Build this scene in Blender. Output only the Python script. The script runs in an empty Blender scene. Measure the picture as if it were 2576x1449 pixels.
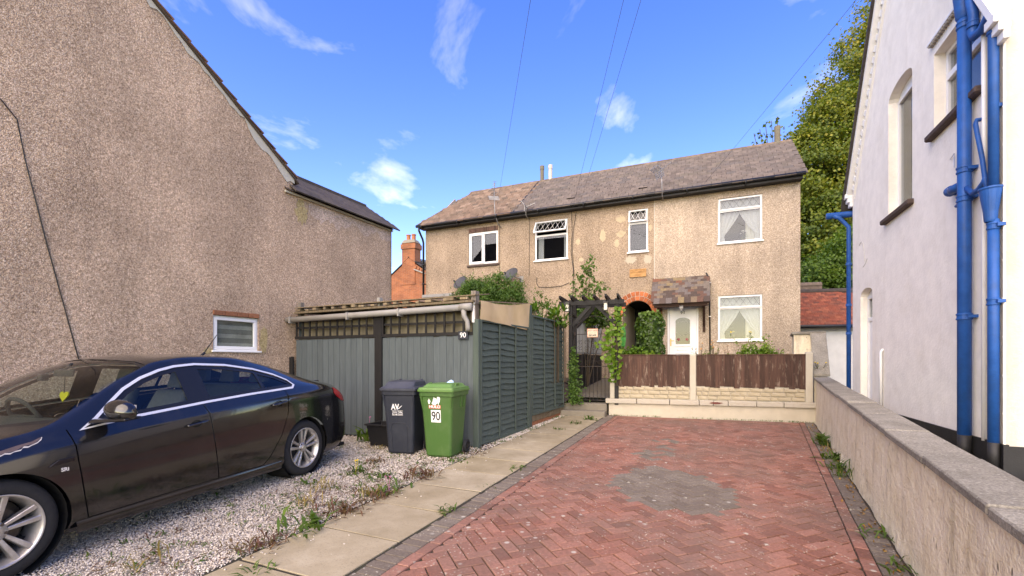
import bpy, bmesh, math, random
import numpy as np
from mathutils import Vector, Matrix
from mathutils.geometry import delaunay_2d_cdt

random.seed(7)
RNG = np.random.default_rng(7)
scene = bpy.context.scene
COL = scene.collection
R = math.radians

# ------------------------------------------------------------------ camera
cam_d = bpy.data.cameras.new('camera')
cam_d.sensor_width = 36.0
cam_d.lens = 36.0 * 1150.0 / 2576.0
cam_d.shift_y = 182.5 / 2576.0
cam_d.clip_end = 1500
cam_d.clip_start = 0.05
cam = bpy.data.objects.new('camera', cam_d)
COL.objects.link(cam)
cam.location = (0, 0, 1.5)
cam.rotation_euler = (R(90), 0, 0)
scene.camera = cam

# ------------------------------------------------------------------ world, sun, exposure
SUN_EL, SUN_AZ = R(40), math.atan2(-0.41, -0.912)      # sun stands behind the camera, to the left
world = bpy.data.worlds.new('World')
scene.world = world
world.use_nodes = True
wn, wl = world.node_tree.nodes, world.node_tree.links
wn.clear()
w_out = wn.new('ShaderNodeOutputWorld')
w_bg = wn.new('ShaderNodeBackground')
w_bg.inputs['Strength'].default_value = 0.15
sky = wn.new('ShaderNodeTexSky')
sky.sky_type = 'NISHITA'
sky.sun_disc = False
sky.sun_elevation = SUN_EL
sky.sun_rotation = SUN_AZ
sky.altitude = 100
sky.air_density = 1.0
sky.dust_density = 0.3
sky.ozone_density = 3.0
hs = wn.new('ShaderNodeHueSaturation')
hs.inputs['Saturation'].default_value = 1.34
hs.inputs['Value'].default_value = 0.80
hs.inputs['Hue'].default_value = 0.526
wl.new(sky.outputs[0], hs.inputs['Color'])
tc = wn.new('ShaderNodeTexCoord')
sep = wn.new('ShaderNodeSeparateXYZ')
wl.new(tc.outputs['Generated'], sep.inputs[0])
mz = wn.new('ShaderNodeMath'); mz.operation = 'MAXIMUM'; mz.inputs[1].default_value = 0.06
wl.new(sep.outputs['Z'], mz.inputs[0])
dx = wn.new('ShaderNodeMath'); dx.operation = 'DIVIDE'
dy = wn.new('ShaderNodeMath'); dy.operation = 'DIVIDE'
wl.new(sep.outputs['X'], dx.inputs[0]); wl.new(mz.outputs[0], dx.inputs[1])
wl.new(sep.outputs['Y'], dy.inputs[0]); wl.new(mz.outputs[0], dy.inputs[1])
cmb = wn.new('ShaderNodeCombineXYZ')
wl.new(dx.outputs[0], cmb.inputs[0]); wl.new(dy.outputs[0], cmb.inputs[1])
mp = wn.new('ShaderNodeMapping')
mp.inputs['Location'].default_value = (2.1, 0.55, 0)
mp.inputs['Scale'].default_value = (0.9, 0.62, 1)
mp.inputs['Rotation'].default_value = (0, 0, 0.5)
wl.new(cmb.outputs[0], mp.inputs[0])
n1 = wn.new('ShaderNodeTexNoise')
n1.inputs['Scale'].default_value = 1.9
n1.inputs['Detail'].default_value = 7
n1.inputs['Roughness'].default_value = 0.55
n1.inputs['Distortion'].default_value = 0.35
wl.new(mp.outputs[0], n1.inputs['Vector'])
cr = wn.new('ShaderNodeValToRGB')
cr.color_ramp.elements[0].position = 0.575
cr.color_ramp.elements[0].color = (0, 0, 0, 1)
cr.color_ramp.elements[1].position = 0.80
cr.color_ramp.elements[1].color = (0.26, 0.26, 0.26, 1)
wl.new(n1.outputs['Fac'], cr.inputs[0])
mixc = wn.new('ShaderNodeMix'); mixc.data_type = 'RGBA'
mixc.inputs['B'].default_value = (7.0, 7.3, 7.9, 1)
wl.new(cr.outputs[0], mixc.inputs['Factor'])
wl.new(hs.outputs[0], mixc.inputs['A'])
wl.new(mixc.outputs['Result'], w_bg.inputs['Color'])
wl.new(w_bg.outputs[0], w_out.inputs[0])

sun_d = bpy.data.lights.new('sun', 'SUN')
sun_d.energy = 1.5
sun_d.angle = R(86)
sun_d.color = (1.0, 0.93, 0.83)
sun = bpy.data.objects.new('sun', sun_d)
COL.objects.link(sun)
_sd = Vector((math.sin(SUN_AZ) * math.cos(SUN_EL), math.cos(SUN_AZ) * math.cos(SUN_EL), math.sin(SUN_EL)))
sun.rotation_euler = (-_sd).to_track_quat('-Z', 'Y').to_euler()
sun.location = (-8, -10, 14)

vs = scene.view_settings
vs.view_transform = 'Standard'
vs.look = 'None'
vs.exposure = 2.18
vs.use_white_balance = True
vs.white_balance_temperature = 9600
vs.white_balance_tint = 10
vs.gamma = 1.0
vs.use_curve_mapping = False
scene.render.engine = 'CYCLES'
scene.cycles.max_bounces = 8
scene.cycles.transparent_max_bounces = 16
scene.cycles.caustics_reflective = False
scene.cycles.caustics_refractive = False

# ------------------------------------------------------------------ helpers
ORG = {}
def new_obj(name, data, parent=None):
    o = bpy.data.objects.new(name, data)
    COL.objects.link(o)
    if parent is not None:
        o.parent = parent
    return o
def org(o):
    return ORG.get(o.name, Vector((0, 0, 0))) if o is not None else Vector((0, 0, 0))
def tag(o, label=None, cat=None, group=None, kind=None):
    if label: o['label'] = label
    if cat: o['category'] = cat
    if group: o['group'] = group
    if kind: o['kind'] = kind
    return o
def thing(name, loc, label, cat, group=None):
    o = new_obj(name, None)
    o.location = loc
    o.empty_display_size = 0.2
    ORG[o.name] = Vector(loc)
    return tag(o, label, cat, group)

class Fr:
    """vertical frame: a along e, n along the outward normal, z up"""
    def __init__(s, O, e, flip=False):
        s.O = np.array(O, float); e = np.array(e, float); s.e = e / np.hypot(*e)
        s.n = np.array((s.e[1], -s.e[0]))
        if flip: s.n = -s.n
        s.rz = math.atan2(s.e[1], s.e[0])
    def p(s, a, n, z):
        q = s.O + s.e * a + s.n * n
        return (q[0], q[1], z)

class MB:
    def __init__(s): s.v = []; s.f = []
    def add(s, vs, fs):
        b = len(s.v); s.v += [tuple(x) for x in vs]; s.f += [tuple(b + i for i in f) for f in fs]
        return s
    def hexa(s, c):
        return s.add(c, [(0,3,2,1),(4,5,6,7),(0,1,5,4),(1,2,6,5),(2,3,7,6),(3,0,4,7)])
    def box(s, x0, x1, y0, y1, z0, z1):
        return s.hexa([(x0,y0,z0),(x1,y0,z0),(x1,y1,z0),(x0,y1,z0),(x0,y0,z1),(x1,y0,z1),(x1,y1,z1),(x0,y1,z1)])
    def fbox(s, fr, a0, a1, n0, n1, z0, z1):
        return s.hexa([fr.p(a,n,z) for z in (z0,z1) for a,n in ((a0,n0),(a1,n0),(a1,n1),(a0,n1))])
    def bar(s, p, q, w, h=None, up=(0,0,1)):
        h = h or w
        p = Vector(p); q = Vector(q); d = (q - p).normalized(); u = Vector(up)
        if abs(d.dot(u)) > .98: u = Vector((0,1,0))
        l = d.cross(u).normalized(); u = l.cross(d)
        l *= w/2; u *= h/2
        return s.hexa([p-l-u, p+l-u, p+l+u, p-l+u, q-l-u, q+l-u, q+l+u, q-l+u])
    def tube(s, pts, r, n=10, caps=True):
        pts = [Vector(p) for p in pts]
        rs = r if hasattr(r, '__len__') else [r]*len(pts)
        b = len(s.v); N = len(pts)
        prev = None
        for i, p in enumerate(pts):
            d = (pts[min(i+1,N-1)] - pts[max(i-1,0)]).normalized()
            if prev is None:
                u = Vector((0,0,1)) if abs(d.z) < .9 else Vector((1,0,0))
            else: u = prev
            l = d.cross(u).normalized(); u = l.cross(d).normalized(); prev = u
            for k in range(n):
                t = 2*math.pi*k/n
                s.v.append(tuple(p + (l*math.cos(t) + u*math.sin(t))*rs[i]))
        for i in range(N-1):
            for k in range(n):
                s.f.append((b+i*n+k, b+i*n+(k+1)%n, b+(i+1)*n+(k+1)%n, b+(i+1)*n+k))
        if caps:
            s.f.append(tuple(b+k for k in reversed(range(n)))); s.f.append(tuple(b+(N-1)*n+k for k in range(n)))
        return s
    def lathe(s, c, axis, prof, n=24, closed=False):
        """prof: (r, h) along axis from c"""
        c = Vector(c); ax = Vector(axis).normalized()
        u = Vector((0,0,1)) if abs(ax.z) < .9 else Vector((1,0,0))
        l = ax.cross(u).normalized(); u = l.cross(ax)
        b = len(s.v); N = len(prof)
        for (r, h) in prof:
            for k in range(n):
                t = 2*math.pi*k/n
                s.v.append(tuple(c + ax*h + (l*math.cos(t)+u*math.sin(t))*r))
        M_ = N if closed else N-1
        for i in range(M_):
            j = (i+1) % N
            for k in range(n):
                s.f.append((b+i*n+k, b+i*n+(k+1)%n, b+j*n+(k+1)%n, b+j*n+k))
        return s
    def prism(s, poly, off):
        """poly: 3-D points, off: extrusion vector"""
        off = Vector(off); n = len(poly)
        b = len(s.v)
        s.v += [tuple(Vector(p)) for p in poly] + [tuple(Vector(p)+off) for p in poly]
        s.f.append(tuple(b+i for i in reversed(range(n)))); s.f.append(tuple(b+n+i for i in range(n)))
        for i in range(n):
            j = (i+1) % n
            s.f.append((b+i, b+j, b+n+j, b+n+i))
        return s
    def build(s, name, mat, parent=None, smooth=False, bevel=0, seg=1, recalc=True):
        o_ = org(parent) if parent is not None else Vector((0,0,0))
        me = bpy.data.meshes.new(name)
        me.from_pydata([(x-o_.x, y-o_.y, z-o_.z) for x,y,z in s.v], [], s.f)
        if mat: me.materials.append(mat)
        if bevel or recalc:
            bm = bmesh.new(); bm.from_mesh(me)
            if recalc: bmesh.ops.recalc_face_normals(bm, faces=bm.faces)
            if bevel:
                es = [e for e in bm.edges if len(e.link_faces) == 2 and e.calc_face_angle(0) > .5]
                bmesh.ops.bevel(bm, geom=es, offset=bevel, segments=seg, affect='EDGES', profile=.6)
            bm.to_mesh(me); bm.free()
        if smooth: me.polygons.foreach_set('use_smooth', [True]*len(me.polygons))
        o = new_obj(name, me, parent)
        ORG[o.name] = o_ if parent is not None else Vector((0,0,0))
        return o

def np_mesh(name, V, Fc, mat, parent=None, smooth=False, tint=None):
    """fast mesh from numpy: V (n,3), Fc (m,k) all faces k-gons"""
    o_ = org(parent) if parent is not None else Vector((0,0,0))
    V = np.asarray(V, np.float32) - np.array(o_, np.float32)
    Fc = np.asarray(Fc, np.int32); m, k = Fc.shape
    me = bpy.data.meshes.new(name)
    me.vertices.add(len(V)); me.vertices.foreach_set('co', V.ravel())
    me.loops.add(m*k); me.loops.foreach_set('vertex_index', Fc.ravel())
    me.polygons.add(m); me.polygons.foreach_set('loop_start', np.arange(0, m*k, k, dtype=np.int32))
    me.update(calc_edges=True)
    if smooth: me.polygons.foreach_set('use_smooth', np.ones(m, bool))
    if tint is not None:
        at = me.attributes.new('tint', 'FLOAT', 'POINT'); at.data.foreach_set('value', np.asarray(tint, np.float32))
    if mat: me.materials.append(mat)
    me.validate()
    o = new_obj(name, me, parent)
    ORG[o.name] = o_
    return o

def inst(name, me, parent, loc, rot=None, mat4=None):
    o = new_obj(name, me, parent)
    po = org(parent)
    if mat4 is not None:
        m = mat4.copy(); m.translation = m.translation - po
        o.matrix_basis = m
    else:
        o.location = Vector(loc) - po
        if rot: o.rotation_euler = rot
    return o

def text_mesh(txt, size, depth=0.004, bold=0.0, align='CENTER', spacing=1.0):
    c = bpy.data.curves.new('txt', 'FONT'); c.body = txt; c.size = size; c.extrude = depth; c.offset = bold
    c.align_x = align; c.align_y = 'CENTER'; c.space_character = spacing
    c.resolution_u = 4
    o = bpy.data.objects.new('txt', c); COL.objects.link(o)
    dg = bpy.context.evaluated_depsgraph_get(); dg.update()
    me = bpy.data.meshes.new_from_object(o.evaluated_get(dg))
    COL.objects.unlink(o); bpy.data.objects.remove(o)
    return me
def place_text(name, txt, fr, a, n, z, size, mat, parent, depth=.003, bold=0, sx=1.0, shear=0, spacing=1.0, tilt=0):
    me = text_mesh(txt, size, depth, bold, spacing=spacing)
    me.materials.clear(); me.materials.append(mat)
    # text x -> viewer's right when looking against the normal
    right = Vector((-fr.n[1], fr.n[0], 0)); up = Vector((0,0,1)); nn = Vector((fr.n[0], fr.n[1], 0))
    m = Matrix.Identity(4)
    m.col[0][:3] = right*sx; m.col[1][:3] = up + right*shear + nn*tilt; m.col[2][:3] = nn
    me.transform(m)
    o = new_obj(name, me, parent)
    o.location = Vector(fr.p(a, n, z)) - org(parent)
    ORG[o.name] = org(parent)
    return o

def in_poly(P, poly):
    P = np.asarray(P); poly = np.asarray(poly); x, y = P[:,0], P[:,1]
    ins = np.zeros(len(P), bool); j = len(poly)-1
    for i in range(len(poly)):
        xi, yi = poly[i]; xj, yj = poly[j]
        c = ((yi > y) != (yj > y)) & (x < (xj-xi)*(y-yi)/((yj-yi) if yj != yi else 1e-12) + xi)
        ins ^= c; j = i
    return ins

def wall_sheet(mb, fr, outline, holes, n_front, n_back):
    """plate in frame fr with outline (a,z) and holes; reveals reach from n_front to n_back"""
    pts = []; edges = []
    for poly in [outline] + holes:
        b = len(pts); pts += [Vector(p) for p in poly]
        edges += [(b+i, b+(i+1) % len(poly)) for i in range(len(poly))]
    V, E_, Fs, *_ = delaunay_2d_cdt(pts, edges, [], 0, 1e-5)
    P = np.array([(v.x, v.y) for v in V])
    cen = np.array([P[list(f)].mean(0) for f in Fs])
    ok = in_poly(cen, outline)
    for h in holes: ok &= ~in_poly(cen, h)
    b = len(mb.v)
    mb.v += [fr.p(p[0], n_front, p[1]) for p in P]
    mb.f += [tuple(b+i for i in f) for f, k in zip(Fs, ok) if k]
    for poly in [outline] + holes:
        b = len(mb.v); n = len(poly)
        mb.v += [fr.p(p[0], n_front, p[1]) for p in poly] + [fr.p(p[0], n_back, p[1]) for p in poly]
        for i in range(n):
            j = (i+1) % n
            mb.f.append((b+i, b+j, b+n+j, b+n+i))

def rect(a0, a1, z0, z1): return [(a0,z0),(a1,z0),(a1,z1),(a0,z1)]

def clip_poly(poly, p, d):
    """keep the part of poly on the left of the line p + t d"""
    out = []
    n = len(poly)
    side = [d[0]*(q[1]-p[1]) - d[1]*(q[0]-p[0]) for q in poly]
    for i in range(n):
        j = (i+1) % n
        if side[i] >= 0: out.append(poly[i])
        if (side[i] >= 0) != (side[j] >= 0):
            t = side[i]/(side[i]-side[j])
            out.append((poly[i][0]+t*(poly[j][0]-poly[i][0]), poly[i][1]+t*(poly[j][1]-poly[i][1])))
    return out

# ------------------------------------------------------------------ materials
class NT:
    def __init__(s, name):
        s.m = bpy.data.materials.new(name); s.m.use_nodes = True
        s.N = s.m.node_tree.nodes; s.L = s.m.node_tree.links
        s.b = s.N['Principled BSDF']; s.out = s.N['Material Output']
    def n(s, t, **k):
        x = s.N.new(t)
        for a, v in k.items(): setattr(x, a, v)
        return x
    def l(s, a, b): s.L.new(a, b)
    def pos(s, scale=(1,1,1), rot=(0,0,0)):
        g = s.n('ShaderNodeNewGeometry'); m = s.n('ShaderNodeMapping')
        m.inputs['Scale'].default_value = scale; m.inputs['Rotation'].default_value = rot
        s.l(g.outputs['Position'], m.inputs[0]); return m.outputs[0]
    def noise(s, vec, scale, detail=4, rough=.55, dist=0):
        x = s.n('ShaderNodeTexNoise'); x.inputs['Scale'].default_value = scale; x.inputs['Detail'].default_value = detail
        x.inputs['Roughness'].default_value = rough; x.inputs['Distortion'].default_value = dist
        if vec is not None: s.l(vec, x.inputs['Vector'])
        return x.outputs['Fac']
    def voro(s, vec, scale, feature='F1', out='Distance', rand=1.0):
        x = s.n('ShaderNodeTexVoronoi'); x.feature = feature; x.inputs['Scale'].default_value = scale
        x.inputs['Randomness'].default_value = rand
        s.l(vec, x.inputs['Vector']); return x.outputs[out]
    def ramp(s, fac, els, interp='LINEAR'):
        r = s.n('ShaderNodeValToRGB'); e = r.color_ramp.elements; r.color_ramp.interpolation = interp
        while len(e) < len(els): e.new(.5)
        for i, (p, c) in enumerate(els):
            e[i].position = p; e[i].color = (c[0], c[1], c[2], 1) if hasattr(c, '__len__') else (c, c, c, 1)
        s.l(fac, r.inputs[0]); return r.outputs[0]
    def math(s, op, a, b=None, clamp=False):
        x = s.n('ShaderNodeMath', operation=op); x.use_clamp = clamp
        for i, v in enumerate((a, b)):
            if v is None: continue
            if isinstance(v, (int, float)): x.inputs[i].default_value = v
            else: s.l(v, x.inputs[i])
        return x.outputs[0]
    def mix(s, fac, a, b, mode='MIX'):
        x = s.n('ShaderNodeMix', data_type='RGBA', blend_type=mode)
        for k, v in (('Factor', fac), ('A', a), ('B', b)):
            if isinstance(v, (int, float)): x.inputs[k].default_value = v
            elif isinstance(v, (tuple, list)): x.inputs[k].default_value = (v[0], v[1], v[2], 1)
            else: s.l(v, x.inputs[k])
        return x.outputs['Result']
    def piece(s):
        """one random number per piece, whether it is an object or an island of a mesh"""
        o = s.n('ShaderNodeObjectInfo'); g = s.n('ShaderNodeNewGeometry')
        return s.math('FRACT', s.math('ADD', o.outputs['Random'], g.outputs['Random Per Island']))
    def bump(s, h, strength, dist=.01):
        x = s.n('ShaderNodeBump'); x.inputs['Strength'].default_value = strength; x.inputs['Distance'].default_value = dist
        s.l(h, x.inputs['Height']); s.l(x.outputs[0], s.b.inputs['Normal'])
    def set(s, **k):
        for a, v in k.items():
            i = s.b.inputs[a.replace('_', ' ')]
            if isinstance(v, (tuple, list)) and len(v) == 3: i.default_value = (*v, 1)
            elif isinstance(v, (int, float, tuple, list)): i.default_value = v
            else: s.l(v, i)
        return s

def hsv(c, h=.5, s=1, v=1): return c
def scl(c, k): return tuple(min(1, x*k) for x in c)

def plain(name, col, rough=.6, var=.18, scale=6, bump=0, bscale=60, piece=0., metallic=0, spec=.4, stretch=(1,1,1), dirt=None, dirt_amt=.5, dscale=1.5):
    t = NT(name); v = t.pos(stretch)
    c = t.ramp(t.noise(v, scale, 5, .6), [(.3, scl(col, 1-var)), (.7, scl(col, 1+var))])
    if dirt:
        d = t.ramp(t.noise(v, dscale, 6, .65), [(.5, 0.0), (.72, dirt_amt)])
        c = t.mix(d, c, dirt)
    if piece:
        k = t.ramp(t.piece(), [(0, 1-piece), (1, 1+piece)])
        c = t.mix(1.0, c, k, 'MULTIPLY')
    t.set(Base_Color=c, Roughness=rough, Metallic=metallic, Specular_IOR_Level=spec)
    if bump: t.bump(t.noise(v, bscale, 4, .6), bump)
    return t.m

def glass_mat(name, tint=(.8,.85,.85), rough=.0, ior=1.5, k_=1.0):
    t = NT(name); t.N.remove(t.b)
    tr = t.n('ShaderNodeBsdfTransparent'); tr.inputs[0].default_value = (*tint, 1)
    gl = t.n('ShaderNodeBsdfGlossy'); gl.inputs['Roughness'].default_value = rough
    gl.inputs['Color'].default_value = (1,1,1,1)
    lw = t.n('ShaderNodeLayerWeight'); lw.inputs['Blend'].default_value = .5
    k = t.math('MULTIPLY', t.math('ADD', t.math('MULTIPLY', t.math('POWER', lw.outputs['Facing'], 5.0), .95), .045), k_, True)
    mx = t.n('ShaderNodeMixShader'); t.l(k, mx.inputs[0]); t.l(tr.outputs[0], mx.inputs[1]); t.l(gl.outputs[0], mx.inputs[2])
    t.l(mx.outputs[0], t.out.inputs[0]); return t.m

def pebble_mat(name, cols, dark, scale=70, patch=None, tone=.25):
    t = NT(name); v = t.pos()
    vo = t.n('ShaderNodeTexVoronoi'); vo.inputs['Scale'].default_value = scale; t.l(v, vo.inputs['Vector'])
    sp = t.n('ShaderNodeSeparateColor'); t.l(vo.outputs['Color'], sp.inputs[0])
    c = t.ramp(sp.outputs[0], [(i/(len(cols)-1), k) for i, k in enumerate(cols)])
    gap = t.ramp(vo.outputs['Distance'], [(.38, 0.0), (.75, .75)])
    c = t.mix(gap, c, dark)
    g2 = t.noise(v, scale*.42, 2, .5)
    c = t.mix(1.0, c, t.ramp(g2, [(.34, .74), (.66, 1.18)]), 'MULTIPLY')
    big = t.noise(v, .8, 6, .62)
    c = t.mix(1.0, c, t.ramp(big, [(.3, 1-tone), (.7, 1+tone*.5)]), 'MULTIPLY')
    vs_ = t.pos((2.2, 2.2, .22))
    st = t.noise(vs_, 1.3, 5, .6)
    c = t.mix(1.0, c, t.ramp(st, [(.3, .86), (.7, 1.08)]), 'MULTIPLY')
    t.set(Base_Color=c, Roughness=.9, Specular_IOR_Level=.2)
    t.bump(t.math('SUBTRACT', 1.0, vo.outputs['Distance']), .55, .012)
    return t.m

def leaf_mat(name, els, trans=.35, rough=.5):
    t = NT(name)
    a = t.n('ShaderNodeAttribute', attribute_name='tint'); g = t.n('ShaderNodeNewGeometry')
    k = t.math('ADD', t.math('MULTIPLY', a.outputs['Fac'], .62), t.math('MULTIPLY', g.outputs['Random Per Island'], .38))
    c = t.ramp(k, els)
    t.set(Base_Color=c, Roughness=rough, Specular_IOR_Level=.35)
    tl = t.n('ShaderNodeBsdfTranslucent'); t.l(t.mix(1.0, c, (1.1, 1.25, .5), 'MULTIPLY'), tl.inputs[0])
    mx = t.n('ShaderNodeMixShader'); mx.inputs[0].default_value = trans
    t.l(t.b.outputs[0], mx.inputs[1]); t.l(tl.outputs[0], mx.inputs[2]); t.l(mx.outputs[0], t.out.inputs[0])
    return t.m

def wood_mat(name, base, dark, piece=.2, wear=None, wear_pos=(.6,.75), rough=.75, sc=1.0):
    t = NT(name); v = t.pos((14*sc, 14*sc, 1.1*sc))
    g = t.noise(v, 2.2, 6, .65)
    c = t.ramp(g, [(.28, dark), (.6, base), (.85, scl(base, 1.25))])
    if wear:
        w = t.ramp(t.noise(t.pos((9*sc, 9*sc, 1.6*sc)), 1.7, 8, .72), [(wear_pos[0], 0.0), (wear_pos[1], .85)])
        c = t.mix(w, c, wear)
    if piece: c = t.mix(1.0, c, t.ramp(t.piece(), [(0, 1-piece), (1, 1+piece)]), 'MULTIPLY')
    t.set(Base_Color=c, Roughness=rough, Specular_IOR_Level=.3)
    t.bump(g, .35, .004)
    return t.m

def emboss(t): pass

M = {}
M['render_a'] = pebble_mat('pebbledash', [(.46,.315,.21),(.67,.49,.345),(.53,.375,.265),(.78,.615,.475),(.50,.35,.265),(.70,.515,.36)], (.24,.155,.10), 75, tone=.28)
M['render_b'] = pebble_mat('pebbledash_tan', [(.34,.245,.165),(.50,.385,.28),(.40,.30,.21),(.58,.465,.36),(.37,.275,.195),(.53,.405,.295)], (.19,.13,.08), 75)
M['render_c'] = pebble_mat('pebbledash_pale', [(.43,.335,.25),(.61,.495,.385),(.49,.395,.30),(.68,.58,.475),(.46,.36,.275),(.63,.515,.405)], (.27,.205,.14), 75)
def stucco(name, col, stain, amt=.5, bs=45, bstr=.35, streak=True, sc=1.2):
    t = NT(name); v = t.pos()
    c = t.ramp(t.noise(v, 5, 6, .6), [(.3, scl(col, .92)), (.7, scl(col, 1.05))])
    c = t.mix(t.ramp(t.noise(v, sc, 8, .7), [(.52, 0.0), (.78, amt)]), c, stain)
    if streak: c = t.mix(t.ramp(t.noise(t.pos((6, 6, .5)), 1.0, 6, .65), [(.55, 0.0), (.85, amt*.8)]), c, stain)
    t.set(Base_Color=c, Roughness=.85, Specular_IOR_Level=.25)
    t.bump(t.noise(v, bs, 5, .6), bstr, .01)
    return t.m
M['white_wall'] = stucco('white_painted_render', (.87,.825,.735), (.66,.60,.49), .55, 26, .6)
def rough_cream():
    t = NT('cream_rough_render'); v = t.pos()
    c = t.ramp(t.noise(v, 3.2, 8, .7), [(.25, (.60,.50,.34)), (.5, (.76,.67,.50)), (.75, (.82,.74,.59))])
    c = t.mix(t.ramp(t.noise(t.pos((4,4,.8)), 1.6, 8, .72), [(.53, 0.0), (.75, .75)]), c, (.30,.245,.165))
    pit = t.math('MULTIPLY', t.ramp(t.voro(t.pos((7,7,2.2)), 2.6), [(.07, .9), (.13, 0.0)]), t.ramp(t.noise(v, 2.4, 3), [(.48, 0.0), (.56, 1.0)]))
    c = t.mix(pit, c, (.055,.05,.04))
    c = t.mix(t.ramp(t.noise(v, 42, 4, .65), [(.56, 0.0), (.72, .5)]), c, (.36,.30,.21))
    t.set(Base_Color=c, Roughness=.92, Specular_IOR_Level=.2)
    h = t.math('ADD', t.noise(v, 9, 6, .6), t.math('MULTIPLY', t.noise(v, 48, 4, .6), .5))
    t.bump(t.math('SUBTRACT', h, pit), .9, .03)
    return t.m
M['cream_wall'] = rough_cream()
M['cream_paint'] = stucco('cream_painted_block', (.54,.485,.385), (.45,.38,.28), .6, 40, .3, sc=2.2)
M['white_garage'] = stucco('garage_render', (.62,.62,.60), (.5,.5,.47), .4, 50, .3)
M['mortar_patch'] = stucco('mortar_patch', (.50,.47,.40), (.36,.33,.27), .5, 50, .4)
def old_concrete():
    t = NT('concrete_coping'); v = t.pos()
    c = t.ramp(t.noise(v, 4, 8, .7), [(.28, (.17,.155,.125)), (.55, (.29,.265,.22)), (.8, (.38,.355,.30))])
    c = t.mix(t.ramp(t.noise(v, 75, 4, .7), [(.42, .55), (.55, 0.0)]), c, (.12,.11,.09))
    c = t.mix(t.ramp(t.noise(v, 60, 3, .6), [(.58, 0.0), (.7, .5)]), c, (.52,.50,.44))
    c = t.mix(1.0, c, t.ramp(t.piece(), [(0, .88), (1, 1.12)]), 'MULTIPLY')
    t.set(Base_Color=c, Roughness=.93, Specular_IOR_Level=.2); t.bump(t.noise(v, 55, 6, .7), .8, .012); return t.m
M['coping'] = old_concrete()
M['old_coping'] = stucco('flaking_coping', (.46,.42,.35), (.33,.27,.21), .85, 40, .6, streak=False, sc=5)
M['post_conc'] = stucco('pale_concrete_post', (.48,.44,.36), (.42,.36,.27), .5, 60, .3)
M['stone_face'] = stucco('rock_faced_stone', (.43,.37,.265), (.40,.33,.22), .7, 22, 1.0, streak=False, sc=6)
M['step'] = stucco('step_concrete', (.22,.195,.155), (.18,.16,.12), .7, 60, .4, streak=False, sc=4)
M['pvc'] = plain('white_pvc', (.80,.80,.79), .35, .03, 3, spec=.5)
M['pvc_grey'] = plain('weathered_pvc', (.27,.26,.24), .55, .12, 4, dirt=(.3,.29,.27), dirt_amt=.6, dscale=4)
M['black_pvc'] = plain('black_pvc', (.012,.012,.013), .35, .1, 4)
M['blue'] = plain('blue_gloss_paint', (.006,.078,.29), .48, .16, 9, bump=.15, bscale=90, spec=.3, dirt=(.02,.06,.16), dirt_amt=.5, dscale=7)
M['blue_dark'] = plain('dark_blue_door', (.008,.03,.085), .45, .1)
M['black_paint'] = plain('black_bitumen_paint', (.016,.016,.017), .6, .25, 8, bump=.2, bscale=70)
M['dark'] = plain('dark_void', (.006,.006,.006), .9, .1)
M['room'] = plain('room_shade_wall', (.035,.04,.048), .9, .1)  # near-black colour stands in for the shade of unlit rooms
M['brick_sill'] = plain('dark_brick_sill', (.075,.05,.04), .8, .3, 20, bump=.3, bscale=40)
M['glass'] = glass_mat('window_glass', (.78,.80,.80), k_=.72)
M['lace'] = None
def lace():
    t = NT('lace_curtain'); v = t.pos()
    t.set(Base_Color=(.88,.89,.90), Roughness=.9)
    tl = t.n('ShaderNodeBsdfTranslucent'); tl.inputs[0].default_value = (.8,.82,.84,1)
    tr = t.n('ShaderNodeBsdfTransparent')
    m1 = t.n('ShaderNodeMixShader'); m1.inputs[0].default_value = .3
    t.l(t.b.outputs[0], m1.inputs[1]); t.l(tl.outputs[0], m1.inputs[2])
    m2 = t.n('ShaderNodeMixShader'); t.l(t.ramp(t.noise(v, 60, 3), [(.4, .02), (.65, .22)]), m2.inputs[0])
    t.l(m1.outputs[0], m2.inputs[1]); t.l(tr.outputs[0], m2.inputs[2]); t.l(m2.outputs[0], t.out.inputs[0])
    return t.m
M['lace'] = lace()
M['curtain'] = plain('cream_curtain', (.72,.70,.62), .9, .06)
M['lead'] = plain('lead_strip', (.16,.17,.18), .5, .1)

# ================================================================== GROUND
def G(y): return 0.019 * y
TILT = Matrix.Rotation(math.atan(0.019), 4, 'X')
PD = np.array((.3965, .918)); PD /= np.hypot(*PD)          # direction of the path
PN = np.array((PD[1], -PD[0]))                              # to the right of it
E0 = np.array((-1.11, 3.06))                                # point on the path / paver joint
def path_pt(s, w): q = E0 + PD*s + PN*w; return q
WD = np.array((.489, .872)); WD /= np.hypot(*WD)            # direction of the boundary wall
WO = np.array((2.855, 3.29)); WNl = np.array((-WD[1], WD[0]))
FW_R, FW_L = np.array((6.46, 9.70)), np.array((2.275, 10.90))   # garden front wall
FWf = Fr(FW_R, FW_L-FW_R, flip=True)
if FWf.n[1] > 0: FWf.n = -FWf.n

M['soil'] = plain('soil', (.055,.042,.030), .95, .35, 9, bump=.6, bscale=30)
M['ground'] = plain('ground_earth', (.16,.14,.10), .95, .3, 2, bump=.3, bscale=20)
def build_ground():
    xs = np.concatenate([np.linspace(-300,-14,8), np.linspace(-12,14,14), np.linspace(18,300,8)])
    ys = np.concatenate([np.linspace(-200,-6,6), np.linspace(-4,16,21), np.linspace(20,600,10)])
    V = []; Fc = []
    for j, y in enumerate(ys):
        for x in xs: V.append((x, y, min(max(G(y), -.1), .30) - .075))
    n = len(xs)
    for j in range(len(ys)-1):
        for i in range(n-1): Fc.append((j*n+i, j*n+i+1, (j+1)*n+i+1, (j+1)*n+i))
    o = np_mesh('ground', V, Fc, M['ground']); tag(o, kind='structure')
build_ground()

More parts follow.
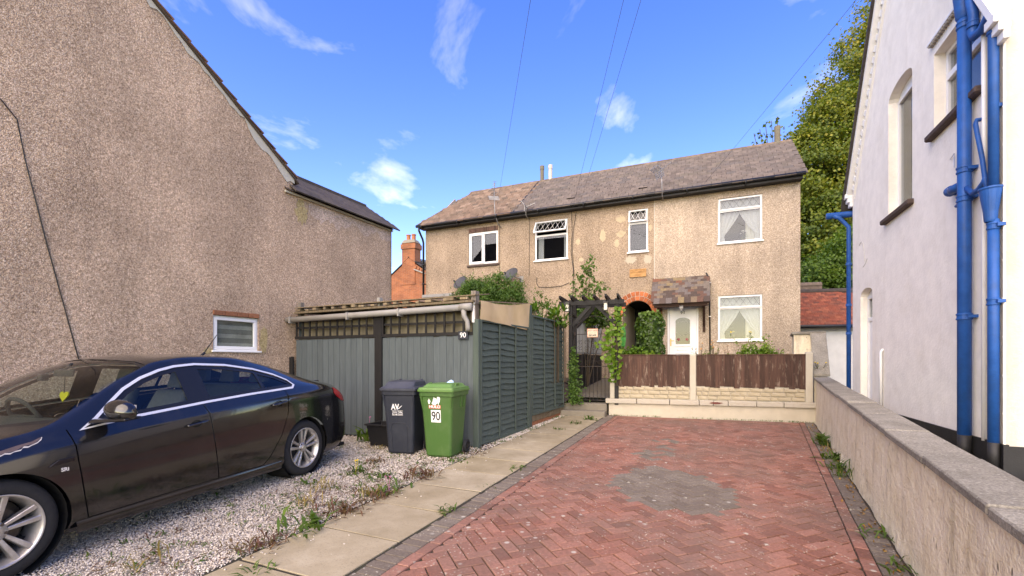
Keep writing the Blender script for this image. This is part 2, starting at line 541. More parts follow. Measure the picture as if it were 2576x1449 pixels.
# ---- concrete slab path
def slab_mat():
    t = NT('concrete_slab'); v = t.pos()
    c = t.ramp(t.noise(v, 2.2, 7, .65), [(.3, (.25,.205,.13)), (.55, (.34,.285,.195)), (.75, (.42,.365,.265))])
    c = t.mix(t.ramp(t.noise(v, 60, 3, .6), [(.56, 0.0), (.72, .5)]), c, (.14,.12,.085))
    c = t.mix(t.ramp(t.voro(v, 9), [(.02, .7), (.05, 0.0)]), c, (.68,.66,.58))
    k = t.ramp(t.piece(), [(0, (.92,.91,.87)), (.5, (1.0,1.0,1.0)), (1, (1.08,1.10,1.14))])
    c = t.mix(1.0, c, k, 'MULTIPLY')
    t.set(Base_Color=c, Roughness=.9, Specular_IOR_Level=.25)
    t.bump(t.noise(v, 70, 5, .65), .35, .006)
    return t.m
M['slab'] = slab_mat()
path = MB()
b0, b1 = path_pt(-3.6, -.93), path_pt(9.0, -.93); c0, c1 = path_pt(-3.6, .02), path_pt(9.0, .02)
path.add([(b0[0],b0[1],G(b0[1])-.002),(c0[0],c0[1],G(c0[1])-.002),(c1[0],c1[1],G(c1[1])-.002),(b1[0],b1[1],G(b1[1])-.002)], [(0,1,2,3)])
M['joint_dirt'] = plain('joint_dirt', (.030,.026,.018), .95, .4, 12, dirt=(.04,.05,.015), dirt_amt=.6, dscale=5)
path = path.build('path', M['joint_dirt']); tag(path, kind='structure')
SL = .70
js = [(-3.5 + .579 + i*SL) for i in range(-1, 18)]
k0 = (3.59-3.06)/PD[1]
s = k0 - SL*6
rs = random.Random(3)
while s < 8.25:
    m = MB()
    g = .012
    e = [rs.uniform(-.006,.006) for _ in range(4)]
    lft = -.885 + rs.uniform(-.02,.02)
    q = [path_pt(s+g+e[0], lft), path_pt(s+g+e[1], -.012), path_pt(s+SL-g+e[2], -.012), path_pt(s+SL-g+e[3], lft)]
    h = [rs.uniform(-.002,.005) for _ in range(4)]
    m.hexa([(p[0],p[1],G(p[1])-.045) for p in q] + [(p[0],p[1],G(p[1])+.004+h[i]) for i,p in enumerate(q)])
    m.build('slab', M['slab'], path, bevel=.0025)
    s += SL

# ---- block paved driveway
def paver_mat(name, lo, mid, hi, spots=True):
    t = NT(name); v = t.pos()
    r = t.piece()
    c = t.ramp(r, [(0, lo), (.35, mid), (.75, hi), (1, scl(mid, .9))])
    c = t.mix(1.0, c, t.ramp(t.noise(v, 45, 4, .65), [(.3, .72), (.7, 1.22)]), 'MULTIPLY')
    c = t.mix(t.ramp(t.noise(v, 1.1, 6, .65), [(.40, 0.0), (.70, .70)]), c, (.135,.105,.085))
    if spots:
        sp = t.math('MULTIPLY', t.ramp(t.voro(v, 7.0), [(.10, 1.0), (.17, 0.0)]), t.ramp(t.noise(v, 1.7, 3), [(.42, 0.0), (.58, .75)]))
        c = t.mix(sp, c, (.46,.44,.38))
        s2 = t.math('MULTIPLY', t.ramp(t.voro(v, 34.0), [(.16, .8), (.28, 0.0)]), t.ramp(t.noise(v, 5, 3), [(.48, 0.0), (.62, .8)]))
        c = t.mix(s2, c, (.50,.47,.40))
    t.set(Base_Color=c, Roughness=.85, Specular_IOR_Level=.25)
    t.bump(t.noise(v, 130, 4, .7), .4, .004)
    return t.m
M['paver_red'] = paver_mat('red_paver', (.185,.082,.060), (.255,.115,.084), (.31,.15,.112))
M['paver_grey'] = paver_mat('grey_paver', (.135,.110,.088), (.168,.140,.113), (.195,.165,.134))
M['joint_sand'] = plain('joint_sand', (.045,.034,.024), .95, .3, 14, dirt=(.05,.055,.02), dirt_amt=.6, dscale=6)
YN = 1.1
def line_x(P, d, y): return P[0] + d[0]/d[1]*(y-P[1])
# outline of the paved area (convex): left edge, right edge at wall, top at garden wall
wl0 = WO + WNl*.015
def fw_pt(a, n): return FWf.O + FWf.e*a + FWf.n*n
tl, tr = fw_pt(4.33, .02), fw_pt(-.02, .02)
drive_poly = [(line_x(E0, PD, YN), YN), (line_x(wl0, WD, YN), YN), tuple(line_x(wl0, WD, y) if k == 0 else y for k, y in ((0, tr[1]), (1, tr[1]))), (line_x(E0, PD, tl[1]), tl[1])]
dm = MB()
dm.add([(p[0], p[1], G(p[1])-.014) for p in drive_poly], [(0,1,2,3)])
drive = dm.build('driveway', M['joint_sand']); tag(drive, kind='structure')

def prism_piece(poly, z_off, bev=.005, th=.05):
    """top polygon (2-D) -> chamfered block following the slope; returns verts, faces"""
    P = np.array(poly); c = P.mean(0); n = len(P)
    d = P - c; L = np.hypot(d[:,0], d[:,1])[:,None]
    T = c + d*(1 - bev*1.3/np.maximum(L, .02))
    V = [(p[0], p[1], G(p[1])+z_off) for p in T] + [(p[0], p[1], G(p[1])+z_off-bev) for p in P] + [(p[0], p[1], G(p[1])+z_off-th) for p in P]
    Fc = [tuple(range(n))]
    for i in range(n):
        j = (i+1) % n
        Fc += [(n+i, n+j, j, i), (2*n+i, 2*n+j, n+j, n+i)]
    return V, Fc

pieces = []          # (distance, poly, kind)
ang = math.atan2(PD[1], PD[0]) - R(45)
g1 = np.array((math.cos(ang), math.sin(ang))); g2 = np.array((-g1[1], g1[0]))
wB, gap = .103, .0048
bl = E0 + PN*.20 + PN*.105        # left edge of the herringbone field
rl = wl0 + WNl*.30                # right edge of it
top_a, top_b = fw_pt(0, .14), fw_pt(4, .14)
def clip_field(poly):
    poly = clip_poly(poly, bl, -PD)
    poly = poly and clip_poly(poly, rl, WD)
    poly = poly and clip_poly(poly, top_a, (top_b-top_a)/np.hypot(*(top_b-top_a)))
    poly = poly and clip_poly(poly, (0, YN), (1, 0))
    return poly
def area(p): p = np.array(p); return .5*abs(np.dot(p[:,0], np.roll(p[:,1],1)) - np.dot(p[:,1], np.roll(p[:,0],1)))
patch_c = np.array((2.33, 5.0)); 
patch = [(1.08,5.1),(1.3,5.62),(1.82,6.0),(2.2,5.75),(2.42,4.95),(2.22,4.45),(1.75,4.2),(1.28,4.48)]
patch2 = [(1.75,6.4),(2.15,6.3),(2.7,7.3),(2.8,8.0),(2.2,7.6)]
OG = np.array((2.0, 5.0))
for i in range(-62, 63):
    for j in range(-62, 63):
        s_ = (i-j) % 4
        if s_ not in (0, 3): continue
        w, h = (2, 1) if s_ == 0 else (1, 2)
        cor = [(i*wB+gap, j*wB+gap), ((i+w)*wB-gap, j*wB+gap), ((i+w)*wB-gap, (j+h)*wB-gap), (i*wB+gap, (j+h)*wB-gap)]
        poly = [tuple(OG + g1*x + g2*y) for x, y in cor]
        cen = np.mean(poly, 0)
        if not (-1.5 < cen[0] < 7.5 and YN-.3 < cen[1] < 12): continue
        p2 = clip_field(poly)
        if not p2 or len(p2) < 3 or area(p2) < .0012: continue
        cc = np.array([np.mean(p2, 0)]) + RNG.normal(0, .02, (1, 2))
        grey = bool(in_poly(cc, patch)[0]) or (bool(in_poly(cc, patch2)[0]) and RNG.random() < .5)
        pieces.append((np.mean(p2, 0), p2, 'paver_grey' if grey else 'paver_red'))
# red stretcher course along the left, grey header course outside it
def course(line_p, d, nrm, s0, s1, along, across, key):
    s = s0
    while s < s1:
        c = [line_p + d*(s+gap), line_p + d*(s+along-gap), line_p + d*(s+along-gap) + nrm*(across-2*gap), line_p + d*(s+gap) + nrm*(across-2*gap)]
        p = [tuple(q) for q in c]
        p = clip_poly(p, top_a - FWf.n*.10, (top_b-top_a)/np.hypot(*(top_b-top_a)))
        if p: p = clip_poly(p, (0, YN), (1, 0))
        if p and len(p) > 2 and area(p) > .001: pieces.append((np.mean(p, 0), p, key))
        s += along
course(E0 + PN*(gap), PD, PN, -2.2, 9, .103, .20, 'paver_grey')
course(E0 + PN*(.20+gap), PD, PN, -2.2, 9, .206, .105, 'paver_red')
course(wl0 + WNl*(.03), WD, WNl, -2.6, 8, .103, .17, 'paver_grey')
course(wl0 + WNl*(.20), WD, WNl, -2.6, 8, .206, .10, 'paver_red')
td = (top_b-top_a)/np.hypot(*(top_b-top_a))
def in_view(q): return abs(q[0]/q[1]) < 1.13 and (1.5-G(q[1]))/q[1]*1150+907 < 1460
vis = [(q[1] if in_view(q) else 50+q[1], i) for i, (q, p, k) in enumerate(pieces)]
vis.sort()
near = set(i for _, i in vis[:300])
rest = {'paver_red': MB(), 'paver_grey': MB()}
rp = random.Random(5)
for i, (q, p, key) in enumerate(pieces):
    zo = rp.uniform(-.004, .003)
    V, Fc = prism_piece(p, zo)
    if i in near:
        m = MB(); m.add(V, Fc); m.build('paver', M[key], drive, recalc=False)
    else:
        rest[key].add(V, Fc)
for key, m in rest.items():
    o = m.build('far_pavers' if key == 'paver_red' else 'far_grey_pavers', M[key], drive, recalc=False); o['kind'] = 'stuff'

# ---- gravel
def gravel_mat():
    t = NT('white_gravel'); r = t.piece(); v = t.pos()
    c = t.ramp(r, [(0, (.40,.345,.29)), (.3, (.50,.44,.38)), (.7, (.61,.55,.48)), (.93, (.72,.66,.59)), (1, (.36,.26,.18))])
    c = t.mix(t.ramp(t.noise(v, 1.3, 5, .6), [(.5, 0.0), (.8, .4)]), c, (.34,.27,.20))
    t.set(Base_Color=c, Roughness=.9, Specular_IOR_Level=.25); return t.m
M['gravel'] = gravel_mat()
M['gravel_bed'] = plain('gravel_bed', (.40,.36,.32), .95, .3, 40, bump=.9, bscale=70, dirt=(.20,.16,.12), dirt_amt=.7, dscale=1.2)
gp = [(-10.5, -1.5), (-2.6-.5, -.2)]
LE = lambda s: path_pt(s, -.895)
gl0, gl1 = LE(-3.6), LE(8.6)
gbed = MB()
gbed.add([(x, y, G(y)-.022) for x, y in ((-11, -1), (gl0[0], gl0[1]), (gl1[0], gl1[1]), (-2.0, 12.0), (-11, 12.0))], [(0,1,2,3,4)])
gb = gbed.build('gravel_bed', M['gravel_bed']); tag(gb, kind='structure')
def stones():
    phi = (1+5**.5)/2
    ico = np.array([(-1,phi,0),(1,phi,0),(-1,-phi,0),(1,-phi,0),(0,-1,phi),(0,1,phi),(0,-1,-phi),(0,1,-phi),(phi,0,-1),(phi,0,1),(-phi,0,-1),(-phi,0,1)])/1.9
    fcs = np.array([(0,11,5),(0,5,1),(0,1,7),(0,7,10),(0,10,11),(1,5,9),(5,11,4),(11,10,2),(10,7,6),(7,1,8),(3,9,4),(3,4,2),(3,2,6),(3,6,8),(3,8,9),(4,9,5),(2,4,11),(6,2,10),(8,6,7),(9,8,1)])
    out = []
    for y0, y1, dens, sz in ((1.9, 3.9, 8200, .0066), (3.9, 5.4, 4600, .0085), (5.4, 7.0, 2300, .0108), (7.0, 9.5, 1000, .014)):
        n = int((y1-y0)*6.5*dens)
        x = RNG.uniform(-6.2, .6, n); y = RNG.uniform(y0, y1, n)
        le = E0[0] + (PD[0]/PD[1])*(y-E0[1]) - .895/PD[1]
        thin = np.sin(x*3.1+y*1.7)*np.sin(y*2.3-x*1.2)+.5*np.sin(x*7.3+1)*np.sin(y*6.1)
        ok = (x < le + .0) & (x > le - 3.4) & (np.abs(x)/y < 1.45) & (RNG.uniform(0,1,n) > np.clip((thin-.55)*.9, 0, .5))
        x, y = x[ok], y[ok]
        out.append((x, y, np.full(len(x), sz)))
    # narrow gravel strip between path and green fence
    n = 5000
    s_ = RNG.uniform(4.4, 8.2, n); w_ = RNG.uniform(-1.12, -.88, n)
    q = E0[None] + PD[None]*s_[:,None] + PN[None]*w_[:,None]
    out.append((q[:,0], q[:,1], np.full(n, .013)))
    # stray stones lying on the slabs
    n = 90
    s_ = RNG.uniform(-.5, 6, n); w_ = -.88 + np.abs(RNG.normal(0, .18, n)); w_ = np.minimum(w_, .1)
    q = E0[None] + PD[None]*s_[:,None] + PN[None]*w_[:,None]
    out.append((q[:,0], q[:,1], np.full(n, .009)))
    x = np.concatenate([o[0] for o in out]); y = np.concatenate([o[1] for o in out]); sz = np.concatenate([o[2] for o in out])
    n = len(x)
    zoff = np.where(np.arange(n) >= n-90, .008, RNG.uniform(-.016, .006, n))
    S = sz[:,None]*RNG.uniform(.6, 1.35, (n,3)); S[:,2] *= .7
    th = RNG.uniform(0, 6.28, n)
    octa = np.array([(1,0,0),(0,1,0),(-1,0,0),(0,-1,0),(0,0,1),(0,0,-1)],float); of = np.array([(0,1,4),(1,2,4),(2,3,4),(3,0,4),(1,0,5),(2,1,5),(3,2,5),(0,3,5)])
    VV, FF, base = [], [], 0
    for sel_, tv, tf in ((sz < .007, ico, fcs), (sz >= .007, octa*1.05, of)):
        k = int(sel_.sum()); nv = len(tv); Ss = S[sel_]; t_ = th[sel_]
        V = tv[None]*Ss[:,None,:] + RNG.normal(0, .14, (k,nv,3))*Ss[:,None,:]
        X = V[:,:,0]*np.cos(t_)[:,None] - V[:,:,1]*np.sin(t_)[:,None] + x[sel_][:,None]
        Y = V[:,:,0]*np.sin(t_)[:,None] + V[:,:,1]*np.cos(t_)[:,None] + y[sel_][:,None]
        Z = V[:,:,2] + (G(y[sel_]) + zoff[sel_])[:,None]
        VV.append(np.stack([X,Y,Z], -1).reshape(-1,3)); FF.append((tf[None] + (np.arange(k)*nv)[:,None,None]).reshape(-1,3) + base); base += k*nv
    VV = np.concatenate(VV); FF = np.concatenate(FF)
    o = np_mesh('gravel', VV, FF, M['gravel'])
    tag(o, 'pale angular gravel with soil showing between the stones', 'gravel', kind='stuff')
    print('stones', n)
stones()

# ---- ground behind the garden wall and in the passage by the white house
gm = MB()
def F_(O, e): return Fr(O, e)
HF = Fr((6.39, 12.8), (.919, -.393))
if HF.n[1] > 0: HF.n = -HF.n
pA, pB = fw_pt(4.3, -.12), fw_pt(.06, -.12)
hA, hB = HF.p(-5.5, 0.0, 0), HF.p(1.5, .02, 0)
gm.add([(pA[0],pA[1],.56),(pB[0],pB[1],.56),(hB[0],hB[1],.95),(hA[0],hA[1],.95)], [(0,1,2,3)])
gs = gm.build('garden_bed', M['soil']); tag(gs, kind='structure')
M['path_conc'] = stucco('garden_path_concrete', (.17,.15,.115), (.1,.085,.065), .5, 50, .4, streak=False)
gm = MB()
gm.add([(1.35,11.35,.60),(2.36,11.05,.60),(3.35,13.9,.93),(2.35,14.35,.93)], [(0,1,2,3)])
gs = gm.build('garden_path', M['path_conc']); tag(gs, kind='structure')
gm = MB()
gm.add([(-3,9.2,.17),(.2,8.8,.17),(1.4,11.2,.55),(2.4,14.4,.9),(-3.4,17.2,.9)], [(0,1,2,3,4)])
gs = gm.build('back_garden', M['soil']); tag(gs, kind='structure')
WR = Fr((4.68, 4.435), (.3966, .918), flip=True)
if WR.n[0] > 0: WR.n = -WR.n
gm = MB()
q0 = WO + WD*(-2.5) - WNl*.16; q1 = WO + WD*9.5 - WNl*.16
r0 = WR.p(-3, -.02, 0); r1 = WR.p(5.2, -.02, 0)
gm.add([(q0[0],q0[1],.47),(r0[0]+3,r0[1]-1,.47),(9.0,3.0,.47),(r0[0]+.6,r0[1]+2.2,.48),(r1[0],r1[1],.62),(14,14,.7),(q1[0],q1[1],.66)], [(0,1,2,3,4,5,6)])
gs = gm.build('side_passage', M['path_conc']); tag(gs, kind='structure')

# ================================================================== WINDOWS
def frame_ring(mb, fr, a0, a1, z0, z1, w, n0, n1):
    mb.fbox(fr, a0, a1, n0, n1, z0, z0+w); mb.fbox(fr, a0, a1, n0, n1, z1-w, z1)
    mb.fbox(fr, a0, a0+w, n0, n1, z0+w, z1-w); mb.fbox(fr, a1-w, a1, n0, n1, z0+w, z1-w)
def pane(parent, fr, a0, a1, z0, z1, n, mat=None):
    m = MB(); m.fbox(fr, a0, a1, n-.006, n, z0, z1); return m.build('pane', mat or M['glass'], parent)
def lattice(parent, fr, a0, a1, z0, z1, n, nx, mat):
    m = MB(); h = z1-z0; dxx = (a1-a0)/nx; w = .006
    sl = h/ (dxx)
    for k in range(-1, nx+1):
        for sg in (1, -1):
            x0 = a0 + k*dxx if sg > 0 else a0 + (k+1)*dxx; x1 = x0 + sg*dxx
            p = [(x0, z0), (x1, z1)]
            (xa, za), (xb, zb) = p
            if xa > xb: (xa, za), (xb, zb) = (xb, zb), (xa, za)
            if xb <= a0 or xa >= a1: continue
            t0 = max(0, (a0-xa)/(xb-xa)); t1 = min(1, (a1-xa)/(xb-xa))
            A = (xa+(xb-xa)*t0, za+(zb-za)*t0); B = (xa+(xb-xa)*t1, za+(zb-za)*t1)
            m.bar(fr.p(A[0], n, A[1]), fr.p(B[0], n, B[1]), w, w)
    return m.build('lead_lattice', mat, parent)

def fanlight_window(house, fr, a0, a1, z0, z1, zd, nx, open_deg=0, n=-.03, lead='lead', label=None):
    m = MB(); w = .055
    frame_ring(m, fr, a0, a1, z0, z1, w, n-.06, n)
    m.fbox(fr, a0+w, a1-w, n-.06, n, zd-.03, zd+.03)
    win = m.build('window', M['pvc'], house, bevel=.006)
    if label: win['label'] = label
    pane(win, fr, a0+w, a1-w, z0+w, zd-.03, n-.03)
    # opening top light (sash), hinged at its head
    s = MB(); sw = .042
    frame_ring(s, fr, a0+.02, a1-.02, zd+.005, z1-.02, sw, n-.02, n+.025)
    g = [(a0+.02+sw, a1-.02-sw, zd+.005+sw, z1-.02-sw)]
    sash = s.build('sash', M['pvc'], win, bevel=.005)
    A0, A1, Z0, Z1 = g[0]
    p = pane(win, fr, A0, A1, Z0, Z1, n+.004)
    l = lattice(win, fr, A0, A1, Z0, Z1, n+.010, nx, M[lead])
    if open_deg:
        hinge = Vector(fr.p(0, n, z1-.02)) - org(house)
        ax = Vector((fr.e[0], fr.e[1], 0))
        ang = R(open_deg)
        def rot(sg): return Matrix.Translation(hinge) @ Matrix.Rotation(sg*ang, 4, ax) @ Matrix.Translation(-hinge)
        test = rot(1) @ (Vector(fr.p(0, n, zd)) - org(house))
        out = Vector((fr.n[0], fr.n[1], 0))
        sg = 1 if (test - hinge).dot(out) > 0 else -1
        for o in (sash, p, l): o.data.transform(rot(sg))
    m = MB(); m.fbox(fr, a0-.03, a1+.03, n-.02, .05, z0-.035, z0+.004); m.build('sill', M['pvc'], win, bevel=.006)
    return win

def curtain_pair(fr, a0, a1, z0, z1, n, label, tie=.32, group=None, gap=.06):
    t = thing('lace_curtains', fr.p((a0+a1)/2, n, z0), label, 'curtains', group)
    W = a1-a0
    for side in (0, 1):
        m = MB(); NU, NZ = 22, 16
        for k in range(NZ+1):
            q = k/NZ; z = z1 - (z1-z0)*q
            top_w = W*.5 + gap*.3
            zt = .78
            if q < zt:
                u_ = q/zt; inner = top_w*(1-u_**1.25) + W*.12*(u_**1.25)
            else: inner = W*.12 + W*.03*(q-zt)/(1-zt)
            for i in range(NU+1):
                u = i/NU; d = inner*u
                a = a0 + d if side == 0 else a1 - d
                nn = n + .022*math.sin(u*26 + side)*(.5+.5*(inner/top_w)) + .008*math.sin(u*61+k*.3)
                m.v.append(fr.p(a, nn, z))
        for k in range(NZ):
            for i in range(NU):
                b = k*(NU+1)+i; m.f.append((b, b+1, b+NU+2, b+NU+1))
        m.build('lace_curtain', M['lace'], t, smooth=True)
    # heavier cream drape behind the right-hand lace
    m = MB(); NU = 16
    for k, z in enumerate((z1, z0)):
        for i in range(NU+1):
            u = i/NU
            m.v.append(fr.p(a1 - W*(.02+.33*u), n-.10+.018*math.sin(u*20), z))
    for i in range(NU): m.f.append((i, i+1, NU+2+i, NU+1+i))
    m.build('drape', M['curtain'], t, smooth=True)
    return t

# ================================================================== PEBBLEDASHED TERRACE
house = thing('terrace_house', HF.p(-4.5, -2, .9), 'long pebbledashed terrace with white windows, brick arch and brown tiled roof', 'house')
def arc(c, zc, r, t0, t1, n): return [(c + r*math.cos(R(t0+(t1-t0)*i/n)), zc + r*math.sin(R(t0+(t1-t0)*i/n))) for i in range(n+1)]
AC, AZ, AR = -2.80, 2.88, .44
hole_arch = [(AC-AR, .88), (AC+AR, .88)] + arc(AC, AZ, AR, 0, 180, 16)
holes_l = [rect(-3.08,-2.49,4.80,6.10), rect(-6.13,-4.99,4.80,6.10), rect(-8.62,-7.47,4.86,6.0), hole_arch]
holes_l[3] = [p for p in hole_arch]
holes_r = [rect(-.57,.55,4.82,6.10), rect(-.57,.55,2.06,3.34), rect(-1.94,-1.08,1.03,3.12)]
m = MB(); wall_sheet(m, HF, [(-10.42,.5),(-2.3,.5),(-2.3,6.36),(-10.42,6.36)], holes_l, 0, -.14); m.build('wall', M['render_b'], house)['label'] = 'tan pebbledash with flaked patches'
m = MB(); wall_sheet(m, HF, [(-2.3,.5),(1.44,.5),(1.44,6.36),(-2.3,6.36)], holes_r, .012, -.14); m.build('wall', M['render_c'], house)['label'] = 'paler pebbledash of the right-hand dwelling'
m = MB()
gab = [(1.43,0),(1.43,-4.2)]
def gable(a):
    pts = [HF.p(a, -.002, .5), HF.p(a, -.002, 6.34), HF.p(a, -2.1, 8.15), HF.p(a, -4.2, 6.34), HF.p(a, -4.2, .5)]
    return pts
m.prism(gable(1.40), Vector((HF.e[0], HF.e[1], 0))*.039); m.prism(gable(-10.42), Vector((HF.e[0], HF.e[1], 0))*.03)
m.fbox(HF, -10.4, 1.4, -4.2, -4.17, .5, 6.34)
m.build('gable_wall', M['render_c'], house)
m = MB()
m.fbox(HF, -10.3, 1.3, -2.6, -2.58, .6, 6.2)
m.fbox(HF, -10.3, 1.3, -2.58, -.16, 3.55, 3.62); m.fbox(HF, -10.3, 1.3, -2.58, -.16, 6.2, 6.24)
for a in (-9.2, -6.9, -4.3, -3.3, -2.2, -.95, 1.3): m.fbox(HF, a, a+.03, -2.58, -.16, .6, 6.2)
m.build('room_lining', M['room'], house)  # dark sheets behind the windows, indoor gloom put in as colour
# passage through the arch
m = MB()
m.fbox(HF, AC-AR-.03, AC-AR, -3.5, -.14, .85, 3.4); m.fbox(HF, AC+AR, AC+AR+.03, -3.5, -.14, .85, 3.4)
m.build('passage_wall', M['cream_paint'], house)
m = MB(); m.fbox(HF, AC-AR, AC+AR, -3.5, -3.45, .85, 3.4); m.fbox(HF, AC-AR, AC+AR, -3.45, -.14, 3.34, 3.4); m.build('passage_end', M['dark'], house)  # black end and ceiling paint in the darkness of the passage
# brick arch, two rings
M['arch_brick'] = plain('orange_arch_brick', (.40,.115,.045), .85, .22, 30, bump=.3, bscale=60, piece=.28)
ra = random.Random(11)
m = MB(); pts = arc(AC, AZ, AR+.002, -8, 188, 40); pto = arc(AC, AZ, AR+.285, -8, 188, 40)
for i in range(40):
    m.hexa([HF.p(q[0], n_, q[1]) for n_ in (-.12, .008) for q in (pts[i], pts[i+1], pto[i+1], pto[i])])
arch = m.build('brick_arch', M['mortar_patch'], house)
for r0, r1, nb, off in ((AR+.004, AR+.135, 13, 0), (AR+.148, AR+.28, 17, 3)):
    for k in range(nb):
        t0 = -6 + 192*(k)/nb + .6; t1 = -6 + 192*(k+1)/nb - .6
        m = MB(); c = [arc(AC, AZ, r, t0, t1, 1) for r in (r0, r1)]
        q = [c[0][0], c[0][1], c[1][1], c[1][0]]
        m.hexa([HF.p(x, n_, z) for n_ in (-.05, .022+ra.uniform(-.003,.004)) for x, z in q])
        m.build('brick', M['arch_brick'], arch, bevel=.004)
# windows
cg = 'lace curtained windows'
fanlight_window(house, HF, -.57, .55, 4.82, 6.10, 5.74, 6)
fanlight_window(house, HF, -.57, .55, 2.06, 3.34, 2.98, 6)
fanlight_window(house, HF, -3.08, -2.49, 4.80, 6.10, 5.68, 3, 16, lead='pvc', label='narrow window with its top light open')
fanlight_window(house, HF, -6.13, -4.99, 4.80, 6.10, 5.62, 6, 30, lead='pvc', label='window with its top light propped open')
curtain_pair(HF, -.53, .51, 4.87, 5.72, -.14, 'white lace curtains tied back in the upstairs window above the front garden window')
curtain_pair(HF, -.53, .51, 2.11, 2.97, -.14, 'white lace curtains tied back in the ground floor window')
for (z0, z1) in ((5.76, 6.05), (3.0, 3.3)):
    t = thing('lace_valance', HF.p(0, -.12, z0), 'gathered lace behind the top light of the %s leaded window' % ('upstairs' if z0 > 5 else 'downstairs'), 'curtains')
    m = MB()
    for k, z in enumerate((z1, z0)):
        for i in range(41): m.v.append(HF.p(-.5+.98*i/40, -.13+.015*math.sin(i*1.1), z - (0 if k == 0 else 0)))
    for i in range(40): m.f.append((i, i+1, 42+i, 41+i))
    m.build('lace', M['lace'], t, smooth=True)
# side curtain behind open window
t = thing('curtain', HF.p(-5.9, -.15, 4.85), 'pale curtains hanging inside the window with the propped top light', 'curtains')
for a0, a1 in ((-6.05, -5.86), (-5.16, -5.05)):
    m = MB(); b = 0
    for z in (5.6, 4.86):
        for i in range(9): m.v.append(HF.p(a0+(a1-a0)*i/8, -.16+.015*math.sin(i*2), z))
    for i in range(8): m.f.append((b+i, b+i+1, b+10+i, b+9+i))
    m.build('panel', M['lace'], t, smooth=True)
# casement window on the left
m = MB(); frame_ring(m, HF, -8.62, -7.47, 4.86, 6.0, .05, -.09, -.03); m.fbox(HF, -8.07, -8.01, -.09, -.03, 4.91, 5.95)
win = m.build('window', M['pvc'], house, bevel=.006)
m = MB(); frame_ring(m, HF, -8.58, -8.03, 4.9, 5.96, .075, -.08, -.005); m.build('sash', M['pvc'], win, bevel=.006)
m = MB(); frame_ring(m, HF, -8.05, -7.5, 4.9, 5.96, .045, -.08, -.02); m.build('sash', M['pvc'], win, bevel=.006)
pane(win, HF, -8.51, -8.10, 4.97, 5.88, -.045); pane(win, HF, -8.0, -7.55, 4.95, 5.91, -.05)
m = MB(); m.fbox(HF, -8.66, -7.43, -.1, .055, 4.79, 4.862); m.build('sill', M['brick_sill'], win, bevel=.008)
M['dark_soldier'] = plain('dark_soldier_brick', (.11,.06,.045), .85, .3, 30, piece=.35)
for k in range(14):
    m = MB(); m.fbox(HF, -8.62+k*.0825+.005, -8.62+(k+1)*.0825-.005, -.05, .016, 6.005, 6.15); m.build('brick', M['dark_soldier'], win, bevel=.003)
# front door
m = MB(); frame_ring(m, HF, -1.94, -1.08, 1.0, 3.12, .06, -.12, -.03)
door = m.build('front_door', M['pvc'], house, bevel=.006)
door['label'] = 'white panelled door with arched leaded glass'
da, db = -1.875, -1.145
gpoly = [(-1.71,1.98),(-1.31,1.98),(-1.31,2.66)] + [(-1.51+.2*math.cos(R(t)), 2.66+.10*math.sin(R(t))) for t in range(15, 180, 15)] + [(-1.71,2.66)]
m = MB(); wall_sheet(m, HF, rect(da, db, 1.05, 3.06), [gpoly], -.055, -.10); m.build('leaf', M['pvc'], door)
m = MB()
for sc, n1 in ((1.16, -.038),):
    c = np.mean(gpoly, 0)
    outer = [((p[0]-c[0])*1.2+c[0], (p[1]-c[1])*1.10+c[1]) for p in gpoly]
    wall_sheet(m, HF, outer, [gpoly], -.035, -.056)
frame_ring(m, HF, -1.74, -1.28, 1.2, 1.74, .03, -.056, -.038); frame_ring(m, HF, -1.66, -1.36, 1.28, 1.66, .02, -.056, -.042)
m.build('moulding', M['pvc'], door)
m = MB(); m.add([HF.p(p[0], -.078, p[1]) for p in gpoly], [tuple(range(len(gpoly)))]); M['door_glass'] = glass_mat('door_glass', (.30,.34,.36), .02); m.build('pane', M['door_glass'], door)
M['rose_red'] = plain('rose_red_glass', (.22,.02,.03), .3); M['leaf_green'] = plain('leaf_green_glass', (.02,.07,.04), .3)
for cx_ in (-1.63, -1.40):
    m = MB(); m.lathe(HF.p(cx_, -.077, 2.12), (HF.n[0], HF.n[1], 0), [(.0,.004),(.038,.003),(.042,0)], 10); m.build('glass_rose', M['rose_red'], door)
for p, q in (((-1.69,2.03),(-1.60,2.10)),((-1.33,2.03),(-1.43,2.10)),((-1.66,2.6),(-1.56,2.72)),((-1.36,2.6),(-1.46,2.72)),((-1.70,2.35),(-1.52,2.2)),((-1.33,2.35),(-1.5,2.22)),((-1.6,2.64),(-1.43,2.64))):
    m = MB(); m.bar(HF.p(p[0], -.075, p[1]), HF.p(q[0], -.075, q[1]), .008, .004)
    m.build('leading', M['lead'], door)
M['brass'] = plain('brass', (.55,.38,.10), .3, .1, metallic=.9)
m = MB(); m.fbox(HF, -1.86, -1.83, -.055, -.045, 1.93, 2.15); m.tube([HF.p(-1.845, -.045, 2.09), HF.p(-1.845, .0, 2.09), HF.p(-1.745, .0, 2.085)], .010, 8); m.build('handle', M['brass'], door, smooth=False)
M['steel'] = plain('brushed_steel', (.55,.55,.55), .35, .1, metallic=.9)
m = MB(); m.fbox(HF, -1.66, -1.38, -.055, -.043, 1.80, 1.87); m.build('letterbox', M['steel'], door, bevel=.004)
place_text('door_number', '91', HF, -1.51, -.05, 2.905, .115, M['black_pvc'], door, bold=.003, sx=1.2)
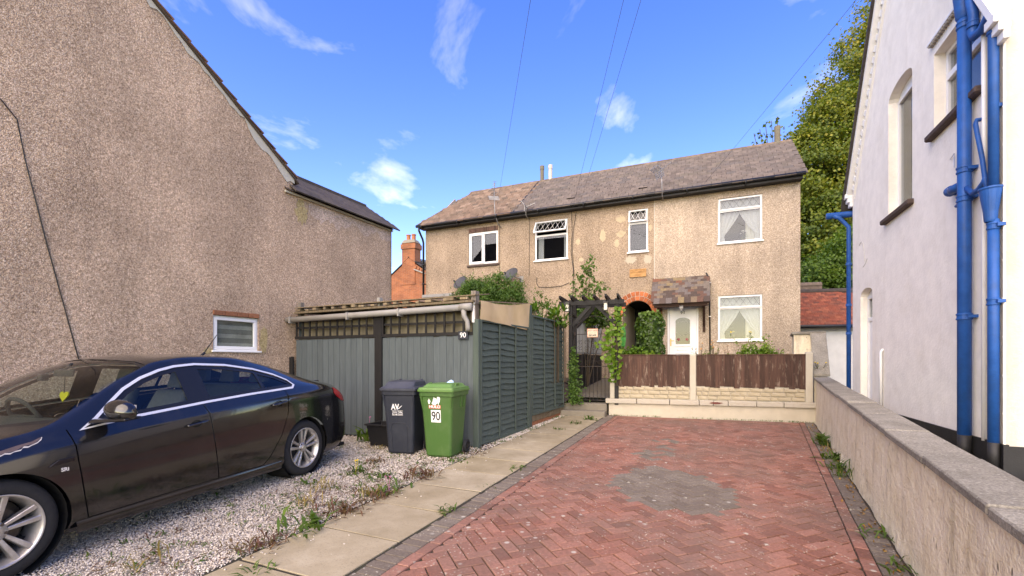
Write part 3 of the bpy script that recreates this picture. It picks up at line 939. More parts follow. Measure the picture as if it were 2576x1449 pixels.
# porch canopy
porch = MB(); porch.add([HF.p(-2.28,.0,3.90), HF.p(-.78,.0,3.90), HF.p(-.80,.62,3.13), HF.p(-2.30,.62,3.13), HF.p(-2.28,.0,3.84), HF.p(-.78,.0,3.84), HF.p(-.80,.62,3.07), HF.p(-2.30,.62,3.07)], [(0,1,2,3),(7,6,5,4),(3,2,6,7),(1,5,6,2),(0,3,7,4)])
M['porch_wood'] = wood_mat('dark_brown_stain', (.055,.026,.016), (.03,.014,.01), .1)
porch = porch.build('porch_roof', M['porch_wood'], house)
porch['label'] = 'mono-pitch porch roof of mixed brown, buff and slate-blue tiles'
def porch_tile_mat():
    t = NT('mixed_clay_tile'); r = t.piece()
    c = t.ramp(r, [(0,(.070,.050,.042)),(.16,(.105,.082,.070)),(.30,(.115,.062,.046)),(.42,(.125,.105,.098)),(.55,(.165,.120,.082)),(.66,(.085,.060,.050)),(.78,(.145,.120,.100)),(.90,(.20,.15,.085)),(.96,(.16,.070,.045))], 'CONSTANT')
    c = t.mix(1.0, c, t.ramp(t.noise(t.pos(), 22, 5, .6), [(.3,.75),(.7,1.2)]), 'MULTIPLY')
    t.set(Base_Color=c, Roughness=.8, Specular_IOR_Level=.3); t.bump(t.noise(t.pos(), 60, 4), .25, .004); return t.m
M['porch_tile'] = porch_tile_mat()
def tile_mesh(name, w, l, th, mat):
    m = MB(); m.box(-w/2, w/2, -.02, l, 0, th)
    o = m.build(name, mat, None, bevel=.003); me = o.data; COL.objects.unlink(o); bpy.data.objects.remove(o); return me
def slope_matrix(fr, a, n, z, pn, pz, jitter=0, rng=random):
    """tile frame: x along the eave, y up the slope, z out of the roof"""
    L = math.hypot(pn, pz); up = Vector((-fr.n[0]*pn/L, -fr.n[1]*pn/L, pz/L)); ax = Vector((fr.e[0], fr.e[1], 0))
    nz = ax.cross(up); 
    if nz.z < 0: ax = -ax; nz = ax.cross(up)
    m = Matrix.Identity(4); m.col[0][:3] = ax; m.col[1][:3] = up; m.col[2][:3] = nz; m.col[3][:3] = fr.p(a, n, z)
    if jitter: m = m @ Matrix.Rotation(rng.uniform(-jitter, jitter), 4, 'Z') @ Matrix.Rotation(rng.uniform(-jitter, jitter), 4, 'Y')
    return m
tm = tile_mesh('porch_tile', .162, .19, .012, M['porch_tile'])
rt = random.Random(21)
for r in range(10):
    v = (r+.05)/10.0
    a = -2.27 + (.0 if r % 2 else .082)
    while a < -.80:
        mm = slope_matrix(HF, a+.0, .66-.66*v, 3.115+.79*v, .62, .77, .012, rt)
        mm = mm @ Matrix.Translation((rt.uniform(-.003,.003), rt.uniform(-.008,.006), .012+rt.uniform(0,.003))) @ Matrix.Rotation(R(4.5), 4, 'X')
        inst('tile', tm, porch, None, mat4=mm); a += .166
m = MB(); m.fbox(HF, -2.26, -.84, .45, .60, 3.02, 3.10); m.build('fascia', M['porch_wood'], porch)
for a in (-2.18, -.97):
    m = MB(); m.fbox(HF, a, a+.07, .0, .07, 2.32, 3.1); m.bar(HF.p(a+.035, .05, 2.5), HF.p(a+.035, .5, 3.06), .06, .08); m.fbox(HF, a, a+.07, .0, .55, 3.0, 3.08)
    m.build('bracket', M['porch_wood'], porch, bevel=.004)
m = MB(); m.fbox(HF, -1.57, -1.47, .48, .60, 2.96, 3.05); m.lathe(HF.p(-1.52,.56,2.93),(0,0,1),[(.0,-.03),(.03,-.025),(.035,.02)],10); o = m.build('security_light', M['pvc_grey'], porch)
# plaque
M['terracotta'] = plain('terracotta_plaque', (.46,.25,.10), .8, .15, 12, bump=.2)
m = MB(); m.fbox(HF, -3.03, -2.54, .0, .018, 4.04, 4.28); frame_ring(m, HF, -3.03, -2.54, 4.04, 4.28, .022, .018, .032)
pl = m.build('name_plaque', M['terracotta'], house)
place_text('lettering', 'MONUMENT', HF, -2.785, .024, 4.20, .085, M['terracotta'], pl, depth=.008, bold=.001, sx=.94)
place_text('lettering', 'VIEW', HF, -2.785, .024, 4.105, .085, M['terracotta'], pl, depth=.008, bold=.001, sx=.94)
# flaked render patches
def blob(c, rx, rz, seed, n=18, jag=.35):
    r_ = random.Random(seed); return [(c[0]+rx*(1+r_.uniform(-jag,jag))*math.cos(6.283*i/n), c[1]+rz*(1+r_.uniform(-jag,jag))*math.sin(6.283*i/n)) for i in range(n)]
M['bare_render'] = stucco('bare_beige_render', (.47,.38,.255), (.36,.28,.18), .4, 40, .2)
M['cement_stain'] = stucco('grey_cement_patch', (.44,.39,.30), (.36,.31,.22), .5, 40, .3)
for i, (c, rx, rz, mt) in enumerate((((-3.30,5.86),.17,.10,'bare_render'),((-3.85,5.40),.10,.22,'bare_render'),((-3.30,5.40),.15,.12,'bare_render'),((-3.42,5.12),.08,.14,'bare_render'),((-4.55,4.72),.09,.07,'bare_render'),((-2.42,5.5),.05,.11,'bare_render'),((-3.0,4.58),.2,.13,'cement_stain'),((-2.5,4.55),.13,.15,'cement_stain'),((-4.65,5.3),.08,.12,'bare_render'))):
    m = MB(); p = blob(c, rx*.9, rz*.9, i+3, 34, .28); m.add([HF.p(q[0], .005, q[1]) for q in p], [tuple(range(len(p)))]); m.build('flaked_patch', M[mt], house)
# party line strip, gutter, fascia, pipes
m = MB(); m.fbox(HF, -2.315, -2.295, 0, .016, .9, 6.3); m.build('party_strip', M['mortar_patch'], house)
m = MB(); m.fbox(HF, -10.5, 1.46, .0, .24, 6.29, 6.33); m.fbox(HF, -10.5, 1.46, .24, .262, 6.29, 6.42); m.build('fascia', M['black_paint'], house)
m = MB()
m.tube([HF.p(-10.62,.315,6.385), HF.p(1.52,.315,6.40)], .050, 12)
for a in np.arange(-10.4, 1.5, 1.5): m.fbox(HF, a, a+.03, .26, .40, 6.30, 6.40)
m.build('gutter', M['black_pvc'], house, smooth=True)
m = MB()
m.tube([HF.p(-10.5,.325,6.33), HF.p(-10.5,.31,6.22), HF.p(-10.47,.12,5.95), HF.p(-10.47,.07,5.82), HF.p(-10.47,.07,3.9)], .038, 10)
for z in (5.0, 4.3): m.fbox(HF, -10.52, -10.40, -.0, .12, z, z+.035)
m.build('downpipe', M['black_pvc'], house, smooth=True)
m = MB(); m.tube([HF.p(-.88,.03,4.02), HF.p(-.82,.035,3.9), HF.p(-.79,.035,3.75), HF.p(-.77,.035,1.0)], .02, 8); m.build('drain_pipe', M['black_pvc'], house, smooth=True)
m = MB()
for z in (3.72, 2.75): m.fbox(HF, -.81, -.75, .02, .062, z, z+.02)
m.build('pipe_clip', M['pvc'], house)
def cable(parent, fr, pts, r=.006, mat='black_pvc', name='cable'):
    m = MB(); m.tube([fr.p(*p) for p in pts], r, 6); return m.build(name, M[mat], parent, smooth=True)
cable(house, HF, [(-4.86,.02,6.3),(-4.84,.02,5.6),(-4.88,.02,5.0),(-4.80,.02,4.4),(-4.82,.02,3.4),(-4.8,.02,2.5)], .009)
cable(house, HF, [(-4.70,.02,6.3),(-4.80,.02,5.7),(-4.83,.02,5.0),(-4.77,.02,4.2)], .007)
cable(house, HF, [(-6.30,.02,6.35),(-6.31,.02,5.4),(-6.32,.02,4.35)], .006)
cable(house, HF, [(-7.42,.02,6.2),(-7.40,.02,5.3),(-7.41,.02,4.2)], .006)
cable(house, HF, [(-6.05,.02,4.25),(-6.05,.02,4.05),(-5.98,.02,3.93),(-5.6,.02,3.9),(-5.2,.02,3.92),(-4.95,.02,4.0)], .009)
# roof
def roof_tile_mat(name, cols, moss, amt):
    t = NT(name); r = t.piece(); v = t.pos()
    c = t.ramp(r, [(i/(len(cols)-1), k) for i, k in enumerate(cols)])
    c = t.mix(1.0, c, t.ramp(t.noise(v, 9, 5, .65), [(.3,.72),(.7,1.25)]), 'MULTIPLY')
    c = t.mix(t.ramp(t.noise(v, 2.3, 7, .7), [(.5, 0.0), (.72, amt)]), c, moss)
    t.set(Base_Color=c, Roughness=.85, Specular_IOR_Level=.3); t.bump(t.noise(v, 40, 4), .3, .005); return t.m
M['tile_brown'] = roof_tile_mat('weathered_brown_tile', [(.092,.074,.063),(.14,.112,.094),(.115,.095,.083),(.16,.128,.106),(.10,.087,.08)], (.085,.075,.052), .6)
M['tile_orange'] = roof_tile_mat('lichened_orange_tile', [(.125,.085,.058),(.205,.135,.092),(.16,.11,.075),(.25,.175,.125),(.10,.075,.055)], (.075,.058,.036), .85)
PNr, PZr = 2.38, 1.86
SLn = math.hypot(PNr, PZr)
m = MB()
m.add([HF.p(-10.55,.28,6.40), HF.p(1.5,.28,6.40), HF.p(1.5,-2.1,8.26), HF.p(-9.55,-2.1,8.26), HF.p(1.5,-4.48,6.40), HF.p(-10.55,-4.48,6.40)], [(0,1,2,3),(3,2,4,5),(0,3,5)])
roof = m.build('roof', M['tile_brown'], house)
NC = 15; expo = 1/NC
tw = .255
tmb = tile_mesh('roof_tile', tw-.008, SLn/NC+.06, .026, M['tile_brown']); tmo = tile_mesh('roof_tile_orange', tw-.010, SLn/NC+.06, .032, M['tile_orange'])
tiles = []
for r in range(NC):
    v = r/NC
    a = -10.55 + (tw/2 if r % 2 else 0)
    while a < 1.5:
        if a - tw/2 > -10.62 + v*1.0:
            split = -6.75 + v*.05
            tiles.append((a, v, a < split))
        a += tw
tiles.sort(key=lambda q: -q[0] - (0 if q[1] > .0 else 0))
restm = {False: MB(), True: MB()}
for i, (a, v, left) in enumerate(tiles):
    jit = .03 if left else .011
    mm = slope_matrix(HF, a, .33-PNr*v*1.02, 6.37+PZr*v*1.015, PNr, PZr, jit, rt) @ Matrix.Translation((0, rt.uniform(-.012,.012), .012+rt.uniform(0,.005))) @ Matrix.Rotation(R(5.0), 4, 'X')
    me = tmo if left else tmb
    if i < 300: inst('tile', me, roof, None, mat4=mm)
    else:
        restm[left].add([mm @ q.co for q in me.vertices], [tuple(p.vertices) for p in me.polygons])
for left, mb_ in restm.items():
    o = mb_.build('tiles', M['tile_orange' if left else 'tile_brown'], roof, recalc=False); o['kind'] = 'stuff'
M['ridge'] = plain('ridge_tile', (.15,.11,.085), .85, .25, 10, bump=.3, piece=.25, dirt=(.09,.08,.05), dirt_amt=.6, dscale=4)
a = -9.6
while a < 1.5:
    b_ = min(a+.45, 1.52)
    m = MB(); m.tube([HF.p(a+.005,-2.1,8.235), HF.p(b_-.005,-2.1,8.235)], .105, 10); m.build('ridge_tile', M['ridge'], roof, smooth=False); a += .45
m = MB(); m.bar(HF.p(-10.57,.3,6.42), HF.p(-9.57,-2.1,8.27), .14, .07); m.build('hip_tiles', M['ridge'], roof)
M['verge'] = stucco('verge_mortar', (.36,.24,.17), (.22,.15,.1), .6, 40, .3, streak=False)
m = MB(); m.bar(HF.p(1.5,.28,6.385), HF.p(1.5,-2.1,8.235), .03, .05); m.build('verge', M['verge'], roof)
m = MB(); m.bar(HF.p(-6.77,.30,6.445), HF.p(-6.72,-2.05,8.29), .05, .03); m.build('party_joint', M['black_paint'], roof)
M['flue_pale'] = stucco('pale_flue', (.50,.47,.42), (.3,.27,.22), .5, 40, .2); M['flue_dark'] = stucco('lichened_flue', (.16,.145,.11), (.10,.09,.06), .6, 40, .3)
for a, mt, z1 in ((-6.60,'flue_dark',8.86),(-6.27,'flue_pale',8.84),(1.16,'flue_dark',8.80)):
    m = MB(); m.tube([HF.p(a,-2.08,8.2), HF.p(a,-2.08,z1-.13)], .072 if a < 0 else .085, 12); m.tube([HF.p(a,-2.08,z1-.14), HF.p(a,-2.08,z1)], .083 if a < 0 else .088, 12)
    m.build('flue_pipe', M[mt], roof, smooth=False)
for a in (-4.9, -2.65):
    m = MB(); mm = slope_matrix(HF, a, .33-PNr*.16, 6.37+PZr*.16, PNr, PZr)
    m.add([mm @ Vector(q) for q in ((-.14,0,.02),(.14,0,.02),(.14,.12,.02),(-.14,.12,.02),(-.12,.0,.09),(.12,0,.09),(.12,.12,.05),(-.12,.12,.05))], [(0,3,2,1),(4,5,6,7),(0,1,5,4),(1,2,6,5),(2,3,7,6),(3,0,4,7)])
    m.build('tile_vent', M['black_pvc'], roof)
# lean-to roof on the far left of the terrace
m = MB(); m.add([HF.p(-10.45,.0,3.86), HF.p(-9.2,.0,3.86), HF.p(-9.2,.9,3.43), HF.p(-10.55,.9,3.43)], [(0,1,2,3)])
lt = m.build('lean_to_roof', M['tile_orange'], house)
for r in range(3):
    for k in range(3):
        q = [(.0+r*.3), (.3+r*.3)]
        a0 = -10.4 + k*.36 + (.18 if r % 2 else 0); 
        m = MB(); m.hexa([HF.p(a0+.006, q[1], 3.875-.473*q[1]+dz) if c == 0 else HF.p(a0+.35, q[1], 3.875-.473*q[1]+dz) if c == 1 else HF.p(a0+.35, q[0], 3.862-.473*q[0]+dz) if c == 2 else HF.p(a0+.006, q[0], 3.862-.473*q[0]+dz) for dz in (0, .014) for c in range(4)])
        m.build('tile', M['tile_orange'], lt)
m = MB(); m.fbox(HF, -10.45, -9.2, .0, .2, 3.80, 3.90); m.build('lead_flashing', M['pvc_grey'], lt)
m = MB(); m.fbox(HF, -10.4, -9.3, .0, .75, .6, 3.44); m.build('lean_to_wall', M['render_b'], house)

# satellite dish, aerials on the terrace
M['dish'] = plain('grey_mesh_dish', (.055,.055,.06), .6, .15)
def dish(a, z, label):
    t = thing('satellite_dish', HF.p(a+.25, .0, z-.2), label, 'satellite dish', 'dishes on the terrace wall')
    fwd = Vector((HF.n[0]*.75-HF.e[0]*.25, HF.n[1]*.75-HF.e[1]*.25, .42)).normalized()
    m = MB(); prof = [(.0,-.055),(.10,-.05),(.2,-.03),(.28,-.005),(.30,.008),(.30,-.002),(.2,-.04),(.0,-.065)]
    m.lathe((0,0,0), fwd, prof, 28)
    c = Vector(HF.p(a, .38, z)); m.v = [(v[0]+c.x, v[1]+c.y, v[2]*.86+c.z) for v in m.v]
    m.build('reflector', M['dish'], t, smooth=True)
    m = MB(); m.tube([c - Vector((0,0,.22)), c + fwd*.16 - Vector((0,0,.24)), c + fwd*.34 - Vector((0,0,.12))], .012, 8); m.lathe(c + fwd*.32 - Vector((0,0,.13)), -fwd, [(.0,0),(.03,0),(.03,.06),(.0,.06)], 10); m.build('feed_arm', M['dish'], t)
    m = MB(); m.tube([Vector(HF.p(a+.25,.0,z-.12)), Vector(HF.p(a+.25,.22,z-.12)), c - fwd*.06], .018, 8); m.fbox(HF, a+.18, a+.32, 0, .015, z-.22, z-.02); m.build('bracket', M['pvc_grey'], t)
    m = MB(); m.tube([Vector(HF.p(a+.26,.2,z-.14)), Vector(HF.p(a+.28,.1,z-.5)), Vector(HF.p(a+.25,.02,z-.95))], .007, 6); m.tube([Vector(HF.p(a+.28,.2,z-.14)), Vector(HF.p(a+.31,.1,z-.5)), Vector(HF.p(a+.29,.02,z-1.0))], .007, 6); m.build('cable', M['black_pvc'], t)
dish(-6.85, 4.36, 'grey oval satellite dish standing clear above the bush')
dish(-8.75, 4.22, 'dark satellite dish almost hidden behind the bush')
M['alu'] = plain('dull_aluminium', (.30,.29,.28), .5, .15, metallic=.5)
def aerial(pts, ctr, boom, label, nel=7, grid=True, name='tv_aerial'):
    t = thing(name, pts[0], label, 'aerial', 'roof aerials')
    m = MB(); m.tube(pts, .014, 8); m.build('mast', M['alu'], t, smooth=True)
    c = Vector(ctr); bdir = Vector(boom); L = bdir.length; bd = bdir.normalized(); side = bd.cross(Vector((0,0,1))).normalized(); upv = side.cross(bd)
    m = MB(); m.bar(c, c+bdir, .016); m.build('boom', M['alu'], t)
    m = MB()
    for k in range(nel):
        p = c + bd*(L*(.15+.83*k/(nel-1)))
        m.tube([p - side*(.10-.006*k), p + side*(.10-.006*k)], .005, 6)
        if k % 2 == 0: m.tube([p - upv*.05, p + upv*.05], .004, 6)
    m.build('element', M['alu'], t)
    if grid:
        m = MB()
        for sgn in (-1, 1):
            for k in range(4):
                z = upv*(.02 + sgn*(.03+.045*k)*1.0)
                m.bar(c - side*.17 + z - bd*(.02*k), c + side*.17 + z - bd*(.02*k), .012, .02)
            for x in (-.17, 0, .17): m.bar(c + side*x + upv*.03*sgn, c + side*x + upv*.18*sgn - bd*.06, .012, .012)
        m.build('reflector_grid', M['alu'], t)
aerial([HF.p(-7.35,.02,6.05), HF.p(-7.36,.25,6.12), HF.p(-7.40,.42,6.45), HF.p(-7.42,.42,7.45)], HF.p(-7.42,.46,6.98), Vector((.05,-.25,.42)), 'television aerial on a tall mast above the dark casement window')
aerial([HF.p(-6.32,.02,6.22), HF.p(-6.32,.30,6.25), HF.p(-6.32,.36,6.5)], HF.p(-6.30,.36,6.52), Vector((.30,-.1,.1)), 'small aerial at the gutter near the roof joint', 5)
aerial([HF.p(-2.05,.05,6.25), HF.p(-2.05,.38,6.30), HF.p(-2.07,.38,7.02)], HF.p(-2.15,.38,6.98), Vector((.42,.15,.36)), 'aerial angled upwards against the middle of the long roof', 9)

# ================================================================== GABLE HOUSE ON THE LEFT
LF = Fr((-4.3, 8.62), (.439, .898))
if LF.n[0] < 0: LF.n = -LF.n
gh = thing('gable_house', LF.p(-3, -3, 0), 'tall brown pebbledashed gable end with a small white window beside the car', 'house')
APX = (-5.6, 5.0+.741*5.78)
outl = [(-12.0,-.1),(3.0,-.1),(3.0,4.74),(.2,4.74),(.18,5.0),APX,(-11.4,5.0),(-12.0,4.6)]
hw = rect(-1.30,-.51,1.665,2.245)
m = MB(); wall_sheet(m, LF, outl, [hw], 0, -.16); m.build('wall', M['render_a'], gh)
m = MB(); m.fbox(LF, 2.97, 2.998, -2.0, -.0, -.1, 4.72); m.fbox(LF, -12, 3, -6.0, -5.97, -.1, 4.72); m.fbox(LF, .2, 3.0, -2.03, -2.0, -.1, 4.72)
m.build('rear_wall', M['render_a'], gh)
m = MB(); m.fbox(LF, -2.2, .2, -1.2, -1.18, .2, 3); m.fbox(LF, -2.2, .2, -1.2, -.17, 3, 3.03); m.fbox(LF, -2.2, -2.18, -1.2, -.17, .2, 3); m.fbox(LF, .2, .22, -1.2, -.17, .2, 3); m.build('room_lining', M['room'], gh)  # lining coloured near black as indoor shade behind the small window
# main roof: two slopes running away from the gable
M['slate'] = roof_tile_mat('dark_concrete_tile', [(.05,.042,.038),(.075,.062,.055),(.062,.05,.045),(.09,.072,.062)], (.10,.085,.06), .5)
m = MB()
for (p, q) in (((.30,4.95), (APX[0], APX[1]+.06)), ((-11.6,4.9), (APX[0], APX[1]+.06))):
    m.add([LF.p(p[0], .05, p[1]), LF.p(q[0], .05, q[1]), LF.p(q[0], -6.2, q[1]), LF.p(p[0], -6.2, p[1]), LF.p(p[0], .05, p[1]-.03), LF.p(q[0], .05, q[1]-.03), LF.p(q[0], -6.2, q[1]-.03), LF.p(p[0], -6.2, p[1]-.03)], [(0,1,2,3),(7,6,5,4),(0,4,5,1)])
groof = m.build('roof', M['slate'], gh)
rv = random.Random(31)
M['verge_tile'] = plain('red_brown_verge_tile', (.13,.075,.058), .85, .3, 20, piece=.3)
d = np.array((APX[0]-.24, APX[1]-4.99)); Lr = np.hypot(*d); d /= Lr; nrm = np.array((d[1], -d[0])); nrm = nrm if nrm[1] > 0 else -nrm
k = 0
while k*.30 < Lr-.3:
    s0 = k*.30; p = np.array((.24, 4.99)) + d*s0; q = p + d*.33
    m = MB(); lo = .012+rv.uniform(-.004,.004); up = .0
    pts = [p+nrm*.055, q+nrm*.012, q-nrm*.004, p+nrm*.03]
    m.hexa([LF.p(a, n_, z) for n_ in (-.3, .075+rv.uniform(-.006,.006)) for a, z in pts])
    m.build('verge_tile', M['verge_tile'], groof); k += 1
# mortar fillet under the verge, ragged lower edge
def ragged_strip(mb, fr, line, widths, n):
    for i in range(len(line)-1):
        p, q = np.array(line[i]), np.array(line[i+1]); 
        mb.add([fr.p(p[0], n, p[1]), fr.p(q[0], n, q[1]), fr.p(q[0], n, q[1]-widths[i+1]), fr.p(p[0], n, p[1]-widths[i])], [(0,1,2,3)])
M['fillet'] = stucco('grey_mortar_fillet', (.46,.44,.38), (.36,.33,.27), .5, 60, .4, streak=False, sc=5)
N = 70; pts = [(.22+d[0]*Lr*i/N, 4.985+d[1]*Lr*i/N) for i in range(N+1)]
wd = [.065 + .03*math.sin(i*.9)+rv.uniform(-.03,.04) + (.09 if i < 12 and i > 1 else 0) for i in range(N+1)]
m = MB(); ragged_strip(m, LF, pts, wd, .012); m.build('mortar_fillet', M['fillet'], gh)
# extension roof
m = MB()
m.add([LF.p(.0,.10,4.72), LF.p(2.97,.10,4.72), LF.p(2.97,-.91,5.40), LF.p(.0,-.91,5.40), LF.p(.0,-2.1,4.7), LF.p(2.97,-2.1,4.7)], [(0,1,2,3),(3,2,5,4),(1,5,2)])
ext = m.build('extension_roof', M['slate'], gh)
tme = tile_mesh('ext_tile', .325, .26, .028, M['slate'])
for r in range(6):
    for k in range(9):
        a = .12 + k*.333 + .165
        v = r/6
        mm = slope_matrix(LF, a, .14-1.05*v, 4.70+.70*v, 1.01, .68, .006, rv) @ Matrix.Translation((0,0,.02)) @ Matrix.Rotation(R(5), 4, 'X')
        inst('tile', tme, ext, None, mat4=mm)
m = MB(); m.bar(LF.p(.0,-.92,5.43), LF.p(3.0,-.92,5.43), .2, .1); m.build('ridge', M['slate'], ext)
m = MB(); m.fbox(LF, .0, 3.0, .012, .05, 4.68, 4.715); m.build('fascia', M['fillet'], ext)
# newer render band and yellow patch below the extension eaves
M['render_pink'] = pebble_mat('newer_pebbledash', [(.50,.36,.28),(.68,.53,.43),(.58,.44,.36),(.74,.60,.50)], (.34,.24,.18), 62)
M['render_yellow'] = pebble_mat('yellow_pebbledash', [(.42,.33,.16),(.58,.46,.25),(.50,.39,.2),(.62,.5,.3)], (.3,.22,.1), 62)
N = 40; pts = [(.55+2.42*i/N, 4.66) for i in range(N+1)]; wd = [.20+.07*math.sin(i*.55)+rv.uniform(-.04,.05) + (.12 if 4 < i < 14 else 0) for i in range(N+1)]
m = MB(); ragged_strip(m, LF, pts, wd, .006); m.build('render_band', M['render_pink'], gh)
p = blob((.38,4.42), .13, .25, 44, 22, .3); m = MB(); m.add([LF.p(q[0], .009, q[1]) for q in p], [tuple(range(len(p)))]); m.build('render_patch', M['render_yellow'], gh)
for c, rx, rz, sd in (((-.42,1.88),.075,.24,5), ((-1.38,1.66),.07,.05,6)):
    p = blob(c, rx, rz, sd, 18, .25); m = MB(); m.add([LF.p(q[0], .006, q[1]) for q in p], [tuple(range(len(p)))]); m.build('render_patch', M['render_yellow'], gh)
# window
m = MB(); frame_ring(m, LF, -1.30, -.51, 1.665, 2.245, .03, -.09, -.03); w = m.build('window', M['pvc'], gh, bevel=.004)
m = MB(); frame_ring(m, LF, -1.275, -.54, 1.69, 2.22, .05, -.07, -.015); m.build('sash', M['pvc'], w, bevel=.006)
pane(w, LF, -1.225, -.59, 1.74, 2.17, -.035)
m = MB(); m.fbox(LF, -1.33, -.47, -.06, .035, 1.64, 1.668); m.build('sill', M['pvc'], w, bevel=.004)
M['lintel_brick'] = plain('rust_brick', (.25,.10,.05), .85, .25, 25, bump=.3, piece=.25)
for k in range(4):
    m = MB(); m.fbox(LF, -1.31+k*.20+.004, -1.31+(k+1)*.20-.004, -.05, .03, 2.25, 2.325); m.build('brick', M['lintel_brick'], w, bevel=.004)
bl_ = thing('blind', LF.p(-.9, -.12, 1.75), 'striped roller blind behind the small window of the gable house', 'blind')
M['blind_l'] = plain('blind_pale', (.62,.60,.50), .9); M['blind_d'] = plain('blind_grey', (.36,.35,.29), .9)
for k in range(6):
    m = MB(); m.fbox(LF, -1.25, -.57, -.088, -.082, 1.73+k*.075, 1.73+k*.075+.072); m.build('band', M['blind_l' if k % 2 == 0 else 'blind_d'], bl_)
cable(gh, LF, [(-4.2,.015,4.78),(-3.7,.015,4.52),(-3.57,.02,4.35),(-3.5,.015,3.9),(-3.3,.012,2.9),(-3.15,.014,2.2),(-3.0,.012,1.5),(-2.93,.012,.9)], .0065, name='cable')

# ================================================================== WHITE HOUSE ON THE RIGHT
wh = thing('white_house', WR.p(2.3, -2, .5), 'white rendered house with steep gable and bright blue drainpipes', 'house')
WT = Fr(WR.p(-.17, 0, 0)[:2], (.918, -.3966))
if WT.n[1] > 0: WT.n = -WT.n
AP2 = (2.305, 4.79+1.5*2.475)
w1 = [(1.96,3.70),(2.86,3.70),(2.86,5.46)] + [(2.41+.45*math.cos(R(t)), 5.46+.14*math.sin(R(t))) for t in range(20, 180, 20)] + [(1.96,5.46)]
w2 = rect(.24, 1.30, 4.30, 5.26)
d1 = [(3.62,.62),(4.28,.62),(4.28,2.66)] + [(3.95+.33*math.cos(R(t)), 2.66+.12*math.sin(R(t))) for t in range(20, 180, 20)] + [(3.62,2.66)]
m = MB(); wall_sheet(m, WR, [(-.17,.42),(4.78,.42),(4.78,4.79),AP2,(-.17,4.79)], [w1, w2, d1], 0, -.18); m.build('wall', M['white_wall'], wh)
m = MB(); m.fbox(WT, 0, 6.0, -.25, .0, .42, 5.6); m.build('end_wall', M['white_wall'], wh)
m = MB(); m.fbox(WR, 4.60, 4.779, -3.5, -.01, .42, 4.7); m.fbox(WR, -.1, 4.6, -3.5, -3.45, .42, 4.7); m.build('far_wall', M['white_wall'], wh)
m = MB(); m.fbox(WR, .0, 4.6, -1.6, -1.58, .5, 6.4); m.fbox(WR, .0, 4.6, -1.58, -.19, 3.1, 3.13); m.fbox(WR, 1.6, 1.63, -1.58, -.19, .5, 6.4); m.fbox(WR, 3.3, 3.33, -1.58, -.19, .5, 6.4)
M['room_pale'] = plain('pale_room', (.42,.45,.44), .9, .05); m.build('room_lining', M['room_pale'], wh)
# plinth (black painted base), 2 cm proud of the wall
m = MB(); m.fbox(WR, -.195, 3.6, -.02, .02, .40, .715); m.fbox(WR, 4.3, 4.8, -.02, .02, .40, .715); m.fbox(WT, -.02, 6.0, -.1, .02, .40, .70); m.build('plinth', M['black_paint'], wh)
# corner bead
m = MB(); m.tube([WR.p(-.172, .004, .70), WR.p(-.172, .004, 4.79)], .010, 8)
for z in np.arange(1.0, 4.7, .36): m.lathe(WR.p(-.172, .012, z), (WR.n[0], WR.n[1], 0), [(.0,.006),(.009,.004),(.010,0)], 6)
m.build('corner_bead', M['white_wall'], wh)
# roof and dentilled verge
m = MB()
for (p, q) in (((5.0,4.46),AP2), ((.35,5.56),AP2)):
    m.add([WR.p(p[0], .14, p[1]), WR.p(q[0], .14, q[1]), WR.p(q[0], -6, q[1]), WR.p(p[0], -6, p[1]), WR.p(p[0], .14, p[1]+.10), WR.p(q[0], .14, q[1]+.10), WR.p(q[0], -6, q[1]+.10), WR.p(p[0], -6, p[1]+.10)], [(3,2,1,0),(4,5,6,7),(0,1,5,4)])
wroof = m.build('roof', M['slate'], wh)
M['white_gloss'] = plain('white_gloss', (.78,.78,.76), .5, .05)
for sgn, base in ((-1, (4.78,4.79)), (1, (-.17,4.79))):
    dd = np.array((AP2[0]-base[0], AP2[1]-base[1])); LL = np.hypot(*dd); dd /= LL
    nn = np.array((-dd[1], dd[0])); nn = nn if nn[1] < 0 else -nn
    m = MB()
    P0, P1 = np.array(base) + nn*.0 - dd*.1, np.array(AP2)
    q = [P0, P1, P1+nn*.07, P0+nn*.07]; m.hexa([WR.p(a, n_, z) for n_ in (.0, .10) for a, z in q])
    q = [P0+nn*.19, P1+nn*.19, P1+nn*.22, P0+nn*.22]; m.hexa([WR.p(a, n_, z) for n_ in (.0, .03) for a, z in q])
    m.build('verge_board', M['white_gloss'], wroof)
    k = 0
    while k*.16 < LL-.1:
        p = np.array(base) + dd*(k*.16+.04) + nn*.072
        q = [p, p+dd*.09, p+dd*.09+nn*.115, p+nn*.115]
        m = MB(); m.hexa([WR.p(a, n_, z) for n_ in (.001, .035) for a, z in q]); m.build('dentil', M['white_gloss'], wroof); k += 1
    cb = MB()
    for j in range(3): 
        a0 = base[0]-.02 if sgn < 0 else base[0]-.1
        cb.fbox(WR, a0-.03*(2-j)*0, a0+.13+.02*j, 0, .05+.035*j, base[1]-.32+.085*j, base[1]-.32+.085*(j+1))
    cb.build('corbel', M['white_gloss'], wh, bevel=.006)
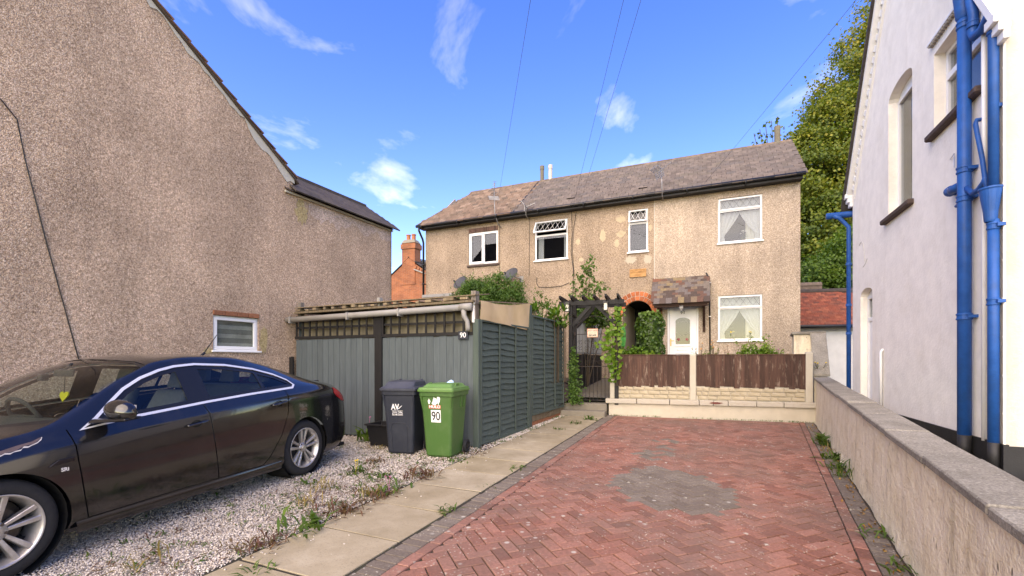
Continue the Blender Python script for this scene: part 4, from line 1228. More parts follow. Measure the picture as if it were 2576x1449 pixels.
# windows of the white house
def white_window(poly_rect, zd, sill_a, sill_z, arch_top=None):
    a0, a1, z0, z1 = poly_rect
    m = MB(); frame_ring(m, WR, a0, a1, z0, z1, .055, -.17, -.11)
    if zd: m.fbox(WR, a0+.055, a1-.055, -.17, -.10, zd-.04, zd+.04)
    if arch_top:
        n = len(arch_top); m.prism([WR.p(p[0], -.165, p[1]) for p in arch_top], Vector((WR.n[0], WR.n[1], 0))*.04)
    w = m.build('window', M['pvc'], wh, bevel=.005)
    if zd: pane(w, WR, a0+.055, a1-.055, z0+.055, zd-.04, -.14); pane(w, WR, a0+.055, a1-.055, zd+.04, z1-.055, -.14)
    else: pane(w, WR, a0+.055, a1-.055, z0+.055, z1-.055, -.14)
    m = MB(); m.fbox(WR, sill_a[0], sill_a[1], -.1, .075, sill_z-.075, sill_z); m.build('sill', M['brick_sill'], w, bevel=.015)
    return w
white_window((1.96,2.86,3.70,5.46), None, (1.9,3.0), 3.70, [(2.86,5.44),(1.96,5.44)] + [(2.41-.45*math.cos(R(t)), 5.46+.14*math.sin(R(t))) for t in range(10, 180, 20)])
white_window((.24,1.30,4.30,5.26), 4.92, (.18,1.37), 4.29)
M['dentil_dark'] = plain('dirty_moulding', (.35,.32,.27), .8, .3, 30)
m = MB(); m.fbox(WR, .2, 1.37, .0, .05, 5.40, 5.43); m.build('drip_mould', M['white_gloss'], wh)
for k in range(20):
    m = MB(); m.fbox(WR, .22+k*.057, .22+k*.057+.03, .0, .045, 5.37, 5.40); m.build('dentil', M['dentil_dark'], wh)
m = MB(); frame_ring(m, WR, 3.62, 4.28, .62, 2.66, .06, -.16, -.10); m.fbox(WR, 3.68, 4.22, -.16, -.10, 2.2, 2.27); m.fbox(WR, 3.68, 4.22, -.15, -.12, .66, 2.2); sd = m.build('side_door', M['white_gloss'], wh, bevel=.004)
pane(sd, WR, 3.68, 4.22, 2.27, 2.6, -.13)
m = MB(); m.prism([WR.p(p[0], -.165, p[1]) for p in [(4.28,2.66),(3.62,2.66)] + [(3.95-.33*math.cos(R(t)), 2.66+.12*math.sin(R(t))) for t in range(10, 180, 20)]], Vector((WR.n[0], WR.n[1], 0))*.05); m.build('door_head', M['white_gloss'], sd)
# lattice of blue drainpipes
def blue_pipe(pts, r, name='drainpipe', mat='blue', n=14, label=None):
    m = MB(); m.tube([WR.p(*p) for p in pts], r, n); o = m.build(name, M[mat], wh, smooth=True)
    if label: o['label'] = label
    return o
def collar(a, n, z, r, h=.05, clamp=True):
    m = MB()
    m.lathe(WR.p(a, n, z-h/2), (0,0,1), [(r*.98,-.012),(r*1.16,-.006),(r*1.16,.008),(r*1.06,.012),(r*1.06,h-.012),(r*1.16,h-.008),(r*1.16,h+.006),(r*.98,h+.012)], 18)
    if clamp: m.fbox(WR, a-r*.4-.055, a+r*.4, 0, n, z-.016, z+.016)
    return m.build('pipe_collar', M['blue'], wh, smooth=False)
PA, PNn, QA, QN = .36, .082, -.12, .058
blue_pipe([(PA,PNn,.72),(PA,PNn,5.16)], .057, label='wide blue soil pipe'); blue_pipe([(PA,PNn,.46),(PA,PNn,.722)], .0575, 'pipe_foot', 'black_paint')
for z in (3.50, 3.20, 1.96, 5.02): collar(PA, PNn, z, .057)
m = MB(); m.lathe(WR.p(PA,PNn,5.08), (0,0,1), [(.057,0),(.070,.02),(.076,.10),(.10,.35),(.105,.55),(.0,.55)], 18); m.build('pipe_socket', M['blue'], wh, smooth=True)
blue_pipe([(QA,QN,3.02),(QA,QN,4.72),(QA+.02,QN,4.80),(QA+.08,QN,4.83),(QA+.20,QN,4.78),(QA+.30,QN+.02,4.78),(QA+.33,QN+.02,4.85),(QA+.31,QN+.02,5.0),(QA+.38,QN+.03,5.3)], .041)
collar(QA, QN, 4.64, .043); collar(QA+.32, QN+.02, 4.92, .043, clamp=False)
m = MB(); m.lathe(WR.p(QA,QN+.02,2.84), (0,0,1), [(.042,-.02),(.048,0),(.054,.08),(.082,.28),(.090,.29),(.090,.305),(.078,.305),(.05,.12)], 20); m.build('hopper', M['blue'], wh, smooth=False)
blue_pipe([(QA,QN,.72),(QA,QN,2.84)], .043); blue_pipe([(QA,QN,.46),(QA,QN,.722)], .0435, 'pipe_foot', 'black_paint')
for z in (2.06, 2.78): collar(QA, QN, z, .043)
m = MB(); m.fbox(WR, QA-.03, QA+.03, .0, .04, 3.90, 3.93); m.build('pipe_clip', M['blue'], wh)
blue_pipe([(.16,.0,3.92),(.15,.07,3.92),(.145,.08,3.88),(.10,.082,3.74),(.02,.08,3.48),(-.02,.075,3.25),(-.05,.07,3.12)], .020, 'waste_pipe', n=10)
blue_pipe([(.32,.08,3.30),(.20,.08,3.20),(.08,.08,3.20),(.0,.075,3.24),(-.03,.07,3.28)], .027, 'waste_pipe', n=10)
blue_pipe([(.76,-.02,3.40),(.74,.05,3.40),(.60,.08,3.38),(.42,.082,3.36)], .046, 'branch_pipe')
blue_pipe([(.66,.0,3.20),(.64,.04,3.20),(.42,.06,3.22)], .017, 'waste_pipe', n=8)
m = MB(); m.lathe(WR.p(.73,.055,3.40), (WR.e[0], WR.e[1], 0), [(.048,-.03),(.056,-.025),(.056,.025),(.048,.03)], 16); m.build('pipe_collar', M['blue'], wh)
for pts in ([(4.35,.003,3.62),(4.22,.003,3.66),(4.12,.003,3.60),(4.05,.003,3.42),(4.02,.003,3.25)],[(4.12,.003,3.18),(4.0,.003,3.21),(3.88,.003,3.29)]):
    m = MB(); m.tube([WR.p(*p) for p in pts], .004, 5); m.build('hairline_crack', M['mortar_patch'], wh)
m = MB(); m.tube([WR.p(.14,.02,.7), WR.p(.14,.02,5.2)], .017, 8); m.build('cable_duct', M['white_gloss'], wh, smooth=True)
m = MB(); m.tube([WR.p(3.09,.03,.62), WR.p(3.09,.03,1.64), WR.p(3.09,.0,1.68)], .022, 8); m.build('white_vent_pipe', M['white_gloss'], wh, smooth=True)
m = MB(); m.tube([WR.p(.86,.01,3.80), WR.p(.74,.02,3.82), WR.p(.74,.02,3.66)], .005, 6); m.build('wire_hook', M['steel'], wh)
# far corner pipe and gutter end
m = MB(); m.tube([WR.p(4.86,.30,4.35), WR.p(4.86,.20,4.30), WR.p(4.84,.05,4.10), WR.p(4.84,.05,.62)], .038, 10); m.build('drainpipe', M['blue'], wh, smooth=True)
for z in (3.35, 2.55, 2.0):
    m = MB(); m.lathe(WR.p(4.84,.05,z), (0,0,1), [(.039,0),(.048,.005),(.048,.05),(.039,.055)], 12); m.build('pipe_collar', M['blue'], wh)
m = MB(); m.tube([WR.p(4.93,.40,4.37), WR.p(4.93,-2,4.37)], .06, 10); m.build('gutter', M['blue'], wh, smooth=True)

# ================================================================== GARAGE AND BRICK HOUSE BEYOND
GF = Fr((9.44, 15.0), (.975, -.22))
if GF.n[1] > 0: GF.n = -GF.n
ga = thing('garage', GF.p(0, -2, .7), 'low white garage with red clay tile roof behind the gap between the houses', 'garage')
m = MB(); wall_sheet(m, GF, [(-3,.5),(4,.5),(4,2.6),(-3,2.6)], [rect(-1.6,.62,.6,2.42)], 0, -.15); m.build('wall', M['white_garage'], ga)
m = MB(); m.fbox(GF, -1.6, .62, -.12, -.08, .6, 2.42)
for a in np.arange(-1.5, .62, .25): m.fbox(GF, a, a+.23, -.08, -.07, .62, 2.40)
m.fbox(GF, .42, .62, -.07, .0, .6, 2.42); m.build('door', M['blue_dark'], ga)
m = MB(); m.fbox(GF, -3, 4, .0, .03, 2.45, 2.58); m.build('lintel_board', M['pvc_grey'], ga)
m = MB(); m.tube([GF.p(-3,.22,2.60), GF.p(4,.22,2.60)], .055, 10); m.build('gutter', M['black_pvc'], ga, smooth=True)
M['tile_red'] = roof_tile_mat('red_clay_tile', [(.20,.055,.03),(.27,.075,.042),(.16,.05,.032),(.31,.10,.055),(.12,.045,.032)], (.10,.05,.035), .5)
RP, RZ = 1.75, 1.32
m = MB(); m.add([GF.p(-3,.2,2.62), GF.p(4,.2,2.62), GF.p(4,.2-RP,2.62+RZ), GF.p(-3,.2-RP,2.62+RZ)], [(0,1,2,3)]); gr = m.build('roof', M['tile_red'], ga)
tg = tile_mesh('garage_tile', .162, .16, .014, M['tile_red'])
NR = 18
gt = []
for r in range(NR):
    for k in range(20):
        a = -.75 + k*.166 + (.083 if r % 2 else 0)
        gt.append((a, r))
for i, (a, r) in enumerate(gt[:]):
    if a > 1.75: continue
    v = r/NR
    mm = slope_matrix(GF, a, .24-RP*v, 2.60+RZ*v, RP, RZ, .015, rv) @ Matrix.Translation((0,0,.012)) @ Matrix.Rotation(R(5), 4, 'X')
    inst('tile', tg, gr, None, mat4=mm)
m = MB(); m.tube([GF.p(-3,.2-RP,2.62+RZ), GF.p(4,.2-RP,2.62+RZ)], .11, 10); m.build('ridge', M['slate'], gr)
m = MB(); m.fbox(GF, -3, 1.4, -2.1, -1.9, 3.9, 4.22); m.tube([GF.p(-3,-2.0,4.24), GF.p(1.4,-2.0,4.24)], .12, 8); m.build('parapet', M['ridge'], ga)

BF = Fr((-5.6, 28.0), (.93, -.36))
if BF.n[1] > 0: BF.n = -BF.n
def brick_wall_mat(name, c1, c2, mort):
    t = NT(name); v = t.pos((1,1,1), (0,0,0)); g = t.n('ShaderNodeNewGeometry')
    sx = t.n('ShaderNodeSeparateXYZ'); t.l(g.outputs['Position'], sx.inputs[0])
    u = t.math('ADD', sx.outputs['X'], t.math('MULTIPLY', sx.outputs['Y'], .6)); cb = t.n('ShaderNodeCombineXYZ'); t.l(u, cb.inputs[0]); t.l(sx.outputs['Z'], cb.inputs[1])
    bt = t.n('ShaderNodeTexBrick'); bt.inputs['Scale'].default_value = 1.0; bt.inputs['Brick Width'].default_value = .225; bt.inputs['Row Height'].default_value = .078
    bt.inputs['Mortar Size'].default_value = .008; bt.inputs['Color1'].default_value = (*c1,1); bt.inputs['Color2'].default_value = (*c2,1); bt.inputs['Mortar'].default_value = (*mort,1)
    t.l(cb.outputs[0], bt.inputs['Vector'])
    c = t.mix(1.0, bt.outputs['Color'], t.ramp(t.noise(v, 1.5, 6, .65), [(.3,.6),(.6,1.05),(.8,1.15)]), 'MULTIPLY')
    t.set(Base_Color=c, Roughness=.9); t.bump(t.math('SUBTRACT', 1.0, bt.outputs['Fac']), .4, .01); return t.m
M['brick_wall'] = brick_wall_mat('orange_brickwork', (.36,.115,.045), (.27,.085,.038), (.28,.16,.10))
bh = thing('brick_house', BF.p(0, -3, .3), 'orange brick house with twin-pot chimney glimpsed between the pebbledashed houses', 'house')
AX = -.85
m = MB(); wall_sheet(m, BF, [(-5.5,.2),(5.5,.2),(5.5,3.6),(AX,7.75),(-5.5,4.4)], [], 0, -.2); m.build('wall', M['brick_wall'], bh)
m = MB()
for p in ((5.8,3.45),(-5.8,4.2)):
    m.add([BF.p(p[0],.06,p[1]), BF.p(AX,.06,7.86), BF.p(AX+3,-9,7.86), BF.p(p[0]+3,-9,p[1])], [(0,1,2,3)])
br = m.build('roof', M['slate'], bh)
for k in range(14):
    v = k/14
    p0 = Vector(BF.p(AX+(5.8-AX)*v, .08, 7.90-4.41*v)); p1 = Vector(BF.p(AX+3+(5.8-AX)*v, -9, 7.90-4.41*v))
    m = MB(); m.bar(p0, p1, .06, .05); m.build('tile_course', M['slate'], br)
for k in range(26):
    v = k/26
    m = MB(); m.fbox(BF, AX+.5+k*.18, AX+.5+k*.18+.1, .0, .09, 7.75-.655*(.5+k*.18)-.24, 7.75-.655*(.5+k*.18)-.12); m.build('brick', M['brick_wall'], bh)
m = MB(); m.fbox(BF, AX-.47, AX+.47, -.6, .04, 6.2, 8.78); m.fbox(BF, AX-.53, AX+.53, -.66, .10, 8.42, 8.72)
ch = m.build('chimney', M['brick_wall'], bh)
m = MB(); m.hexa([BF.p(a, n_, z) for a_, z in ((.50,8.78),(.36,9.0)) for a, n_ in ((AX-a_,-.28-a_*.65),(AX+a_,-.28-a_*.65),(AX+a_,-.28+a_*.72),(AX-a_,-.28+a_*.72))]); m.build('cap', M['step'], ch)
M['pot'] = plain('terracotta_pot', (.36,.13,.06), .8, .2, 8)
for a in (-.2, .18):
    m = MB(); m.lathe(BF.p(AX+a,-.28,8.98), (0,0,1), [(.15,0),(.125,.1),(.12,.30),(.145,.33),(.145,.38),(.10,.38),(.10,.2)], 14); m.build('chimney_pot', M['pot'], ch, smooth=False)
m = MB(); m.bar(BF.p(AX+.45,.08,7.1), BF.p(AX+1.25,.08,6.78), .14, .06); m.build('lead_flashing', M['pvc_grey'], ch)

# ================================================================== BOUNDARY WALL ON THE RIGHT
BW = Fr(WO, WD)
if BW.n[0] > 0: BW.n = -BW.n           # n points to the driveway
def cop_z(a): return .80 + .0355*(WO[1] + WD[1]*a)
bw = thing('boundary_wall', BW.p(2.5, -.1, .1), 'long cream rendered boundary wall with grey concrete coping beside the driveway', 'wall')
m = MB(); N = 60; A0, A1 = -2.5, 7.42
rw = random.Random(8)
for i in range(N+1):
    a = A0 + (A1-A0)*i/N
    y = WO[1]+WD[1]*a
    m.v += [BW.p(a, .03+.012*math.sin(i*1.3), G(y)-.1), BW.p(a, .012+.006*math.sin(i*.7), G(y)+.12), BW.p(a, .0+.005*math.sin(i*2.1), cop_z(a)-.062), BW.p(a, -.22, cop_z(a)-.062), BW.p(a, -.22, G(y)-.1)]
for i in range(N):
    for k in range(4): b = i*5+k; m.f.append((b, b+1, b+6, b+5))
m.f += [(0,1,2,3,4), tuple(N*5+k for k in (4,3,2,1,0))]
m.build('wall', M['cream_wall'], bw)
a = -.45 - 1.03*2
while a < 7.4:
    a1 = min(a+1.03, 7.44); m = MB(); e = [rw.uniform(-.006,.006) for _ in range(6)]
    g_ = .005
    zz = [cop_z(q) for q in (a, a1)]
    m.hexa([BW.p(a+g_, .035+e[0], zz[0]-.06+e[2]), BW.p(a1-g_, .035+e[1], zz[1]-.06+e[2]), BW.p(a1-g_, -.255, zz[1]-.06+e[2]), BW.p(a+g_, -.255, zz[0]-.06+e[2]),
            BW.p(a+g_, .035+e[0], zz[0]-.008+e[2]), BW.p(a1-g_, .035+e[1], zz[1]-.008+e[2]), BW.p(a1-g_, -.255, zz[1]+e[2]), BW.p(a+g_, -.255, zz[0]+e[2])])
    m.build('coping_stone', M['coping'], bw, bevel=.008); a += 1.03
# raking pier at the far end
m = MB(); prof = [(7.46,.2),(7.46,1.14),(7.62,1.20),(8.30,2.10),(9.3,2.10),(9.3,.2)]
pr = thing('raking_pier', BW.p(8.3, .15, .2), 'tall pier with sloping concrete top where the boundary wall meets the pebbledashed corner', 'wall')
m.prism([BW.p(q[0], .02, q[1]) for q in prof], Vector((BW.n[0], BW.n[1], 0))*-.24); m.build('pier', M['cream_wall'], pr)
m = MB(); m.fbox(BW, 8.28, 9.3, .02, .36, .2, 2.10); m.build('end_block', M['cream_wall'], pr)
m = MB(); m.hexa([BW.p(a, n_, z) for dz in (0, .055) for a, n_, z in ((7.44,.04,1.155+dz),(8.27,.04,2.105+dz),(8.27,-.26,2.105+dz),(7.44,-.26,1.155+dz))]); m.build('raking_coping', M['coping'], pr, bevel=.008)
m = MB(); m.fbox(BW, 8.24, 9.32, -.26, .40, 2.105, 2.165); m.build('coping_stone', M['coping'], pr, bevel=.008)

# ================================================================== GARDEN WALL AND LOW FENCE
gw = thing('garden_wall', FWf.p(2.2, -.1, .2), 'low cream retaining wall with flaking coping at the end of the driveway', 'wall')
m = MB(); m.fbox(FWf, -.02, 4.32, -.22, .0, .05, .485); m.build('wall', M['cream_paint'], gw)
cuts = [-.03, .62, 1.15, 1.72, 2.02, 2.32, 2.95, 3.68, 4.40]
for i in range(len(cuts)-1):
    m = MB(); e = [rw.uniform(-.012,.012) for _ in range(4)]
    m.fbox(FWf, cuts[i]+.006, cuts[i+1]-.006, -.26, .055+e[0], .49, .60+e[1]*.5); m.build('coping_stone', M['old_coping'], gw, bevel=.014, seg=2)
M['red_flake'] = plain('old_red_paint', (.17,.05,.04), .8, .3)
m = MB(); p = blob((1.98,.555), .13, .022, 9, 14, .3); m.add([FWf.p(q[0], .073, q[1]) for q in p], [tuple(range(len(p)))]); m.build('red_paint_flake', M['red_flake'], gw)
# concrete posts
for a, lab, h in ((.12,'right-hand concrete fence post against the boundary wall',1.69),(2.445,'middle concrete fence post between the two brown fence panels',1.655),(4.23,'left-hand concrete fence post beside the pergola gate, ivy climbing behind',1.665)):
    t = thing('concrete_post', FWf.p(a, -.09, .6), lab, 'fence post', 'concrete posts of the low fence')
    m = MB(); w_ = .068
    m.hexa([FWf.p(a+x, n_, z) for z in (.595, h-.03) for x, n_ in ((-w_,-.02),(w_,-.02),(w_,-.145),(-w_,-.145))]); m.build('shaft', M['post_conc'], t, bevel=.012)
    m = MB(); m.hexa([FWf.p(a+x*s_, -.0825+n_*s_, z) for z, s_ in ((h-.028, 1), (h, .7)) for x, n_ in ((-w_+.006,.055),(w_-.006,.055),(w_-.006,-.055),(-w_+.006,-.055))]); m.build('cap', M['post_conc'], t)
M['brown_board'] = wood_mat('weathered_brown_board', (.085,.042,.030), (.038,.020,.015), .28, wear=(.36,.28,.22), wear_pos=(.55,.74))
for a0, a1, lab in ((.19,2.375,'wide brown closeboard panel with worn boards, right of the middle post'),(2.515,4.16,'narrower brown closeboard panel left of the middle post')):
    t = thing('closeboard_fence', FWf.p((a0+a1)/2, -.09, .9), lab, 'fence panel', 'brown panels of the low fence')
    n = round((a1-a0)/.098); w = (a1-a0)/n
    for k in range(n):
        m = MB(); x0 = a0+k*w; zb = .90+rw.uniform(-.025,.03); zt = 1.625+rw.uniform(-.004,.004)
        q0 = rw.uniform(-.004,.004); lean = rw.uniform(-.004,.004)
        m.hexa([FWf.p(x0-.004+lean, -.040+q0, zb), FWf.p(x0+w+.012+lean, -.054+q0, zb), FWf.p(x0+w+.012+lean, -.062, zb), FWf.p(x0-.004+lean, -.062, zb), FWf.p(x0-.004, -.040+q0, zt), FWf.p(x0+w+.012, -.054+q0, zt), FWf.p(x0+w+.012, -.062, zt), FWf.p(x0-.004, -.062, zt)])
        m.build('board', M['brown_board'], t)
    m = MB(); m.fbox(FWf, a0, a1, -.10, -.03, 1.626, 1.642); m.build('capping', M['brown_board'], t)
    m = MB()
    for z in (1.0, 1.5): m.fbox(FWf, a0, a1, -.10, -.063, z, z+.05)
    m.build('rail', M['brown_board'], t)
    tb = thing('gravel_board', FWf.p((a0+a1)/2, -.09, .6), 'rock-faced buff concrete base panel under the %s fence panel' % ('wide right' if a0 < 1 else 'narrow left'), 'base panel', 'stone-effect base panels')
    m = MB(); m.fbox(FWf, a0, a1, -.11, -.062, .60, .96); m.build('panel', M['post_conc'], tb)
    x = a0+.02; row = 0
    for row, (z0, z1) in enumerate(((.615,.70),(.708,.795),(.803,.885))):
        x = a0+.01
        while x < a1-.05:
            L = rw.choice([.14,.2,.26,.3]); 
            if row == 1 and rw.random() < .12: L = .16
            x1 = min(x+L, a1-.005)
            m = MB(); d_ = rw.uniform(-.004,.01)
            cxm = (x+x1)/2 + rw.uniform(-.03,.03)
            m.hexa([FWf.p(x+.004,-.062,z0), FWf.p(x1-.004,-.062,z0), FWf.p(x1-.004,-.062,z1), FWf.p(x+.004,-.062,z1), FWf.p(x+.014,-.040+d_,z0+.012), FWf.p(x1-.014,-.044+d_,z0+.012), FWf.p(x1-.014,-.036+d_,z1-.014), FWf.p(x+.014,-.048+d_,z1-.012)])
            m.build('stone', M['stone_face'], tb); x = x1

# ---- steps up to the gate
PG = Fr((1.48, 11.2), (.95, -.31))
if PG.n[1] > 0: PG.n = -PG.n
st = thing('garden_steps', PG.p(.4, .2, .2), 'two worn concrete steps leading up to the iron gate', 'steps')
m = MB(); m.fbox(PG, -.27, .84, .05, .50, .15, .325); m.build('step', M['step'], st, bevel=.012)
m = MB(); m.fbox(PG, -.25, .84, -.4, .13, .15, .47); m.build('step', M['step'], st, bevel=.012)

# ================================================================== SHED
SF = Fr((-.57, 7.2), (-.919, .393))
if SF.n[1] > 0: SF.n = -SF.n
M['grey_board'] = wood_mat('grey_blue_painted_board', (.090,.110,.115), (.066,.083,.087), .10, sc=1.2, rough=.7)
M['grey_dark_board'] = wood_mat('grey_green_painted_lap', (.068,.092,.078), (.048,.068,.058), .12, sc=1.0, rough=.7)
M['black_wood'] = wood_mat('black_stained_wood', (.014,.013,.013), (.008,.008,.008), .2, rough=.6)
M['raw_wood'] = wood_mat('weathered_bare_wood', (.24,.185,.115), (.12,.085,.05), .3, wear=(.33,.30,.24), wear_pos=(.55,.75))
M['old_post'] = wood_mat('silvered_post', (.22,.19,.16), (.10,.085,.07), .15)
M['ply'] = plain('dull_olive_sheet', (.19,.165,.11), .9, .25, 3, bump=.1)
sh = thing('garden_shed', SF.p(1.9, -.8, .15), 'grey-blue boarded shed with black trellis band and white gutter behind the bins', 'shed')
rsd = random.Random(15)
for a0, a1 in ((.025,1.80),(1.985,3.84)):
    n = 14; w = (a1-a0)/n
    for k in range(n):
        x = a0+k*w; m = MB(); y_ = G(SF.p(x,0,0)[1]); zt = 1.895+rsd.uniform(-.008,.010)
        m.hexa([SF.p(x-.003,.012,y_+.02), SF.p(x+w+.01,.004,y_+.02), SF.p(x+w+.01,-.008,y_+.02), SF.p(x-.003,-.008,y_+.02), SF.p(x-.003,.012,zt), SF.p(x+w+.01,.004,zt), SF.p(x+w+.01,-.008,zt), SF.p(x-.003,-.008,zt)])
        m.build('board', M['grey_board'], sh)
for a, zt, mt in ((1.89, 2.30, 'black_wood'),):
    m = MB(); m.fbox(SF, a-.075, a+.075, -.06, .035, .15, zt); m.build('post', M[mt], sh, bevel=.004)
m = MB(); m.fbox(SF, .0, 3.86, -.04, .025, 1.905, 1.955); m.build('rail', M['black_wood'], sh)
m = MB(); m.fbox(SF, .0, 3.86, -.015, .01, 2.10, 2.135); m.build('rail', M['black_wood'], sh)
m = MB(); m.fbox(SF, .0, 3.86, -.05, .01, 2.29, 2.34); m.build('rail', M['black_wood'], sh)
for a0, a1, n in ((.03,1.80,10),(1.98,3.82,11)):
    for k in range(n+1):
        a = a0+(a1-a0)*k/n; m = MB(); m.fbox(SF, a-.018, a+.018, .011, .028, 1.95, 2.29); m.build('trellis_slat', M['black_wood'], sh)
m = MB(); m.fbox(SF, .05, 3.84, -.12, -.10, 1.9, 2.36); m.build('backing_sheet', M['ply'], sh)
m = MB(); m.fbox(SF, .02, 3.86, -1.66, -1.62, .15, 2.3); m.fbox(SF, 3.82, 3.86, -1.6, -.06, .15, 2.3); m.build('rear_panel', M['grey_board'], sh)
M['poly'] = glass_mat('dirty_corrugated_sheet', (.55,.53,.45), .3)
m = MB()
NXs = 60
for i in range(NXs+1):
    a = -.02+3.9*i/NXs; dz = .012*math.sin(i*2.1)
    m.v += [SF.p(a,.09,2.385+dz), SF.p(a,-1.7,2.52+dz)]
for i in range(NXs): m.f.append((2*i, 2*i+1, 2*i+3, 2*i+2))
m.build('corrugated_roof', M['ply'], sh)
# loose boards and battens lying on the roof
m = MB(); m.bar(SF.p(.0,.06,2.43), SF.p(3.8,.06,2.395), .09, .035); m.build('roof_batten', M['raw_wood'], sh)
for k in range(17):
    a = .10+k*.225+rsd.uniform(-.05,.05); m = MB(); z = 2.465 - a*.010; wd_ = rsd.uniform(.05,.14)
    m.fbox(SF, a, a+wd_, -.25, .065+rsd.uniform(-.02,.04), z, z+rsd.uniform(.03,.05)); m.build('batten_end', M['raw_wood'], sh)
m = MB(); m.hexa([SF.p(a, n_, z) for a, n_, z in ((-.02,.06,2.52),(3.84,.06,2.485),(3.84,-.45,2.53),(-.02,-.45,2.60),(-.02,.06,2.535),(3.84,.06,2.50),(3.84,-.45,2.545),(-.02,-.45,2.615))]); m.build('roof_board', M['raw_wood'], sh)
for a, z0, z1, w_, mt in ((.035,2.1,2.60,.085,'old_post'),(1.93,2.4,2.60,.06,'pvc_grey'),(3.80,2.3,2.61,.08,'old_post')):
    m = MB(); m.fbox(SF, a-w_/2, a+w_/2, -.11, -.02 if a > .1 else .02, z0, z1); m.build('corner_post', M[mt], sh, bevel=.004)
# gutter
m = MB()
gpts = [SF.p(.20,.10,2.335), SF.p(3.98,.10,2.265)]
m.tube(gpts, .052, 14)
m.build('gutter', M['pvc_grey'], sh, smooth=True)
m = MB()
for a in (1.38, 2.48, 3.86): m.fbox(SF, a-.015, a+.015, .02, .16, 2.20+.018*(3.9-a)*.9, 2.325+.018*(3.9-a)); 
m.build('gutter_bracket', M['pvc_grey'], sh)
m = MB(); m.tube([SF.p(.02,.10,2.34), SF.p(.22,.10,2.335)], .06, 14); m.tube([SF.p(.16,.10,2.30), SF.p(.155,.10,2.20), SF.p(.11,.085,2.12), SF.p(.10,.075,2.02), SF.p(.10,.07,1.97)], [.045,.04,.036,.04,.036], 12); m.build('gutter_outlet', M['pvc_grey'], sh, smooth=True)
m = MB(); m.fbox(SF, .005, .04, .025, .04, 2.1, 2.44); m.build('white_strip', M['pvc'], sh)
# number sign
ns = thing('number_sign', SF.p(.20, .03, 1.88), 'small dark slate sign reading 90 at the corner of the shed', 'sign')
M['slate_sign'] = plain('dark_slate', (.02,.024,.034), .5, .15); M['white_letter'] = plain('white_lettering', (.82,.82,.82), .5, .02)
m = MB(); m.fbox(SF, .115, .295, .036, .046, 1.835, 1.965); m.build('plate', M['slate_sign'], ns, bevel=.002)
place_text('lettering', '90', SF, .205, .047, 1.90, .115, M['white_letter'], ns, depth=.002)

bp = thing('fence_stub', SF.p(3.98, .1, .15), 'short black timber stub between the gable wall and the grey shed', 'fence post')
for k in range(3):
    m = MB(); m.fbox(SF, 3.89+k*.055, 3.94+k*.055, .02-.01*k, .05, .1, 1.575-.01*k); m.build('board', M['black_wood'], bp)

# ================================================================== GREEN LAP FENCE
GFn = Fr((-.55, 7.2), (.423, .906))
if GFn.n[0] < 0: GFn.n = -GFn.n
def lap_panel(a0, a1, z0, z1, label, sag):
    t = thing('lap_fence', GFn.p((a0+a1)/2, 0, z0), label, 'fence panel', 'dark green lap panels along the path')
    n = 19; h = (z1-z0-.05)/n; r_ = random.Random(int(a0*10)+3)
    for k in range(n):
        zb = z0+.03+k*h; m = MB(); NS = 14; ph = r_.uniform(0, 6); am = r_.uniform(.004,.017)
        for i in range(NS+1):
            a = a0+.03+(a1-a0-.06)*i/NS; zw = zb + am*math.sin(i*.75+ph) + .006*math.sin(i*2.2+ph*2)
            m.v += [GFn.p(a,.040,zw-.014), GFn.p(a,.008,zb+h+.012), GFn.p(a,-.002,zb+h+.012), GFn.p(a,.026,zw-.014)]
        for i in range(NS):
            for q in range(4): b = i*4; m.f.append((b+q, b+(q+1)%4, b+4+(q+1)%4, b+4+q))
        m.build('lap_board', M['grey_dark_board'], t)
    for x in (a0, a0+(a1-a0)*.34, a0+(a1-a0)*.68, a1-.045):
        m = MB(); m.fbox(GFn, x, x+.042, .036, .058, z0, z1); m.build('batten', M['grey_dark_board'], t, bevel=.003)
    m = MB(); m.fbox(GFn, a0, a1, -.012, .062, z1, z1+.03); m.build('capping', M['grey_dark_board'], t)
    m = MB(); m.fbox(GFn, a0+.043, a1-.046, .036, .059, z0, z0+.045); m.build('bottom_rail', M['grey_dark_board'], t)
lap_panel(.03, 1.97, .17, 2.12, 'dark green lap panel nearest the green bin, tan mesh above it', .1)
lap_panel(2.15, 4.12, .40, 2.38, 'dark green lap panel next to the pergola, laurel leaves above it', .1)
t = thing('fence_post', GFn.p(2.06, 0, .1), 'tall dark green timber post between the two lap panels', 'fence post')
m = MB(); m.fbox(GFn, 2.0, 2.12, -.05, .06, .1, 2.60); m.build('post', M['grey_dark_board'], t, bevel=.005)
t = thing('fence_post', GFn.p(0, 0, .1), 'corner post of the lap fence where it meets the shed', 'fence post')
m = MB(); m.fbox(GFn, -.045, .026, -.05, .05, .1, 2.15); m.build('post', M['grey_dark_board'], t, bevel=.005)
t = thing('plinth_board', GFn.p(3.1, 0, .2), 'rough timber and brick footing under the further lap panel', 'plinth')
m = MB(); m.fbox(GFn, 2.15, 4.12, -.03, .03, .27, .395); m.build('sleeper', M['raw_wood'], t); m = MB(); m.fbox(GFn, 2.15, 4.12, -.03, .015, .12, .265); m.build('footing', M['lintel_brick'], t)
